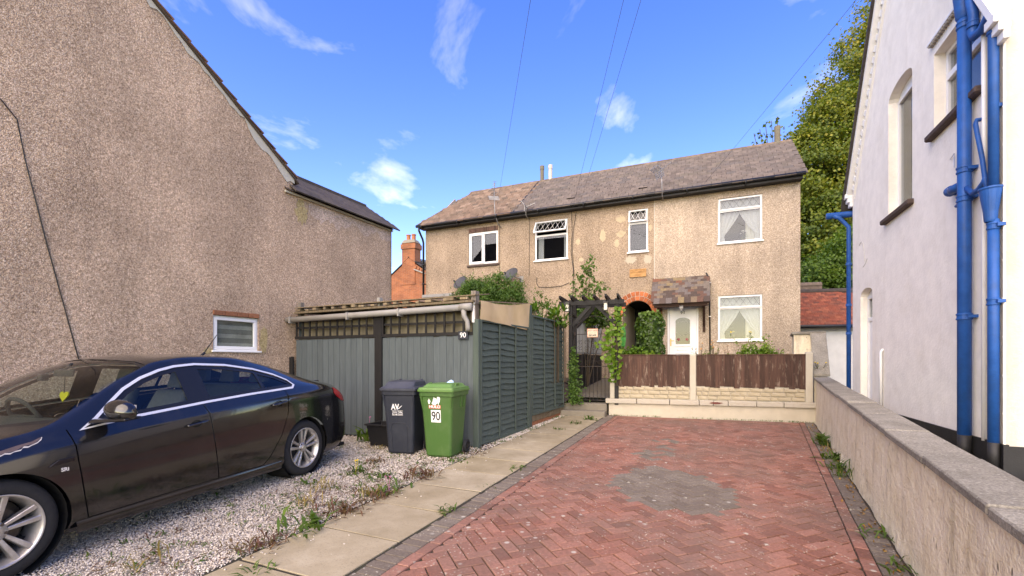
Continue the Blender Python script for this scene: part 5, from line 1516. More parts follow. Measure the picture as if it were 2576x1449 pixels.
# tan mesh screen above the first panel
def mesh_mat():
    t = NT('tan_mesh'); v = t.pos((1,1,1))
    t.set(Base_Color=t.ramp(t.noise(v, 3, 4), [(.3,(.56,.40,.22)),(.7,(.68,.50,.30))]), Roughness=.9)
    tr = t.n('ShaderNodeBsdfTransparent'); mx = t.n('ShaderNodeMixShader'); mx.inputs[0].default_value = .16
    t.l(t.b.outputs[0], mx.inputs[1]); t.l(tr.outputs[0], mx.inputs[2]); t.l(mx.outputs[0], t.out.inputs[0]); return t.m
M['mesh'] = mesh_mat()
t = thing('mesh_screen', GFn.p(1.0, .05, 2.1), 'tan windbreak mesh stretched above the first lap panel', 'mesh screen')
m = MB(); NA, NZ = 26, 8
for i in range(NA+1):
    u = i/NA; a = -.02+2.04*u; zt = 2.44+.19*u - .05*math.sin(u*math.pi); zb = 2.15-.06*u + .0*u
    for j in range(NZ+1):
        v_ = j/NZ; m.v.append(GFn.p(a, .06+.018*math.sin(u*5+v_*2)+.01*math.sin(u*17), zb+(zt-zb)*v_))
for i in range(NA):
    for j in range(NZ): b = i*(NZ+1)+j; m.f.append((b, b+NZ+1, b+NZ+2, b+1))
m.build('mesh', M['mesh'], t, smooth=True)
m = MB(); m.bar(GFn.p(-.02,.05,2.43), GFn.p(2.02,.05,2.615), .02, .02); m.build('top_batten', M['raw_wood'], t)

# ================================================================== PERGOLA, GATE, SIDE FENCE
pgl = thing('pergola', PG.p(.5, -.3, .5), 'black timber pergola arch over the iron gate', 'pergola')
for a, n_ in ((-.04,0),(1.06,0),(-.04,-.55),(1.06,-.55)):
    m = MB(); m.fbox(PG, a-.045, a+.045, n_-.045, n_+.045, .45, 2.98); m.build('post', M['black_wood'], pgl, bevel=.004)
for n_ in (.055, -.60):
    m = MB(); m.fbox(PG, -.32, 1.24, n_-.02, n_+.02, 2.84, 2.95); m.build('beam', M['black_wood'], pgl, bevel=.003)
for k in range(6):
    a = -.24+k*.27; m = MB()
    prof = [(.30,3.0),(.30,3.04),(.22,2.955),(-.78,2.955),(-.86,3.04),(-.86,3.055),(.30,3.055)]
    prof = [(.36,2.995),(.36,3.05),(-.9,3.05),(-.9,2.995),(-.8,2.955),(.26,2.955)]
    m.prism([PG.p(a-.022, n_, z) for n_, z in prof], Vector((PG.e[0], PG.e[1], 0))*.044); m.build('rafter', M['black_wood'], pgl)
for n_ in (.0, -.55):
    for a0, z0, a1, z1 in ((.0,2.35,.45,2.84),(1.02,2.40,.58,2.84)):
        m = MB(); m.bar(PG.p(a0,n_,z0), PG.p(a1,n_,z1), .06, .085); m.build('brace', M['black_wood'], pgl)
for a in (-.04, 1.06):
    for z in (1.1, 1.6, 2.1, 2.6):
        m = MB(); m.fbox(PG, a-.02, a+.02, -.51, -.04, z, z+.05); m.build('side_rung', M['black_wood'], pgl)
M['lantern_glass'] = plain('frosted_lantern', (.62,.60,.52), .4, .05)
for a, lab in ((.82,'small solar lantern on the right of the pergola beam'),(-.10,'small solar lantern on the left of the pergola beam')):
    t = thing('solar_lantern', PG.p(a, .12, 2.7), lab, 'lantern', 'pergola lanterns')
    m = MB(); m.fbox(PG, a-.06, a+.06, .08, .19, 2.86, 2.885); m.hexa([PG.p(a+x*s_, .135+y_*s_, z) for z, s_ in ((2.885,1),(2.92,.6)) for x, y_ in ((-.06,.055),(.06,.055),(.06,-.055),(-.06,-.055))]); m.build('cap', M['black_pvc'], t)
    m = MB(); m.fbox(PG, a-.042, a+.042, .10, .172, 2.70, 2.86); m.build('glass', M['lantern_glass'], t)
    for x in (-.045, .037):
        m = MB(); m.fbox(PG, a+x, a+x+.008, .173, .181, 2.69, 2.86); m.build('bar', M['black_pvc'], t)
    m = MB(); m.fbox(PG, a-.05, a+.05, .09, .18, 2.68, 2.70); m.build('base', M['black_pvc'], t)
M['iron'] = plain('rusty_black_iron', (.022,.018,.017), .6, .3, 20, dirt=(.09,.04,.02), dirt_amt=.5, dscale=8)
gt_ = thing('iron_gate', PG.p(.5, -.02, .55), 'thin wrought iron gate with scrolls under the pergola', 'gate')
ia, ib = .05, .97
for k in range(11):
    a = ia+(ib-ia)*k/10; m = MB(); zt = 1.36 if k not in (0,10) else 2.2
    m.tube([PG.p(a,-.02,.53), PG.p(a,-.02,zt)], .0065 if k not in (0,10) else .011, 6); m.build('bar', M['iron'], gt_)
for z in (.545, 1.36, 2.14):
    m = MB(); m.fbox(PG, ia, ib, -.026, -.014, z-.008, z+.008); m.build('rail', M['iron'], gt_)
for k in (2, 5, 8):
    a = ia+(ib-ia)*k/10; m = MB(); m.tube([PG.p(a,-.02,1.36), PG.p(a,-.02,2.14)], .006, 6); m.build('bar', M['iron'], gt_)
def scroll(c, r, z, sg):
    m = MB(); pts = []
    for i in range(22):
        t_ = i/21*R(520); rr = r*(1-.75*i/21); pts.append(PG.p(c+sg*rr*math.cos(t_), -.02, z+rr*math.sin(t_)))
    m.tube(pts, .005, 5); m.build('scroll', M['iron'], gt_)
for z in (1.45, 1.80, 1.94):
    for k in range(4): scroll(ia+.14+k*.16, .065, z, 1 if k % 2 else -1)
m = MB(); pts = [PG.p(.51+.44*math.cos(R(t_)), -.02, 2.16+.42*math.sin(R(t_))) for t_ in range(0, 181, 12)]; m.tube(pts, .008, 6); m.build('arch_bar', M['iron'], gt_)
m = MB(); m.tube([PG.p(.30,-.02,1.75), PG.p(.62,-.02,1.45)], .005, 5); m.build('stay', M['iron'], gt_)
# sign on the gate
sg = thing('gate_sign', PG.p(.48, .02, 2.05), 'small weathered metal sign wired to the gate reading SHUT GATE', 'sign')
M['sign_face'] = plain('cream_enamel', (.60,.50,.38), .6, .12, 20, dirt=(.45,.25,.15), dirt_amt=.5, dscale=10); M['sign_rim'] = plain('salmon_rim', (.50,.22,.14), .6, .2); M['sign_red'] = plain('faded_red', (.38,.14,.12), .7); M['sign_dark'] = plain('sign_ink', (.05,.07,.06), .7); M['sign_pale'] = plain('faded_script', (.34,.30,.22), .7)
m = MB(); m.fbox(PG, .36, .62, -.008, .0, 2.06, 2.27); m.build('rim', M['sign_rim'], sg, bevel=.003)
m = MB(); m.fbox(PG, .372, .608, .0005, .003, 2.072, 2.258); m.build('face', M['sign_face'], sg)
place_text('lettering', 'SHUT GATE', PG, .49, .004, 2.222, .047, M['sign_red'], sg, depth=.001, bold=.001, sx=.9)
for q0, q1 in ((.405,.45),(.462,.50),(.512,.575)):
    m = MB(); m.fbox(PG, q0, q1, .003, .0045, 2.158, 2.172); m.build('faded_mark', M['sign_pale'], sg)
place_text('lettering', 'ESCAPE', PG, .49, .004, 2.108, .058, M['sign_dark'], sg, depth=.001, bold=.002, sx=.95)
# fence along the garden path behind the gate
DF = Fr((1.52, 11.75), (1.25, 2.35))
if DF.n[0] < 0: DF.n = -DF.n
df = thing('dark_board_fence', DF.p(1.3, 0, .6), 'dark vertical board fence seen through the gate', 'fence')
sf = thing('slatted_fence_top', DF.p(1.3, 0, 1.7), 'pale grey slatted panel above the dark boards behind the gate', 'fence')
M['pale_slat'] = wood_mat('pale_grey_paint', (.40,.40,.37), (.30,.30,.27), .12)
L = 2.6
for k in range(22):
    a = k*L/22; m = MB(); m.fbox(DF, a+.004, a+L/22-.004, 0, .018, .5+.12*a, 1.66+rsd.uniform(-.008,.008)); m.build('board', M['black_wood'], df)
for k in range(24):
    a = k*L/24; m = MB(); m.fbox(DF, a+.02, a+L/24-.018, .0, .018, 1.72, 2.62+.03*math.sin(k)); m.build('slat', M['pale_slat'], sf)
for z in (1.68, 2.42):
    m = MB(); m.fbox(DF, 0, L, -.03, -.001, z, z+.09); m.build('rail', M['pale_slat'], sf)
# bright green bundle hanging in the passage mouth
M['neon'] = plain('bright_green_plastic', (.02,.36,.05), .5, .2, 20)
hn = thing('green_hose', HF.p(-3.2, .3, 1.6), 'bright green hose bundle hanging beside the brick archway', 'hose')
for k in range(4):
    m = MB(); c = HF.p(-3.24+k*.03, .30+.02*k, 2.2); m.tube([(c[0]+.05*math.cos(R(t_)), c[1], c[2]+.30*math.sin(R(t_))) for t_ in range(0, 361, 20)], .010, 7); m.build('coil', M['neon'], hn, smooth=True)

# ================================================================== CAR
def pchip(xs, ys, q):
    xs = np.asarray(xs, float); ys = np.asarray(ys, float); h = np.diff(xs); d = np.diff(ys)/h
    m = np.zeros(len(xs)); m[0], m[-1] = d[0], d[-1]
    for i in range(1, len(xs)-1):
        if d[i-1]*d[i] > 0:
            w1, w2 = 2*h[i]+h[i-1], h[i]+2*h[i-1]; m[i] = (w1+w2)/(w1/d[i-1]+w2/d[i])
    q = np.clip(q, xs[0], xs[-1]); k = np.clip(np.searchsorted(xs, q)-1, 0, len(h)-1)
    t = (q-xs[k])/h[k]
    return (ys[k]*(2*t**3-3*t**2+1) + m[k]*h[k]*(t**3-2*t**2+t) + ys[k+1]*(-2*t**3+3*t**2) + m[k+1]*h[k]*(t**3-t**2))
T_W = ([-.98,-.94,-.86,-.7,-.4,0,.5,1.5,2.5,3.0,3.4,3.65,3.78,3.84,3.86], [.40,.55,.70,.83,.905,.925,.928,.930,.928,.915,.865,.775,.66,.55,.45])
T_B = ([-.98,-.9,-.6,-.3,0,.44,.88,1.5,2.0,2.53,2.9,3.2,3.4,3.6,3.74,3.82,3.86], [.50,.60,.74,.81,.862,.908,.955,1.005,1.035,1.06,1.065,1.05,1.015,.955,.84,.62,.46])
T_CZ = ([-.98,-.9,-.6,-.3,0,.3,.5,.7,.93,1.26,1.58,1.96,2.39,2.8,3.15,3.4,3.58,3.70,3.80,3.86], [.52,.64,.79,.862,.915,.965,1.045,1.16,1.28,1.405,1.44,1.43,1.35,1.235,1.13,1.08,1.035,.90,.66,.47])
T_CY = ([-.98,-.6,0,.3,.5,.93,1.26,1.6,2.0,2.4,2.8,3.15,3.4,3.7,3.86], [.36,.66,.77,.755,.73,.63,.59,.58,.58,.58,.585,.615,.63,.56,.38])
T_RZ = ([-.98,-.9,-.6,-.3,-.1,.02,.3,.6,.85,1.05,1.4,1.8,2.2,2.6,2.95,3.2,3.42,3.56,3.66,3.74,3.82,3.86], [.54,.69,.83,.90,.935,.965,1.11,1.265,1.375,1.435,1.475,1.475,1.435,1.35,1.245,1.16,1.115,1.085,.98,.84,.64,.48])
def car_keys(a):
    W = pchip(*T_W, a); B = pchip(*T_B, a); CZ = pchip(*T_CZ, a); CY = pchip(*T_CY, a); RZ = pchip(*T_RZ, a)
    end = np.clip((a-3.45)/.4, 0, 1); fr_ = np.clip((-.6-a)/.38, 0, 1); e = np.maximum(end, fr_)
    z0 = .185 + .10*end + .02*fr_
    zs = np.maximum(B - .105, z0+.1)
    K = np.zeros((8, len(a), 2))
    K[0] = np.stack([W-.075, z0], 1); K[1] = np.stack([W-.012, z0+.09], 1); K[2] = np.stack([W, np.maximum(.56 - .1*e, z0+.12)], 1)
    K[3] = np.stack([W-.016, zs], 1); K[4] = np.stack([np.maximum(W-.085, CY+.02), B], 1)
    CZ = np.maximum(CZ, B+.015); RZ = np.maximum(RZ, CZ+.012)
    K[5] = np.stack([CY, CZ], 1); K[6] = np.stack([CY*.56, CZ*.28+RZ*.72], 1); K[7] = np.stack([0*a, RZ], 1)
    for i in range(1, 8): K[i,:,1] = np.maximum(K[i,:,1], K[i-1,:,1]+.004)
    return K
def car_P(a, s):
    a = np.asarray(a, float); s = np.clip(np.asarray(s, float), 0, 7); K = car_keys(a)      # (8,n,2)
    d = K[1:]-K[:-1]                                                                     # (7,n,2)
    m = np.zeros_like(K); m[0] = d[0]; m[7] = d[6]; m[7,:,1] = 0
    for i in range(1, 7):
        p = d[i-1]*d[i]
        hm = 2*d[i-1]*d[i]/np.where(np.abs(d[i-1]+d[i]) < 1e-9, 1e-9, d[i-1]+d[i])
        m[i] = np.where(p > 0, hm, 0)
    m[5] = .5*(d[4]*.35+d[5]*.6); m[5] = np.where(d[4]*d[5] >= 0, m[5], 0)
    k = np.clip(np.floor(s).astype(int), 0, 6); t = (s-k)[:,None]; idx = np.arange(len(a))
    p0, p1, m0, m1 = K[k,idx], K[k+1,idx], m[k,idx], m[k+1,idx]
    return p0*(2*t**3-3*t**2+1) + m0*(t**3-2*t**2+t) + p1*(-2*t**3+3*t**2) + m1*(t**3-t**2)
def s_of_z(a, z):
    """invert height to the section parameter on the side (s in 0..5)"""
    ss = np.linspace(0, 5, 101); out = []
    for ai, zi in zip(a, z):
        zz = car_P(np.full(101, ai), ss)[:,1]; out.append(np.interp(zi, zz, ss))
    return np.array(out)
def side_poly(pts, sub=4):
    P = []
    n = len(pts)
    for i in range(n):
        p, q = np.array(pts[i]), np.array(pts[(i+1) % n])
        for k in range(sub): P.append(p + (q-p)*k/sub)
    P = np.array(P); return list(zip(P[:,0], s_of_z(P[:,0], P[:,1])))
def strip_poly(pts, w=.0045):
    """thin closed polygon round a polyline given in (a, z)"""
    pts = [np.array(p, float) for p in pts]; L, Rr = [], []
    dense = []
    for i in range(len(pts)-1):
        for k in range(4): dense.append(pts[i] + (pts[i+1]-pts[i])*k/4)
    dense.append(pts[-1]); n = len(dense)
    for i, p in enumerate(dense):
        d = dense[min(i+1,n-1)]-dense[max(i-1,0)]; d /= np.hypot(*d); nn = np.array((-d[1], d[0]))
        L.append(p+nn*w); Rr.append(p-nn*w)
    P = np.array(L+Rr[::-1]); return list(zip(P[:,0], s_of_z(P[:,0], P[:,1])))
def inset(poly, d):
    P = np.array(poly); n = len(P); out = []
    A = .5*np.sum(P[:,0]*np.roll(P[:,1],-1) - np.roll(P[:,0],-1)*P[:,1]); sg = 1 if A > 0 else -1
    for i in range(n):
        e1 = P[i]-P[i-1]; e2 = P[(i+1) % n]-P[i]; e1 = e1/np.hypot(*e1); e2 = e2/np.hypot(*e2)
        n1 = np.array((-e1[1], e1[0]))*sg; n2 = np.array((-e2[1], e2[0]))*sg; b = n1+n2; b /= max(np.hypot(*b), .3); c = max(b.dot(n1), .55)
        out.append(tuple(P[i]+b*d/c))
    return out
def vclip(poly, a0, a1):
    p = clip_poly(poly, (a0, 0), (0, -1)); p = clip_poly(p, (a1, 0), (0, 1)); return p
DLO = [(.47,.912),(.88,.958),(1.5,1.008),(2.0,1.038),(2.60,1.062),(2.665,1.10),(2.61,1.17),(2.46,1.243),(2.2,1.315),(1.87,1.368),(1.54,1.385),(1.34,1.370),(1.19,1.338),(1.02,1.278),(.86,1.195),(.72,1.093),(.59,.99)]
DLI = inset(DLO, .020); GLS = inset(DLO, .036)
gw_f = inset(DLO, .055); 
reg = []     # (name, polygon in (a,s), priority order)
def add_reg(name, poly): reg.append((name, poly))
arch_r = .372
for cxw in (0.0, 2.737):
    arc_ = [(cxw+arch_r*math.cos(R(t)), .338+arch_r*math.sin(R(t))) for t in range(-24, 205, 8)]
    P = np.array(arc_); ss = s_of_z(P[:,0], P[:,1]); add_reg('arch', [(cxw+arch_r*.95, -.2)] + list(zip(P[:,0], ss)) + [(cxw-arch_r*.95, -.2)])
add_reg('front_window', side_poly(vclip(gw_f, .66, 1.335))); add_reg('rear_window', side_poly(vclip(gw_f, 1.555, 2.185))); add_reg('quarter_window', side_poly(vclip(gw_f, 2.225, 2.60)))
add_reg('window_surround', side_poly(DLI)); add_reg('chrome_trim', side_poly(DLO))
add_reg('windscreen', [(-.005,7.2),(.03,6.6),(.10,6.0),(.25,5.5),(.40,5.13),(.60,5.13),(.85,5.13),(1.08,5.15),(1.10,5.6),(1.06,6.2),(1.03,7.2)])
add_reg('screen_band', [(-.05,7.2),(-.02,6.6),(.05,6.0),(.20,5.45),(.34,5.08),(.60,5.085),(.85,5.085),(1.13,5.10),(1.13,5.6),(1.09,6.2),(1.06,7.2)])
add_reg('rear_screen', [(2.42,7.2),(2.46,6.3),(2.55,5.3),(2.85,5.25),(3.08,5.3),(3.16,6.2),(3.2,7.2)])
add_reg('tail_light', side_poly([(3.30,.955),(3.35,1.02),(3.45,.99),(3.70,.86),(3.68,.80),(3.50,.83),(3.36,.90)]))
_g = 0
add_reg('panel_gap', strip_poly([(.405,.93),(.42,.70),(.45,.45),(.475,.275)])); add_reg('panel_gap', strip_poly([(1.455,1.0),(1.50,.65),(1.545,.278)]))
add_reg('panel_gap', strip_poly([(2.47,1.05),(2.43,.78),(2.33,.56),(2.16,.345),(2.07,.28)])); add_reg('panel_gap', strip_poly([(.475,.275),(1.2,.285),(2.07,.28)], .0035))
add_reg('panel_gap', strip_poly([(3.26,.93),(3.20,.80),(3.12,.62)], .003))
add_reg('panel_gap', [(-.90,5.0),(-.5,5.05),(0,5.05),(.22,5.05),(.29,5.0),(.29,5.025),(.22,5.075),(0,5.075),(-.5,5.075),(-.9,5.025)])
add_reg('panel_gap', [(-.075,5.5),(-.085,7.2),(-.10,7.2),(-.09,5.5),(.08,5.07),(.095,5.07)])
fp = random.Random(4)
lac = [(-.06,.835),(.02,.85),(.12,.872),(.20,.885),(.255,.905),(.25,.893),(.20,.868),(.15,.862),(.10,.842),(.05,.838),(.0,.825),(-.06,.82)]
add_reg('peeled_lacquer', side_poly(lac, 2))
add_reg('lacquer_edge', side_poly([(-.06,.8195),(.0,.8245),(.03,.829),(.05,.8375),(.075,.834),(.10,.8415),(.13,.846),(.15,.8615),(.17,.858),(.20,.8675),(.225,.876),(.25,.8925),(.258,.904),(.262,.902),(.25,.886),(.22,.868),(.19,.860),(.165,.850),(.14,.852),(.125,.838),(.09,.835),(.07,.826),(.045,.830),(.02,.820),(-.03,.816),(-.06,.814)], 1))
for hx, hz in ((1.33,.835),(2.305,.912)):
    add_reg('handle_recess' if hx < 2 else 'rear_handle_recess', side_poly([(hx+.055*math.cos(R(t)), hz+.005+.034*math.sin(R(t))) for t in range(0,360,30)], 1))
def door_poly(pts): return side_poly(pts, 3)
add_reg('front_door', door_poly([(.41,.93),(.42,.70),(.45,.45),(.475,.275),(1.2,.285),(1.545,.278),(1.50,.65),(1.455,1.0),(1.2,1.1),(.5,1.0)]))
add_reg('rear_door', door_poly([(1.455,1.0),(1.50,.65),(1.545,.278),(2.07,.28),(2.16,.345),(2.33,.56),(2.43,.78),(2.47,1.05),(2.2,1.15),(1.6,1.1)]))
add_reg('bonnet', [(-.93,5.03),(-.5,5.06),(0,5.06),(.09,5.06),(-.08,5.5),(-.09,7.2),(-.93,7.2)])
SS = .22     # scale of s in the triangulation plane
def build_car_shell():
    aa = np.unique(np.concatenate([np.arange(-.98,-.7,.02), np.arange(-.7,3.4,.045), np.arange(3.4,3.861,.018)]))
    sv = np.unique(np.concatenate([np.linspace(i, i+1, n, endpoint=False) for i, n in enumerate((3,5,5,3,9,4,4))] + [[7.0]]))
    pts = [Vector((a, s*SS)) for a in aa for s in sv]; edges = []
    # domain border
    for poly in [r[1] for r in reg]:
        b = len(pts); pts += [Vector((p[0], min(max(p[1], -.05), 7.05)*SS)) for p in poly]; edges += [(b+i, b+(i+1) % len(poly)) for i in range(len(poly))]
    V, E_, Fs, *_ = delaunay_2d_cdt(pts, edges, [], 0, 1e-5)
    Q = np.array([(v.x, v.y/SS) for v in V]); F3 = np.array([tuple(f) for f in Fs if len(f) == 3])
    cen = Q[F3].mean(1)
    ok = (cen[:,1] > 0) & (cen[:,1] < 7) & (cen[:,0] > -.98) & (cen[:,0] < 3.86)
    F3 = F3[ok]; cen = cen[ok]
    lab = np.full(len(F3), -1)
    for i, (nm, poly) in enumerate(reg):
        ins = in_poly(cen, poly) & (lab < 0); lab[ins] = i
    a, s = Q[:,0], np.clip(Q[:,1], 0, 7)
    a = np.clip(a, -.98, 3.86)
    P = car_P(a, s)
    def pos3(a, s): q = car_P(np.clip(a, -.98, 3.86), np.clip(s, 0, 7)); return np.stack([-np.clip(a, -.98, 3.86), q[:,0], q[:,1]], 1)
    h = 4e-3
    da = pos3(a+h, s)-pos3(a-h, s); ds = pos3(a, s+.02)-pos3(a, s-.02)
    nrm = np.cross(ds, da); nrm /= np.maximum(np.linalg.norm(nrm, axis=1, keepdims=True), 1e-9)
    nrm[nrm[:,1]*np.sign(P[:,0]+1e-9) < -.5] *= -1
    flip = (nrm*np.stack([0*a, P[:,0], P[:,1]-.6], 1)).sum(1) < 0; nrm[flip] *= -1
    return np.stack([-a, P[:,0], P[:,1]], 1), nrm, F3, lab
CV, CN, CF, CL = build_car_shell()
def car_paint():
    t = NT('black_metallic_paint'); v = t.pos()
    t.set(Base_Color=(.0065,.0065,.0075), Roughness=t.ramp(t.noise(v, 3.5, 5, .6), [(.3,.10),(.75,.22)]), Specular_IOR_Level=.55, Coat_Weight=.6, Coat_Roughness=.04)
    d = t.mix(t.ramp(t.noise(t.pos((2,2,.8)), 3.0, 6, .65), [(.5, 0.0), (.8, .12)]), (.0065,.0065,.0075), (.10,.085,.065)); t.l(d, t.b.inputs['Base Color'])
    return t.m
M['car_paint'] = car_paint()
M['car_glass'] = glass_mat('tinted_car_glass', (.66,.73,.69)); M['car_screen'] = glass_mat('windscreen_glass', (.74,.82,.76))
M['chrome'] = plain('satin_chrome', (.80,.79,.77), .38, .03, metallic=.45)
M['gloss_black'] = plain('gloss_black_trim', (.012,.012,.013), .18, .05); M['rubber'] = plain('tyre_rubber', (.018,.018,.019), .8, .2, 30, bump=.25, bscale=90)
M['tail_red'] = plain('red_lamp', (.35,.008,.012), .12, .1); M['peel'] = plain('peeled_base_coat', (.085,.06,.062), .8, .2, 30); M['peel_edge'] = plain('lifted_lacquer', (.42,.40,.38), .6, .1)
def alloy():
    t = NT('dusty_alloy'); v = t.pos()
    c = t.mix(t.ramp(t.noise(v, 9, 5, .6), [(.4, 0.0), (.75, .75)]), (.55,.54,.53), (.30,.24,.19))
    t.set(Base_Color=c, Metallic=.75, Roughness=.38); return t.m
M['alloy'] = alloy(); M['brake'] = plain('brake_dust_metal', (.085,.062,.048), .6, .3, 20, metallic=.4)
M['trim_int'] = plain('dark_interior', (.028,.03,.03), .8, .2, 8); M['seat'] = plain('grey_seat_cloth', (.075,.078,.08), .9, .15, 30)
car_dir = np.array((.283, .959)); car_dir /= np.hypot(*car_dir); car_out = np.array((car_dir[1], -car_dir[0]))
CA = np.array((-3.275, 2.925)) - car_out*.895
car = new_obj('saloon_car', None); ORG[car.name] = Vector((0,0,0))
tag(car, 'black five-door car parked on the gravel, front wheel cut by the picture edge', 'car')
cm = Matrix.Identity(4); cm.col[0][:3] = Vector((-car_dir[0], -car_dir[1], -.0182)).normalized(); cm.col[1][:3] = (car_out[0], car_out[1], 0)
cm.col[2][:3] = Vector(cm.col[0][:3]).cross(Vector(cm.col[1][:3])); cm.col[3][:3] = (CA[0], CA[1], G(CA[1])+.0)
car.matrix_basis = cm
def car_part(name, idx, mat, off=0.0, thick=0, parent=None, sides=(1,-1), label=None):
    objs = []
    for sd in sides:
        if not idx.any(): continue
        f = CF[idx]; u, inv = np.unique(f, return_inverse=True); v = CV[u].copy(); n = CN[u].copy(); f = inv.reshape(-1,3)
        v += n*off
        v[:,1] *= sd; n[:,1] *= sd
        # orient faces with normals
        fn = np.cross(v[f[:,1]]-v[f[:,0]], v[f[:,2]]-v[f[:,0]]); bad = (fn*n[f].mean(1)).sum(1) < 0; f[bad] = f[bad][:, ::-1]
        o = np_mesh(name, v, f, mat, parent or car, smooth=True)
        try: o.data.normals_split_custom_set_from_vertices([tuple(x) for x in n])
        except Exception as ex: print('normals', ex)
        if label: o['label'] = label
        objs.append(o)
    return objs
names = [r[0] for r in reg]
def sel(nm): return np.isin(CL, [i for i, n_ in enumerate(names) if n_ == nm])
body_idx = (CL == -1)
car_part('body', body_idx, M['car_paint'])
fd = car_part('front_door', sel('front_door'), M['car_paint']); rd = car_part('rear_door', sel('rear_door'), M['car_paint'])
car_part('bonnet', sel('bonnet'), M['car_paint'])
for nm, mt, off in (('front_window','car_glass',-.012),('rear_window','car_glass',-.012),('quarter_window','car_glass',-.012),('window_surround','gloss_black',-.006),('chrome_trim','chrome',.004),('windscreen','car_screen',-.006),('screen_band','gloss_black',-.004),('rear_screen','car_glass',-.004),('tail_light','tail_red',.006),('panel_gap','dark',-.010),('peeled_lacquer','peel',-.0005),('lacquer_edge','peel_edge',.0005),('handle_recess','gloss_black',-.012),('rear_handle_recess','gloss_black',-.012)):
    sd = (1,) if nm in ('peeled_lacquer','lacquer_edge') else (1,-1)
    car_part(nm, sel(nm), M[mt], off, sides=sd)
class LMB(MB):
    pass
def cbuild(m, name, mat, parent=None, **k):
    return m.build(name, mat, parent or car, **k)
# underbody, floor, arches, interior
m = MB(); m.box(-3.6, .85, -.80, .80, .20, .24); m.box(-3.45, -.38, -.82, .82, .24, .40); cbuild(m, 'floor_pan', M['dark'])
for cxw in (0.0, -2.737):
    for sd in (1, -1):
        m = MB(); prof = []
        for y_ in (.55, .905): prof.append((.375, y_))
        m.lathe((cxw, 0, .338), (0, sd, 0), [(.0,.55),(.374,.55),(.374,.875)], 32); cbuild(m, 'arch_liner', M['dark'])
m = MB(); m.box(-.95, -.30, -.70, .70, .55, .90); m.add([(-.02,-.72,.90),(-.02,.72,.90),(-.62,.74,.955),(-.62,-.74,.955),(-.95,.74,.90),(-.95,-.74,.90)], [(0,1,2,3),(3,2,4,5)]); cbuild(m, 'dashboard', M['trim_int'])
def seat(x, y, w, nm='seat'):
    m = MB(); m.hexa([(x-.02,y-w,.45),(x+.5,y-w,.45),(x+.5,y+w,.45),(x-.02,y+w,.45),(x-.02,y-w,.58),(x+.5,y-w,.62),(x+.5,y+w,.62),(x-.02,y+w,.58)])
    m.hexa([(x-.06,y-w,.55),(x+.10,y-w,.55),(x+.10,y+w,.55),(x-.06,y+w,.55),(x-.32,y-w*.82,1.12),(x-.20,y-w*.82,1.13),(x-.20,y+w*.82,1.13),(x-.32,y+w*.82,1.12)])
    o = cbuild(m, nm, M['seat'], bevel=.05, seg=3, smooth=True)
    for yy in ((y,) if w < .4 else (y-.45, y, y+.45)):
        m = MB(); m.hexa([(x-.34,yy-.12,1.14),(x-.24,yy-.12,1.14),(x-.24,yy+.12,1.14),(x-.34,yy+.12,1.14),(x-.37,yy-.10,1.33),(x-.29,yy-.10,1.33),(x-.29,yy+.10,1.33),(x-.37,yy+.10,1.33)]); cbuild(m, 'headrest', M['seat'], o, bevel=.03, seg=3, smooth=True)
seat(-1.30, .37, .25); seat(-1.30, -.37, .25); seat(-2.20, 0, .66, 'rear_seat')
m = MB(); ctr = Vector((-.78, -.37, .93)); axs = Vector((-.9, 0, .42)).normalized(); u_ = axs.cross(Vector((0,1,0))).normalized(); v_ = Vector((0,1,0))
m.tube([ctr + (u_*math.cos(R(t))+v_*math.sin(R(t)))*.185 for t in range(0,361,15)], .017, 8); m.bar(ctr-v_*.18, ctr+v_*.18, .05, .03); m.tube([ctr, ctr-axs*.25], .03, 8); cbuild(m, 'steering_wheel', M['trim_int'])
m = MB(); m.hexa([(-.86,-.12,1.285),(-.84,-.12,1.285),(-.84,.12,1.285),(-.86,.12,1.285),(-.88,-.12,1.345),(-.85,-.12,1.345),(-.85,.12,1.345),(-.88,.12,1.345)]); m.tube([(-.85,0,1.33),(-.92,0,1.40)], .012, 6); m.box(-.83,-.77,-.20,-.14,1.25,1.31); cbuild(m, 'rear_view_mirror', M['trim_int'], bevel=.008)
hf = tag(new_obj('air_freshener', None), 'yellow heart-shaped air freshener hanging behind the car windscreen', 'air freshener'); ORG[hf.name] = Vector((0,0,0)); hf.matrix_basis = cm
M['yellow'] = plain('yellow_card', (.36,.33,.02), .6, .1)
m = MB(); hp = [(16*math.sin(t)**3, 13*math.cos(t)-5*math.cos(2*t)-2*math.cos(3*t)-math.cos(4*t)) for t in np.linspace(0, 2*math.pi, 24, endpoint=False)]
m.prism([(-.86-.0006*y_, -.02+x*.0034, 1.115+y_*.0032) for x, y_ in hp], Vector((-.01,0,0))); m.build('heart', M['yellow'], hf)
m = MB(); m.tube([(-.865,-.02,1.14),(-.87,-.01,1.29)], .003, 5); m.build('cord', M['dark'], hf)
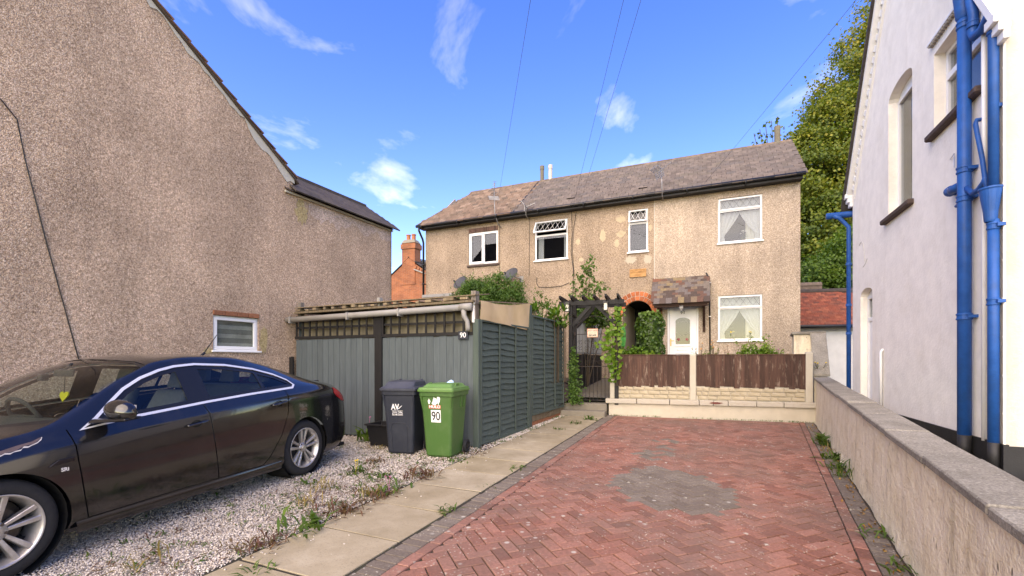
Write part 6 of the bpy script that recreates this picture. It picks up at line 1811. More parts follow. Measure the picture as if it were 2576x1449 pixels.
# door mirrors
for sd in (1, -1):
    m = MB(); N1, N2 = 14, 18
    for i in range(N1+1):
        t = math.pi*i/N1
        for j in range(N2):
            p = 2*math.pi*j/N2
            x = math.cos(t); r_ = math.sin(t)**.75
            yy = r_*math.cos(p); zz = r_*math.sin(p)
            zz = max(zz, -.62)
            X = -.60 - .085*x*(1 if x < 0 else .9) ; 
            m.v.append((-.635 + .085*yy*(1.0 if yy > 0 else .62), sd*(1.035+.135*x), 1.045 + .085*zz - .012*(x)))
    for i in range(N1):
        for j in range(N2): b = i*N2; m.f.append((b+j, b+(j+1)%N2, b+N2+(j+1)%N2, b+N2+j))
    mo = cbuild(m, 'door_mirror', M['car_paint'], smooth=True)
    m = MB(); m.hexa([(-.52,sd*.84,.955),(-.68,sd*.84,.965),(-.69,sd*1.15,.985),(-.57,sd*1.15,.975),(-.54,sd*.84,.985),(-.67,sd*.84,.99),(-.70,sd*1.16,1.005),(-.57,sd*1.16,.995)]); cbuild(m, 'mirror_foot', M['gloss_black'], mo, bevel=.008)
    m = MB(); m.hexa([(-.675,sd*.965,1.005),(-.68,sd*1.105,1.005),(-.68,sd*1.105,1.085),(-.675,sd*.965,1.092),(-.692,sd*.965,1.005),(-.692,sd*1.105,1.005),(-.692,sd*1.105,1.085),(-.692,sd*.965,1.092)]); cbuild(m, 'mirror_glass', M['chrome'], mo)
# handles
for sd in (1, -1):
    for hx, hz in ((1.33,.835),(2.305,.912)):
        s_ = s_of_z(np.array([hx]), np.array([hz])); y_ = car_P(np.array([hx]), s_)[0,0]
        m = MB(); m.hexa([(-hx-.105,sd*(y_+.0),hz+.002),(-hx+.105,sd*(y_+.0),hz-.018),(-hx+.105,sd*(y_+.0),hz+.006),(-hx-.105,sd*(y_+.0),hz+.028),(-hx-.10,sd*(y_+.032),hz+.004),(-hx+.10,sd*(y_+.032),hz-.014),(-hx+.10,sd*(y_+.03),hz+.004),(-hx-.10,sd*(y_+.03),hz+.024)])
        cbuild(m, 'door_handle', M['car_paint'], (fd if hx < 2 else rd)[0 if sd == 1 else 1], bevel=.008, seg=2, smooth=True)
# sill skirts
for sd in (1, -1):
    m = MB()
    for a in np.linspace(.40, 2.33, 20):
        w_ = pchip(*T_W, np.array([a]))[0]
        m.v += [(-a, sd*(w_-.05), .17), (-a, sd*(w_-.012), .19), (-a, sd*(w_-.002), .235), (-a, sd*(w_-.012), .268)]
    for i in range(19):
        for k in range(3): b = i*4+k; m.f.append((b, b+1, b+5, b+4))
    cbuild(m, 'sill_skirt', M['car_paint'], smooth=True)
# SRI badge, aerial, wiper
CFr = Fr((0,0), (-1,0)); CFr.n = np.array((0.,1.))
y_b = car_P(np.array([.33]), s_of_z(np.array([.33]), np.array([.675])))[0,0]
me = text_mesh('SRi', .036, .002, .001); me.materials.clear(); me.materials.append(M['chrome'])
mt_ = Matrix.Identity(4); mt_.col[0][:3] = (-1,0,0); mt_.col[1][:3] = (0,0,1); mt_.col[2][:3] = (0,1,0); me.transform(mt_)
bd = new_obj('badge', me, car); bd.location = (-.335, y_b+.004, .665)
m = MB(); m.hexa([(-.24,y_b-.004,.70),(-.39,y_b-.004,.715),(-.395,y_b-.004,.745),(-.30,y_b-.004,.74),(-.24,y_b+.006,.70),(-.39,y_b+.006,.715),(-.395,y_b+.006,.745),(-.30,y_b+.006,.74)]); cbuild(m, 'side_repeater', M['gloss_black'], bevel=.003)
m = MB(); m.tube([(-2.12,0,1.445),(-2.18,0,1.49)], .014, 8); m.tube([(-2.17,0,1.485),(-2.34,0,1.70)], [.006,.003], 6); cbuild(m, 'roof_aerial', M['gloss_black'])
m = MB(); m.bar((-.06,.60,.985), (-.10,.05,1.00), .018, .014); m.bar((.02,.35,.955), (-.08,.33,.995), .02, .014); m.bar((.0,-.0,.965), (-.07,-.55,.985), .018, .014); cbuild(m, 'wiper', M['gloss_black'])
m = MB(); m.box(-3.60,-3.40,-.40,.40,1.055,1.098); cbuild(m, 'boot_lip', M['car_paint'], bevel=.012)
m = MB(); m.box(-3.868,-3.80,-.30,.30,.30,.42); cbuild(m, 'rear_bumper_insert', M['gloss_black'], bevel=.02)
m = MB(); m.box(.88,.985,-.42,.42,.26,.50); cbuild(m, 'front_grille', M['gloss_black'], bevel=.02)
# wheels
def make_wheel(cx_, sd):
    w = new_obj('wheel', None, car); ORG[w.name] = Vector((0,0,0)); w.location = (cx_, sd*.895, .335)
    if sd < 0: w.rotation_euler = (0, 0, math.pi)
    R_ = .335
    m = MB(); m.lathe((0,0,0), (0,1,0), [(.232,-.03),(.236,-.012),(.25,-.006),(.285,-.003),(.312,-.012),(.326,-.03),(R_,-.055),(R_+.001,-.12),(R_,-.19),(.325,-.215),(.30,-.232),(.25,-.235),(.232,-.21)], 56, True); m.build('tyre', M['rubber'], w, smooth=True)
    m = MB()
    for g_ in (-.075,-.11,-.145): m.lathe((0,0,0), (0,1,0), [(R_+.0014,g_-.004),(R_+.0014,g_+.004)], 48)
    m.build('tread_groove', M['dark'], w)
    m = MB(); m.lathe((0,0,0), (0,1,0), [(.240,-.004),(.236,-.001),(.228,-.006),(.222,-.02),(.205,-.05),(.20,-.12),(.215,-.2)], 56); rim = m.build('rim', M['alloy'], w, smooth=True)
    for k in range(5):
        for dd in (-1, 1):
            th = R(72*k+90); m = MB()
            def pt(r_, off, y_): return (r_*math.cos(th)-off*math.sin(th), y_, r_*math.sin(th)+off*math.cos(th))
            o0, o1 = dd*.014, dd*.046; w0, w1 = .013, .024
            m.hexa([pt(.045,o0-w0,-.075), pt(.232,o1-w1,-.055), pt(.232,o1+w1,-.055), pt(.045,o0+w0,-.075), pt(.045,o0-w0*.9,-.035), pt(.230,o1-w1*.75,-.012), pt(.230,o1+w1*.75,-.012), pt(.045,o0+w0*.9,-.035)])
            m.build('spoke', M['alloy'], w, bevel=.004)
    m = MB(); m.lathe((0,0,0), (0,1,0), [(.0,-.022),(.028,-.022),(.034,-.027),(.060,-.032),(.066,-.045),(.066,-.09)], 28); m.build('hub', M['alloy'], w, smooth=True)
    m = MB(); m.lathe((0,0,0), (0,1,0), [(.0,-.018),(.026,-.019),(.028,-.023)], 20); m.build('hub_cap', M['steel'], w)
    for k in range(5):
        th = R(72*k+54); m = MB(); m.lathe((.052*math.cos(th), 0, .052*math.sin(th)), (0,1,0), [(.0,-.026),(.010,-.027),(.011,-.04)], 8); m.build('wheel_nut', M['brake'], w)
    m = MB(); m.lathe((0,0,0), (0,1,0), [(.0,-.095),(.150,-.095),(.150,-.115),(.0,-.115)], 32); m.lathe((0,0,0), (0,1,0), [(.0,-.16),(.20,-.16)], 24); m.build('brake_disc', M['brake'], w)
    return w
for cx_ in (0.0, -2.737):
    for sd in (1, -1): make_wheel(cx_, sd)

# ================================================================== BINS
def bin_thing(c, ang, mat, matl, label, name, lid_kind, S=1.0):
    e = np.array((math.cos(ang), math.sin(ang))); d = np.array((-e[1], e[0]))       # e: width to viewer's right, d: away from viewer
    z0 = G(c[1])
    B = Fr(c, e); B.n = -d                                                            # n toward the viewer
    t = thing(name, (c[0], c[1], z0), label, 'wheelie bin', 'wheelie bins')
    H = .93*S
    m = MB(); secs = [(0,.175,.20,-.20),(.03,.195,.222,-.212),(.55,.222,.262,-.245),(.80,.24,.284,-.262),(.86,.242,.288,-.268),(.87,.262,.306,-.29),(H,.264,.31,-.292)]
    secs = [(z, w*S*1.02, nf*S, nb*S) for z, w, nf, nb in secs]
    def loop(w, nf, nb, r, z):
        pts = []
        for cx_, cn, t0 in ((w-r, nf-r, 0), (-w+r, nf-r, 90), (-w+r, nb+r, 180), (w-r, nb+r, 270)):
            for k in range(5): a_ = R(t0+k*22.5); pts.append(B.p(cx_+r*math.cos(a_), cn+r*math.sin(a_), z0+z))
        return pts
    for (z, w, nf, nb) in secs: m.v += loop(w, nf, nb, .045, z)
    n = 20
    for i in range(len(secs)-1):
        for k in range(n): m.f.append((i*n+k, i*n+(k+1)%n, (i+1)*n+(k+1)%n, (i+1)*n+k))
    m.f.append(tuple(reversed(range(n))))
    m.build('body', mat, t, smooth=False)
    # lid
    m = MB()
    ls = [(H+.004,.285,.335,-.30),(H+.030,.287,.338,-.30),(H+.034,.277,.328,-.295),(H+.060,.272,.318,-.29),(H+.064,.235,.27,-.25),(H+.105,.200,.215,-.24),(H+.112,.17,.17,-.2)] if lid_kind == 'flat' else [(H+.004,.285,.335,-.30),(H+.035,.287,.338,-.30),(H+.040,.277,.325,-.295),(H+.055,.262,.30,-.28),(H+.065,.235,.285,-.25),(H+.125,.222,.20,-.24),(H+.140,.19,.12,-.2)]
    for (z, w, nf, nb) in ls: m.v += loop(w*S*.98, nf*S, nb*S, .035, z)
    for i in range(len(ls)-1):
        for k in range(n): m.f.append((i*n+k, i*n+(k+1)%n, (i+1)*n+(k+1)%n, (i+1)*n+k))
    m.f.append(tuple(reversed(range(n)))); m.f.append(tuple((len(ls)-1)*n+k for k in range(n)))
    lid = m.build('lid', matl, t, smooth=False)
    if lid_kind == 'flat':
        for a in (-.215, .215):
            mm_ = MB(); mm_.tube([B.p(a, .10, z0+H+.06), B.p(a, .10, z0+H+.105), B.p(a, .0, z0+H+.115), B.p(a, -.02, z0+H+.06)], .010, 6); mm_.build('lid_handle', matl, lid)
    else:
        for a in (-.17, .17):
            mm_ = MB(); mm_.hexa([B.p(x, n_, z0+z) for x, n_, z in ((a-.03,.27,H+.06),(a+.03,.27,H+.06),(a+.03,-.2,H+.12),(a-.03,-.2,H+.12),(a-.02,.24,H+.085),(a+.02,.24,H+.085),(a+.02,-.2,H+.16),(a-.02,-.2,H+.16))]); mm_.build('lid_rib', matl, lid, bevel=.01)
    m = MB(); m.tube([B.p(-.2*S,-.31*S,z0+H+.01), B.p(-.2*S,-.37*S,z0+H+.03), B.p(.2*S,-.37*S,z0+H+.03), B.p(.2*S,-.31*S,z0+H+.01)], .014, 8); m.build('rear_handle', mat, t, smooth=True)
    for sx in (-1, 1):
        ax = B.p(0,0,0); m = MB(); ev = Vector((e[0]*sx, e[1]*sx, 0))
        m.lathe(Vector(B.p(sx*.225, -.225*S, z0+.10)), ev, [(.055,.0),(.096,.004),(.10,.012),(.10,.035),(.094,.044),(.066,.046),(.06,.036),(.0,.036)], 24); w_ = m.build('wheel', M['rubber'], t)
        for k in range(6):
            m = MB(); th = R(60*k); cc = Vector(B.p(sx*.225, -.225*S, z0+.10)) + ev*.040; upv = Vector((0,0,1)); dv = Vector((d[0], d[1], 0))
            m.bar(cc, cc + (upv*math.sin(th)+dv*math.cos(th))*.06, .010, .010); m.build('wheel_rib', M['black_pvc'], w_)
    # side ribs under the rim
    for sx in (-1, 1):
        for n_ in (-.02, -.13):
            m = MB(); m.fbox(B, sx*.235*S-.01, sx*.235*S+.012*sx+.01, n_-.012, n_+.012, z0+.70, z0+.865); m.build('rim_rib', mat, t)
    for sx in (-1, 1):
        m = MB(); m.hexa([B.p(sx*x, n_, z0+z) for x, n_, z in ((.205,.27,.70),(.225,.27,.70),(.225,.25,.70),(.205,.25,.70),(.215,.305,.865),(.245,.305,.865),(.245,.26,.865),(.215,.26,.865))]); m.build('rim_rib', mat, t)
    return t, B, z0
def plastic(name, col, dust):
    t = NT(name); v = t.pos()
    c = t.mix(t.ramp(t.noise(v, 4, 6, .65), [(.45, 0.0), (.8, .5)]), col, dust)
    c = t.mix(t.ramp(t.noise(t.pos((18,18,2)), 1.5, 5, .65), [(.55, 0.0), (.8, .25)]), c, scl(dust, 1.2))
    t.set(Base_Color=c, Roughness=.48, Specular_IOR_Level=.4); t.bump(t.noise(v, 160, 3), .08, .003); return t.m
M['bin_green'] = plastic('green_bin_plastic', (.050,.125,.028), (.11,.17,.07)); M['bin_navy'] = plastic('navy_bin_plastic', (.020,.024,.034), (.055,.06,.07)); M['bin_lid_g'] = plastic('green_lid_plastic', (.085,.20,.045), (.18,.26,.12)); M['bin_lid_n'] = plastic('navy_lid_plastic', (.042,.047,.062), (.10,.105,.12))
gbn, GB, gz = bin_thing((-.985, 6.70), R(-17), M['bin_green'], M['bin_lid_g'], 'green wheelie bin with white number 90 sticker', 'wheelie_bin', 'flat')
nbn, NB, nz = bin_thing((-1.60, 6.92), R(-10), M['bin_navy'], M['bin_lid_n'], 'dark blue-grey wheelie bin with white council lettering', 'wheelie_bin', 'dome')
def nface(z): return .222 + (.262-.222)*(z-.03)/.52 if z < .55 else .262 + (.284-.262)*(z-.55)/.25
M['sticker'] = plain('white_sticker', (.80,.79,.76), .5, .04, 20); M['sticker_red'] = plain('faded_red_sticker', (.55,.14,.08), .5, .15, 20); M['ink'] = plain('black_ink', (.012,.012,.014), .5, .05)
def face_quad(B, z0, a0, a1, za, zb, off, mat, name, parent):
    m = MB(); m.hexa([B.p(a0, nface(za)+off-.001, z0+za), B.p(a1, nface(za)+off-.001, z0+za), B.p(a1, nface(zb)+off-.001, z0+zb), B.p(a0, nface(zb)+off-.001, z0+zb), B.p(a0, nface(za)+off, z0+za), B.p(a1, nface(za)+off, z0+za), B.p(a1, nface(zb)+off, z0+zb), B.p(a0, nface(zb)+off, z0+zb)])
    return m.build(name, mat, parent)
stk = face_quad(GB, gz, -.085, .065, .50, .675, .0035, M['sticker'], 'number_sticker', gbn)
place_text('lettering', '90', GB, -.01, nface(.585)+.006, gz+.585, .175, M['ink'], stk, depth=.001, bold=.002, sx=.78, tilt=.08)
rs_ = face_quad(GB, gz, -.115, .070, .695, .745, .0035, M['sticker_red'], 'red_sticker', gbn)
place_text('lettering', 'HULO', GB, -.022, nface(.72)+.006, gz+.72, .055, M['sticker'], rs_, depth=.001, bold=.001, sx=1.15, tilt=.08)
for i, (c, rx, rz) in enumerate((((-.02,.79),.05,.045),((.04,.82),.022,.055),((-.11,.79),.018,.035),((-.03,.845),.008,.009))):
    p = blob(c, rx, rz, 60+i, 16, .45); m = MB(); m.add([GB.p(q[0], nface(q[1])+.004, gz+q[1]) for q in p], [tuple(range(len(p)))]); m.build('torn_sticker', M['sticker'], gbn)
tx = face_quad(NB, nz, -.105, .06, .635, .639, .002, M['sticker'], 'rule', nbn); face_quad(NB, nz, -.105, .06, .570, .574, .002, M['sticker'], 'rule', nbn)
place_text('lettering', 'AV', NB, -.055, nface(.69)+.004, nz+.69, .115, M['sticker'], nbn, depth=.001, bold=.004, sx=.8, tilt=.08)
m = MB(); m.tube([NB.p(-.02, nface(.66)+.004, nz+.665), NB.p(.0, nface(.67)+.004, nz+.668), NB.p(.035, nface(.69)+.004, nz+.70), NB.p(.05, nface(.70)+.004, nz+.715)], [.003,.007,.005,.002], 6); m.build('swoosh', M['sticker'], nbn)
place_text('lettering', 'Amber Valley', NB, -.022, nface(.617)+.003, nz+.617, .030, M['sticker'], nbn, depth=.0008, bold=.0005, sx=.95, tilt=.08)
place_text('lettering', 'Borough Council', NB, -.022, nface(.589)+.003, nz+.589, .026, M['sticker'], nbn, depth=.0008, bold=.0005, sx=.9, tilt=.08)
m = MB(); pp = [(-.115,.05),(-.125,.40),(-.10,.455),(.10,.455),(.125,.40),(.115,.05)]
for i in range(5):
    p, q = pp[i], pp[i+1]; m.bar(NB.p(p[0], nface(p[1])+.001, nz+p[1]), NB.p(q[0], nface(q[1])+.001, nz+q[1]), .012, .012)
m.build('moulded_rib', M['bin_navy'], nbn, bevel=.003)
# scrap of blue plastic on the green lid
sc_ = thing('plastic_scrap', (-.93, 6.90, gz+1.05), 'scrap of pale blue plastic lying on the green bin lid', 'plastic scrap')
M['pale_blue'] = plain('pale_blue_film', (.35,.55,.75), .4, .2)
m = MB(); m.add([(-.99,6.88,gz+1.04),(-.87,6.86,gz+1.045),(-.89,6.93,gz+1.07),(-.95,6.95,gz+1.05),(-.92,6.90,gz+1.085)], [(0,1,4),(1,2,4),(2,3,4),(3,0,4)]); m.build('film', M['pale_blue'], sc_)
# black recycling box
bx = thing('recycling_box', (-2.05, 7.35, G(7.35)), 'empty black plastic recycling box beside the dark bin', 'box')
BB = Fr((-2.03, 7.40), (.93, -.36)); BB.n = -np.array((.36, .93)); bz = G(7.35)
M['box_black'] = plain('black_box_plastic', (.011,.011,.012), .5, .2, 8)
m = MB()
def bl(w, d_, z): return [BB.p(x, y_, bz+z) for x, y_ in ((-w,d_),(w,d_),(w,-d_),(-w,-d_))]
L_ = [bl(.20,.15,.0), bl(.25,.19,.32), bl(.275,.215,.325), bl(.275,.215,.35), bl(.245,.185,.35), bl(.195,.145,.015)]
for l_ in L_: m.v += l_
for i in range(5):
    for k in range(4): m.f.append((i*4+k, i*4+(k+1)%4, (i+1)*4+(k+1)%4, (i+1)*4+k))
m.f.append((3,2,1,0)); m.f.append((20,21,22,23)); m.build('tub', M['box_black'], bx, bevel=.006)
m = MB(); m.tube([BB.p(-.285,.05,bz+.335), BB.p(-.30,.03,bz+.33), BB.p(-.30,-.03,bz+.33), BB.p(-.285,-.05,bz+.335)], .012, 6); m.build('handle', M['box_black'], bx)

# ================================================================== VEGETATION
def leaf_cloud(name, C, size, mat, parent, tint, aspect=.62, up=.35, droop=0., fold=.18, nrm=None, jit=.25, quad=False):
    """many small folded leaves: C (n,3) centres"""
    n = len(C); C = np.asarray(C, float)
    d = RNG.normal(0, 1, (n,3)); d[:,2] -= droop; d /= np.linalg.norm(d, axis=1, keepdims=True)
    N_ = RNG.normal(0, 1, (n,3)); N_[:,2] += up*3
    if nrm is not None: N_ = N_*.6 + nrm*1.6
    N_ -= d*(N_*d).sum(1, keepdims=True); N_ /= np.maximum(np.linalg.norm(N_, axis=1, keepdims=True), 1e-6)
    S = np.cross(d, N_); s = (size*RNG.uniform(1-jit, 1+jit, n))[:,None]
    if quad:
        V = np.stack([C-d*s*.5, C+S*s*aspect*.5, C+d*s*.5, C-S*s*aspect*.5], 1).reshape(-1,3)
        return np_mesh(name, V, np.arange(4*n).reshape(-1,4), mat, parent, tint=np.repeat(np.clip(tint,0,1), 4))
    V = np.stack([C-d*s*.5, C+S*s*aspect*.5-N_*s*fold*0-d*s*.05, C+d*s*.5, C-S*s*aspect*.5-d*s*.05, C+N_*s*fold*-.6], 1)
    V = V.reshape(-1,3); b = (np.arange(n)*5)[:,None]
    F_ = np.concatenate([b+np.array([[0,1,4]]), b+np.array([[1,2,4]]), b+np.array([[2,3,4]]), b+np.array([[3,0,4]])], 0)
    tt = np.repeat(np.clip(tint, 0, 1), 5)
    return np_mesh(name, V, F_, mat, parent, tint=tt)

def clump_points(lobes, n_cl, per, rcl, flat=.6, inner=.55):
    P, T, Nn = [], [], []
    vol = np.array([l[3]**2 for l in lobes]); vol = vol/vol.sum()
    for l, w in zip(lobes, vol):
        k = max(3, int(n_cl*w)); c = np.array(l[:3])
        d = RNG.normal(0, 1, (k,3)); d /= np.linalg.norm(d, axis=1, keepdims=True)
        r = l[3]*RNG.uniform(inner, 1.06, k)**.6
        cc = c + d*r[:,None]*np.array((1,1,.95)); tt = RNG.uniform(0, 1, k)
        for q, t_, dd in zip(cc, tt, d):
            m_ = int(per*RNG.uniform(.6,1.4)); o = RNG.normal(0, 1, (m_,3))*rcl*RNG.uniform(.6,1.3)*np.array((1,1,flat))
            P.append(q+o); T.append(np.full(m_, t_)); Nn.append(np.repeat(dd[None], m_, 0))
    return np.concatenate(P), np.concatenate(T), np.concatenate(Nn)

M['bark'] = plain('tree_bark', (.085,.065,.05), .95, .35, 9, bump=.8, bscale=25)
M['twig'] = plain('twig', (.075,.055,.035), .9, .2)
M['leaf_syc'] = leaf_mat('sycamore_leaf', [(0,(.034,.062,.012)),(.3,(.070,.115,.018)),(.55,(.13,.168,.022)),(.78,(.22,.225,.026)),(1,(.40,.30,.035))])
M['leaf_bright'] = leaf_mat('bright_leaf', [(0,(.04,.085,.012)),(.5,(.085,.16,.018)),(.85,(.15,.22,.025)),(1,(.30,.26,.03))])
M['leaf_bush'] = leaf_mat('bush_leaf', [(0,(.036,.082,.018)),(.5,(.072,.15,.028)),(1,(.135,.23,.045))])
M['leaf_ivy'] = leaf_mat('ivy_leaf', [(0,(.025,.055,.014)),(.45,(.055,.11,.022)),(.8,(.11,.19,.03)),(1,(.21,.30,.045))], .25, .35)
M['leaf_lime'] = leaf_mat('lime_leaf', [(0,(.07,.15,.018)),(.5,(.12,.23,.025)),(1,(.22,.32,.04))])
M['leaf_laurel'] = leaf_mat('laurel_leaf', [(0,(.045,.11,.015)),(.5,(.085,.175,.022)),(1,(.15,.25,.035))], .2, .28)
M['leaf_weed'] = leaf_mat('weed_leaf', [(0,(.045,.085,.018)),(.5,(.075,.14,.022)),(1,(.13,.20,.035))])
M['leaf_dry'] = leaf_mat('dry_weed', [(0,(.16,.10,.035)),(.5,(.30,.22,.07)),(1,(.36,.30,.12))])
M['leaf_red'] = leaf_mat('reddish_weed', [(0,(.08,.035,.025)),(.5,(.16,.075,.045)),(1,(.14,.13,.04))])
M['petal_o'] = plain('orange_petal', (.50,.26,.10), .7, .2); M['petal_b'] = plain('faded_brown_head', (.30,.17,.10), .8, .2); M['petal_p'] = plain('pink_petal', (.50,.16,.30), .6, .15); M['petal_y'] = plain('yellow_petal', (.70,.50,.04), .6, .1); M['petal_w'] = plain('white_petal', (.75,.75,.72), .6, .05)

def tree(name, base, lobes, label, mat, n_cl, per, rcl, size, trunk_r, warm=0.0):
    t = thing(name, base, label, 'tree')
    b = Vector(base); m = MB()
    top = Vector((np.mean([l[0] for l in lobes]), np.mean([l[1] for l in lobes]), np.mean([l[2] for l in lobes])))
    m.tube([b, b.lerp(top, .35)+Vector((.1,.05,0)), b.lerp(top, .7), top], [trunk_r, trunk_r*.8, trunk_r*.55, trunk_r*.3], 12)
    for l in lobes:
        e = Vector(l[:3]); s_ = b.lerp(top, RNG.uniform(.35,.7)); mid = s_.lerp(e, .5)+Vector((0,0,l[3]*.15)); m.tube([s_, mid, e], [trunk_r*.38, trunk_r*.24, trunk_r*.08], 8)
        for k in range(5):
            dd = Vector(RNG.normal(0,1,3)).normalized(); m.tube([mid.lerp(e, RNG.uniform(.3,1)), e+dd*l[3]*.5, e+dd*l[3]*.9], [trunk_r*.10, trunk_r*.06, trunk_r*.02], 6)
    m.build('trunk', M['bark'], t, smooth=True)
    P, T, Nn = clump_points(lobes, n_cl, per, rcl)
    T = np.clip(T*.62 + warm*np.clip((P[:,2]-P[:,2].min())/(np.ptp(P[:,2])), 0, 1) + RNG.normal(0, .05, len(P)), 0, 1)
    leaf_cloud('crown', P, size, mat, t, T, aspect=.85, up=.5, droop=.4, nrm=Nn, quad=True)
    print(name, len(P))
tree('sycamore_tree', (20.5, 26, .3), [(20,26,8,4.6),(17.3,25,8.2,3.2),(16.8,25,11.4,2.7),(19.2,25.5,13.6,3.2),(20.8,26,16.4,3.2),(22.8,26,19.2,3.6),(15.8,24.6,12.4,1.5),(23,26,12,4.8),(17.9,25,14.4,1.6),(16.2,24.4,6.0,2.4),(25.5,27,16,4)],
     'tall sycamore turning yellow, filling the gap above the garage', M['leaf_syc'], 2300, 98, .36, .15, .45, .55)
tree('young_tree', (14.6, 19.6, .6), [(14.1,19.5,5.0,1.55),(15.5,19.9,5.9,1.7),(13.15,19.1,4.6,.75),(14.6,19.4,6.0,1.0)],
     'smaller bright green tree in front of the sycamore, just above the garage roof', M['leaf_bright'], 520, 70, .22, .105, .14, .2)

def stems(parent, pts_list, r, mat='twig', name='stem'):
    m = MB()
    for pts in pts_list: m.tube(pts, r, 5)
    return m.build(name, M[mat], parent)
def shrub(name, label, lobes, n_cl, per, rcl, size, mat, cat='shrub', aspect=.45, up=.3, base=None, sprigs=0, flat=.8, upright=False):
    c = np.mean([l[:3] for l in lobes], 0); base = base or (c[0], c[1], .5)
    t = thing(name, base, label, cat)
    m = MB()
    for l in lobes: m.tube([base, tuple(Vector(base).lerp(Vector(l[:3]), .6)), tuple(l[:3])], [.02,.014,.006], 6)
    P, T, Nn = clump_points(lobes, n_cl, per, rcl, flat, .4)
    if sprigs:
        ex = []; 
        for k in range(sprigs):
            l = lobes[k % len(lobes)]; dd = RNG.normal(0,1,3); dd[2] = abs(dd[2])+.8; dd /= np.linalg.norm(dd)
            p0 = np.array(l[:3])+dd*l[3]*.7; p1 = p0+dd*RNG.uniform(.18,.42)+np.array((RNG.normal(0,.05),0,0)); m.tube([tuple(p0), tuple(p1)], [.004,.002], 5)
            q = p0[None]+(p1-p0)[None]*RNG.uniform(0,1,(16,1)) + RNG.normal(0,size*.35,(16,3)); ex.append(q)
        ex = np.concatenate(ex); P = np.concatenate([P, ex]); T = np.concatenate([T, RNG.uniform(.5,1,len(ex))]); Nn = np.concatenate([Nn, RNG.normal(0,.3,(len(ex),3))])
    m.build('stem', M['twig'], t)
    leaf_cloud('foliage', P, size, mat, t, T, aspect=aspect, up=up, nrm=Nn*.5)
    return t
shrub('garden_bush', 'large feathery green bush rising behind the shed roof', [(-.85,12.7,3.15,.68),(-.15,12.6,3.05,.60),(-1.45,12.8,2.85,.55),(-.45,12.7,3.5,.40),(.25,12.5,2.8,.38),(-1.05,12.8,3.45,.34),(-1.80,12.9,2.65,.42),(.05,12.6,3.4,.26)], 420, 56, .09, .08, M['leaf_bush'], aspect=.32, sprigs=34, base=(-.6,12.8,.5))
shrub('wall_climber', 'thin leafy climber against the pebbledash above the pergola', [(1.95,13.2,3.45,.25),(2.3,13.2,3.35,.25),(2.15,13.2,3.9,.26),(2.55,13.1,3.55,.2),(1.8,13.2,3.8,.15),(2.25,13.2,4.25,.14)], 46, 9, .07, .085, M['leaf_bush'], 'climber', .8, base=(2.1,13.1,.9), sprigs=10)
shrub('pergola_foliage', 'dark green leaves massed behind the pergola above the slatted fence', [(1.9,12.6,2.72,.28),(2.3,12.8,2.78,.30),(2.62,12.9,2.65,.24),(2.1,12.6,3.0,.2)], 90, 26, .08, .085, M['leaf_ivy'], 'climber', .8, base=(2.1,12.7,.8))
shrub('side_shrub', 'small loose shrub growing between the dish and the mesh screen', [(.62,12.2,2.8,.22),(.85,12.2,3.05,.2),(.45,12.2,2.6,.18),(1.0,12.3,2.7,.14)], 30, 11, .06, .075, M['leaf_bush'], aspect=.6, base=(.6,12.3,.6), sprigs=7)
# laurel: upright whorls of long leaves
def laurel():
    t = thing('laurel_shrub', (.85, 10.6, .4), 'glossy laurel with long upright leaves behind the further lap panel', 'shrub')
    V, F_, T = [], [], []
    m = MB()
    for k in range(34):
        b = np.array((RNG.uniform(.32,1.22), RNG.uniform(10.1,10.9), RNG.uniform(2.28,2.74)-.05)); b[0] += (b[1]-10.5)*.3
        m.tube([(b[0],b[1],1.0), tuple(b)], .008, 5)
        for j in range(12):
            th = RNG.uniform(0,6.28); el = RNG.uniform(.35,1.35); d = np.array((math.cos(th)*math.cos(el), math.sin(th)*math.cos(el), math.sin(el))); L = RNG.uniform(.11,.19); w = L*.17
            s_ = np.cross(d, (0,0,1)); s_ /= np.linalg.norm(s_); n_ = np.cross(s_, d); p0 = b + d*.02 - np.array((0,0,RNG.uniform(0,.08)))
            c = len(V); 
            V += [p0, p0+d*L*.35+s_*w, p0+d*L*.75+s_*w*.8-n_*.01, p0+d*L-n_*.03, p0+d*L*.75-s_*w*.8-n_*.01, p0+d*L*.35-s_*w, p0+d*L*.5-n_*.012]
            F_ += [(c,c+1,c+6),(c+1,c+2,c+6),(c+2,c+3,c+6),(c+3,c+4,c+6),(c+4,c+5,c+6),(c+5,c,c+6)]; T += [RNG.uniform(0,1)]*7
    m.build('stem', M['twig'], t); np_mesh('foliage', np.array(V), np.array(F_), M['leaf_laurel'], t, tint=T)
laurel()
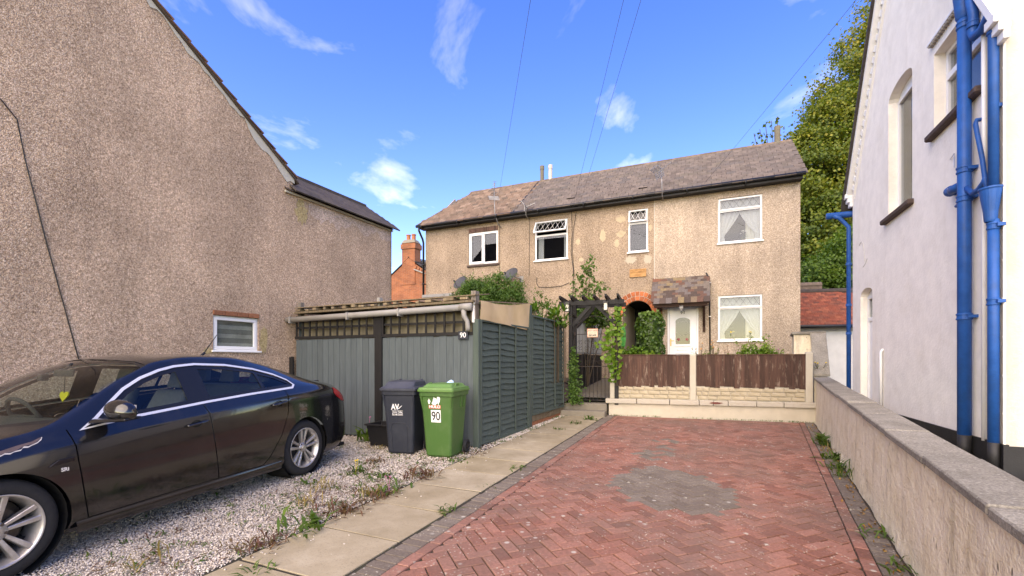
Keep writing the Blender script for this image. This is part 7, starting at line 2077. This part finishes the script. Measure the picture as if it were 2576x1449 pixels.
# ivy: leaves on surfaces
def ivy(name, label, pts, nrm, size, mat, cat='ivy', base=None, core=None, aspect=.95, tint=None):
    t = thing(name, base or tuple(pts.mean(0)), label, cat)
    if core: core.build('core', M['twig'], t)
    leaf_cloud('foliage', pts, size, mat, t, RNG.uniform(0,1,len(pts)) if tint is None else tint, aspect=aspect, up=.1, droop=.6, nrm=nrm)
    return t
def column_ivy():
    c = np.array((3.62, 12.0)); n = 1700
    th = RNG.uniform(0, 6.28, n); z = RNG.uniform(1.1, 2.72, n)
    r = .30*(np.abs(np.cos(th))**4+np.abs(np.sin(th))**4)**(-.25)*(1+.10*np.sin(z*9+th*2)) + RNG.normal(0,.015,n)
    r *= np.where(z > 2.6, 1-.4*(z-2.6)/.12*RNG.uniform(0,1,n), 1)
    P = np.stack([c[0]+r*np.cos(th), c[1]+r*np.sin(th), z], 1); N_ = np.stack([np.cos(th), np.sin(th), .2+0*th], 1)
    k = 260; a = RNG.uniform(0,6.28,k); rr = .28*np.sqrt(RNG.uniform(0,1,k)); P2 = np.stack([c[0]+rr*np.cos(a), c[1]+rr*np.sin(a), 2.70+RNG.normal(0,.03,k)], 1); N2 = np.tile((0,0,1), (k,1))
    m = MB(); m.lathe((c[0], c[1], 1.0), (0,0,1), [(.25,0),(.27,.8),(.26,1.6),(.0,1.68)], 14)
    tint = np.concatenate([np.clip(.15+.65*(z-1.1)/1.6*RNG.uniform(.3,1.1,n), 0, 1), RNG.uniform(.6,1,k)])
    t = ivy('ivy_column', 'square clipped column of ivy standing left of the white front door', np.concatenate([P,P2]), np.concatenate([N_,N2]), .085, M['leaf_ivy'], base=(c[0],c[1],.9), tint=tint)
    m.build('core', M['leaf_ivy'], t)
column_ivy()
shrub('low_hedge', 'bright green low plants behind the left end of the brown fence', [(2.85,11.6,1.55,.25),(3.2,11.6,1.58,.25),(3.5,11.6,1.52,.22),(2.6,11.5,1.65,.2),(3.75,11.5,1.45,.2)], 120, 20, .07, .075, M['leaf_lime'], 'plants', .85, base=(3.2,11.6,.8), flat=.5)
def trailing():
    n = 230; u = RNG.uniform(0,1,n)
    z = 2.75-1.75*u; x = 2.44+.10*np.sin(u*9)+RNG.normal(0,.05+.07*np.sin(u*3.1),n)-.12*u; y = 10.72+RNG.normal(0,.05,n)+.1*u
    P = np.stack([x,y,z],1); N_ = np.tile((-.3,-1,.2),(n,1))+RNG.normal(0,.3,(n,3))
    m = MB()
    for k in range(3): m.tube([(2.44+.03*k,10.8,.9),(2.40+.06*k,10.78,1.5),(2.46,10.76,2.1),(2.44,10.74,2.7)], .008, 5)
    t = ivy('trailing_ivy', 'pale green ivy trailing down the right pergola post', P, N_, .105, M['leaf_lime'], base=(2.44,10.8,.9)); m.build('stem', M['twig'], t)
    n = 900; u = RNG.uniform(0,1,n)**.7; z = 1.85-1.40*u; x = 1.47+RNG.normal(0,1,n)*(.03+.075*u)+.04*u; y = 11.0+RNG.normal(0,.06,n)-.05*u
    P = np.stack([x,y,z],1); N_ = np.tile((.1,-1,.3),(n,1))+RNG.normal(0,.4,(n,3))
    t = ivy('small_leaf_ivy', 'dense small-leaved creeper at the foot of the left pergola post', P, N_, .05, M['leaf_bush'], base=(1.47,11.0,.4))
    m = MB(); m.tube([(1.47,11.05,.4),(1.46,11.05,1.7)], .012, 5); m.build('stem', M['twig'], t)
trailing()
def head(m, c, r, n=7):
    for k in range(n):
        d = Vector(RNG.normal(0,1,3)); d.z = abs(d.z); d.normalize(); p = Vector(c)+d*r*.4
        m.lathe(p, d, [(.0,r*.5),(r*.42,r*.35),(r*.3,0)], 6)
def flower(name, label, base, h, kind, mat, n_heads=3, r=.03, leaf='leaf_weed', spread=.06, cat='flower'):
    t = thing(name, base, label, cat); b = Vector(base); m = MB(); hds = []; C = []
    for k in range(n_heads):
        top = b + Vector((RNG.uniform(-spread,spread), RNG.uniform(-spread,spread), h*RNG.uniform(.78,1.0))); mid = b.lerp(top,.5)+Vector((RNG.uniform(-.02,.02),0,0))
        m.tube([b, mid, top], .0045, 5); hd = MB(); head(hd, top, r); hds.append(hd)
        for j in range(9): C.append(b.lerp(top, RNG.uniform(.1,.8))+Vector(RNG.normal(0,.025,3)))
    m.build('stem', M['twig'], t); [h_.build('flower_head', M[mat], t) for h_ in hds]; leaf_cloud('leaves', np.array([tuple(c) for c in C]), .06, M[leaf], t, RNG.uniform(0,1,len(C)), aspect=.35)
    return t
fl = [(4.42,11.2,1.15,.62,'petal_b','brown seed head beside the middle concrete post'),(4.72,11.3,1.15,.98,'petal_o','tall orange flower right of the front door'),(4.92,11.25,1.15,1.02,'petal_o','orange flowers nearest the drain pipe, tallest in the bed'),(5.02,11.3,1.15,.75,'petal_b','withered brown flower heads below the tall orange ones'),(5.25,11.2,1.1,.95,'petal_b','faded flower by the left edge of the ground floor window'),(5.5,11.1,1.1,.6,'petal_p','small pink flower among leaves under the window'),(6.28,10.7,1.1,.85,'petal_p','pink foxglove spike right of the ground floor window'),(6.42,10.6,1.05,.62,'petal_w','pale spike near the right concrete post'),(6.52,10.75,1.05,.82,'petal_o','flat orange flower heads in front of the raking pier')]
for i, (x, y, z, h, mt, lab) in enumerate(fl): flower('garden_flower', lab, (x, y, z-.45), h+.30, 0, mt, 3 if i not in (2,8) else 6, .028, spread=.07)
shrub('flower_bed_leaves', 'leafy green perennials under the ground floor window', [(5.62,11.0,1.55,.22),(5.9,10.95,1.6,.24),(6.15,10.9,1.58,.2),(5.35,11.05,1.5,.18),(5.7,11.0,1.8,.12),(6.02,10.9,1.82,.1),(6.35,10.8,1.5,.14)], 95, 20, .06, .07, M['leaf_lime'], 'plants', .5, base=(5.8,11.0,.7), sprigs=12)
shrub('bed_greens', 'sparse green stems between the door and the drain pipe', [(4.55,11.3,1.4,.16),(4.8,11.3,1.45,.16),(5.0,11.25,1.4,.14)], 30, 10, .06, .06, M['leaf_weed'], 'plants', .4, base=(4.8,11.3,.8), sprigs=8)
flower('wall_plant', 'yellow-flowered plant on the boundary wall end beside the right concrete post', (6.62, 9.86, 1.12), .34, 0, 'petal_y', 5, .022, 'leaf_weed', .12, 'plant')
flower('window_flowers', 'white flowers in a vase inside the upstairs lace-curtained window', HF.p(.10,-.22,4.86), .30, 0, 'petal_w', 6, .03, 'leaf_ivy', .09, 'flowers')
for i, (a, s_) in enumerate(((-.20,'left'),(.24,'right'))):
    flower('yellow_flowers', 'yellow flowers at the %s inside the ground floor window' % s_, HF.p(a,-.09,2.10), .22, 0, 'petal_y', 4, .026, 'leaf_weed', .05, 'flowers')
# twigs above the right flue
tw = thing('roof_twigs', HF.p(1.1,-3.2,6.5), 'leafy twig tips showing beside the right-hand flue', 'twigs'); C = []; m = MB()
for k in range(5):
    p0 = Vector(HF.p(.9+.1*k,-3.0,7.6)); p1 = p0+Vector((-.35+.08*k, 0, 1.45+.12*k)); m.tube([p0,p1], .01, 5)
    for j in range(12): C.append(p0.lerp(p1, RNG.uniform(.55,1))+Vector(RNG.normal(0,.07,3)))
m.build('stem', M['twig'], tw); leaf_cloud('leaves', np.array([tuple(c) for c in C]), .12, M['leaf_syc'], tw, RNG.uniform(0,.6,len(C)), aspect=.9)

# ---- weeds
def blades(C, n, L, w, spread, V, F_, T, tint, el=(.3,1.3)):
    for k in range(n):
        th = RNG.uniform(0,6.28); e = RNG.uniform(*el); d = np.array((math.cos(th)*math.cos(e), math.sin(th)*math.cos(e), math.sin(e))); l = L*RNG.uniform(.5,1.15); ww = w*RNG.uniform(.6,1.2)
        s_ = np.array((-math.sin(th), math.cos(th), 0)); p0 = np.array(C)+RNG.normal(0,1,3)*np.array((spread,spread,0)); q = p0+d*l*.55; r = p0+d*l+np.array((math.cos(th)*l*.25, math.sin(th)*l*.25, -l*.22))
        c = len(V); V += [p0-s_*ww*.35, p0+s_*ww*.35, q+s_*ww, q-s_*ww, r]; F_ += [(c,c+1,c+2),(c,c+2,c+3),(c+3,c+2,c+4)]; T += [np.clip(tint+RNG.normal(0,.25),0,1)]*5
def weed(loc, label, kind='leaf', size=.12, n=26, fl_mat=None, spread=.04):
    z = G(loc[1]); t = thing('weed', (loc[0], loc[1], z), label, 'weed', 'weeds'); V, F_, T = [], [], []
    if kind == 'leaf': blades((loc[0],loc[1],z), n, size, size*.10, spread, V, F_, T, .5, (.15,1.2)); mt = 'leaf_weed'
    elif kind == 'grass': blades((loc[0],loc[1],z), n, size*1.2, size*.03, spread, V, F_, T, .6, (.7,1.5)); mt = 'leaf_weed'
    elif kind == 'dry': blades((loc[0],loc[1],z), n, size, size*.03, spread, V, F_, T, .5, (.5,1.5)); mt = 'leaf_dry'
    else: blades((loc[0],loc[1],z), n, size, size*.07, spread, V, F_, T, .5, (.2,1.3)); mt = 'leaf_red'
    np_mesh('leaves', np.array(V), np.array(F_), M[mt], t, tint=T)
    if fl_mat:
        for k in range(2):
            m = MB(); p = Vector((loc[0]+RNG.normal(0,.03), loc[1]+RNG.normal(0,.03), z+size*1.1)); m.tube([(loc[0],loc[1],z), tuple(p)], .002, 4); head(m, p, .016, 5)
            m.build('flower_head', M[fl_mat], t)
def wl_pt(a, n_=.07): q = BW.p(a, n_, 0); return (q[0], q[1])
for a, kind, sz, n, lab in ((5.15,'leaf',.20,40,'bushy green weed at the foot of the boundary wall, furthest from the viewer'),(4.6,'leaf',.24,44,'broad dandelion clump against the boundary wall, second from the far end'),(4.05,'dry',.16,26,'yellowing weed tuft between the green clumps along the boundary wall'),(3.5,'leaf',.19,34,'ragged weed with low spreading leaves at the boundary wall foot'),(2.95,'leaf',.16,30,'small weed left of the tall grass by the boundary wall'),(2.45,'grass',.24,46,'tall tuft of grass growing against the boundary wall'),(.45,'leaf',.11,20,'small low weed by the boundary wall near the dry leaves'),(-.25,'leaf',.13,18,'pale weed at the boundary wall nearest the viewer')):
    weed(wl_pt(a), lab, kind, sz, n, spread=.07)
def edge(s_, w_=-.93): q = path_pt(s_, w_); return (q[0], q[1])
for s_, kind, sz, n, fm, lab in ((.15,'red',.10,50,None,'low reddish mat of weed on the slab edge nearest the viewer'),(.52,'leaf',.17,30,None,'broad-leaved green weed on the slab edge beside the gravel'),(.95,'red',.13,60,None,'reddish seeding weed on the slab edge left of the second slab'),(1.42,'red',.11,50,None,'purplish weed on the slab edge below the pink flower'),(1.62,'leaf',.13,22,'petal_p','green weed with a pink flower between gravel and slabs'),(2.25,'red',.15,50,None,'tall dark stemmed weed on the slab edge in mid path'),(3.1,'leaf',.10,24,None,'small green weed where gravel meets the slabs before the green bin'),(3.55,'red',.09,26,None,'thin reddish weed on the slab edge just in front of the green bin')):
    weed(edge(s_), lab, kind, sz*1.05, int(n*1.4), fm, spread=.10)
for s_, w_, sz, n, lab in ((1.32,-.05,.11,24,'tuft of grass in the joint at the right edge of the slab path'),(3.05,.0,.09,18,'small green tuft between the slabs and the grey pavers'),(2.2,-.02,.05,10,'tiny sprout at the slab corner by the grey pavers'),(6.9,-.35,.10,30,'patch of grass in the slab joint near the steps'),(7.6,-.2,.14,44,'spreading weeds at the foot of the garden wall by the steps'),(6.1,-.45,.09,26,'low weed in the slab joint beside the second lap panel')):
    weed(edge(s_, w_), lab, 'leaf', sz, n, spread=.06)
gw_pts = [((-1.92,5.62),'leaf',.15,34,'petal_y','leafy weed with a yellow flower in the gravel behind the rear wheel'),((-1.60,5.45),'leaf',.13,30,None,'green dandelion in the gravel in front of the dark bin'),((-2.05,4.95),'dry',.20,34,None,'straw-coloured grass tuft beside the rear wheel'),((-2.02,4.45),'dry',.17,30,None,'dry tuft of grass a step in front of the rear wheel'),((-1.45,4.75),'dry',.19,36,None,'pale dry grass tuft between the wheel and the slab path'),((-2.32,5.22),'leaf',.13,18,None,'upright green weed touching the rear tyre'),((-2.65,7.1),'grass',.12,30,None,'green grass by the foot of the shed boards'),((-2.45,7.75),'leaf',.36,26,'petal_p','tall spindly weed with purple flowers against the shed boards'),((-2.08,7.0),'dry',.13,36,None,'brown and green weed clump left of the recycling box'),((-1.85,6.2),'red',.12,40,None,'reddish flat weed between the car and the dark bin'),((-2.72,2.72),'grass',.13,40,None,'grass tuft in the gravel beside the front wheel'),((-2.55,3.2),'dry',.22,14,None,'tall dry stalks just behind the front wheel'),((-2.0,3.55),'red',.10,24,None,'small dark weed in the gravel beside the front door'),((-1.75,3.1),'leaf',.09,22,None,'small green weed low in the gravel near the front door')]
for (p, kind, sz, n, fm, lab) in gw_pts: weed(p, lab, kind, sz, n, fm, spread=.07)
# uncountable tiny growth in the gravel
V, F_, T = [], [], []
for k in range(300):
    y = RNG.uniform(2.4, 7.2); le = E0[0] + (PD[0]/PD[1])*(y-E0[1]) - .93/PD[1]; x = le - abs(RNG.normal(0, .8)); 
    blades((x, y, G(y)), int(RNG.integers(4,11)), RNG.uniform(.03,.07), .006, .03, V, F_, T, RNG.uniform(0,1), (.15,1.1))
o = np_mesh('weed_scatter', np.array(V), np.array(F_), M['leaf_weed'], None, tint=T); tag(o, 'tiny sprouting weeds scattered through the gravel', 'weeds', kind='stuff')
V, F_, T = [], [], []
for k in range(240):
    y = RNG.uniform(2.4, 7.4); le = E0[0] + (PD[0]/PD[1])*(y-E0[1]) - .93/PD[1]; x = le - abs(RNG.normal(0, .7))
    blades((x, y, G(y)), int(RNG.integers(4,10)), RNG.uniform(.03,.08), .005, .035, V, F_, T, RNG.uniform(0,1), (.1,1.0))
o = np_mesh('dry_weed_scatter', np.array(V), np.array(F_), M['leaf_red'], None, tint=T); tag(o, 'tiny reddish dried weeds scattered through the gravel', 'weeds', kind='stuff')
# moss and sprouts in joints along the garden wall foot and fallen leaves
V, F_, T = [], [], []
for k in range(70):
    a = RNG.uniform(0,4.3); q = FWf.p(a, .05+abs(RNG.normal(0,.03)), 0); blades((q[0],q[1],G(q[1])), 5, .05, .006, .03, V, F_, T, .5)
for k in range(60):
    s_ = RNG.uniform(4.3,8.1); q = path_pt(s_, -.95+RNG.normal(0,.06)); blades((q[0],q[1],G(q[1])), 6, .06, .006, .03, V, F_, T, .5)
o = np_mesh('joint_sprouts', np.array(V), np.array(F_), M['leaf_weed'], None, tint=T); tag(o, 'small sprouts along the foot of the garden wall and lap fence', 'weeds', kind='stuff')
n = 260
a = RNG.uniform(-2.2, 7.0, n); nn = .05+np.abs(RNG.normal(0,.07,n)); q = np.array([BW.p(x, y, 0) for x, y in zip(a, nn)]); q[:,2] = G(q[:,1])+.012
M['dead_leaf'] = leaf_mat('dead_leaf', [(0,(.10,.05,.02)),(.5,(.26,.13,.03)),(1,(.40,.24,.06))], .2)
o = leaf_cloud('leaf_litter', q, .035, M['dead_leaf'], None, RNG.uniform(0,1,n), aspect=.6, up=3); tag(o, 'dry fallen leaves gathered along the boundary wall foot', 'leaf litter', kind='stuff')

# ================================================================== OVERHEAD WIRES
M['wire'] = plain('grey_wire', (.09,.09,.10), .6, .1)
for A, B, lab in ((HF.p(-7.45,.3,6.30),(1.45,-6,7.5),'leftmost overhead wire rising from the gutter by the casement window'),(HF.p(-4.75,.3,6.30),(1.08,-6,7.5),'left one of the two close overhead wires in the middle of the sky'),(HF.p(-4.55,.3,6.30),(1.42,-6,7.5),'right one of the two close overhead wires in the middle of the sky'),(HF.p(-1.1,.3,6.30),(4.05,-6,7.5),'overhead wire crossing the sky towards the upper right')):
    A, B = Vector(A), Vector(B); t = thing('overhead_wire', A, lab, 'wire', 'overhead wires'); pts = [A.lerp(B, k/24) - Vector((0,0,.25*4*(k/24)*(1-k/24)*.6)) for k in range(25)]
    m = MB(); m.tube(pts, .0032, 6); m.build('strand', M['wire'], t, smooth=True)
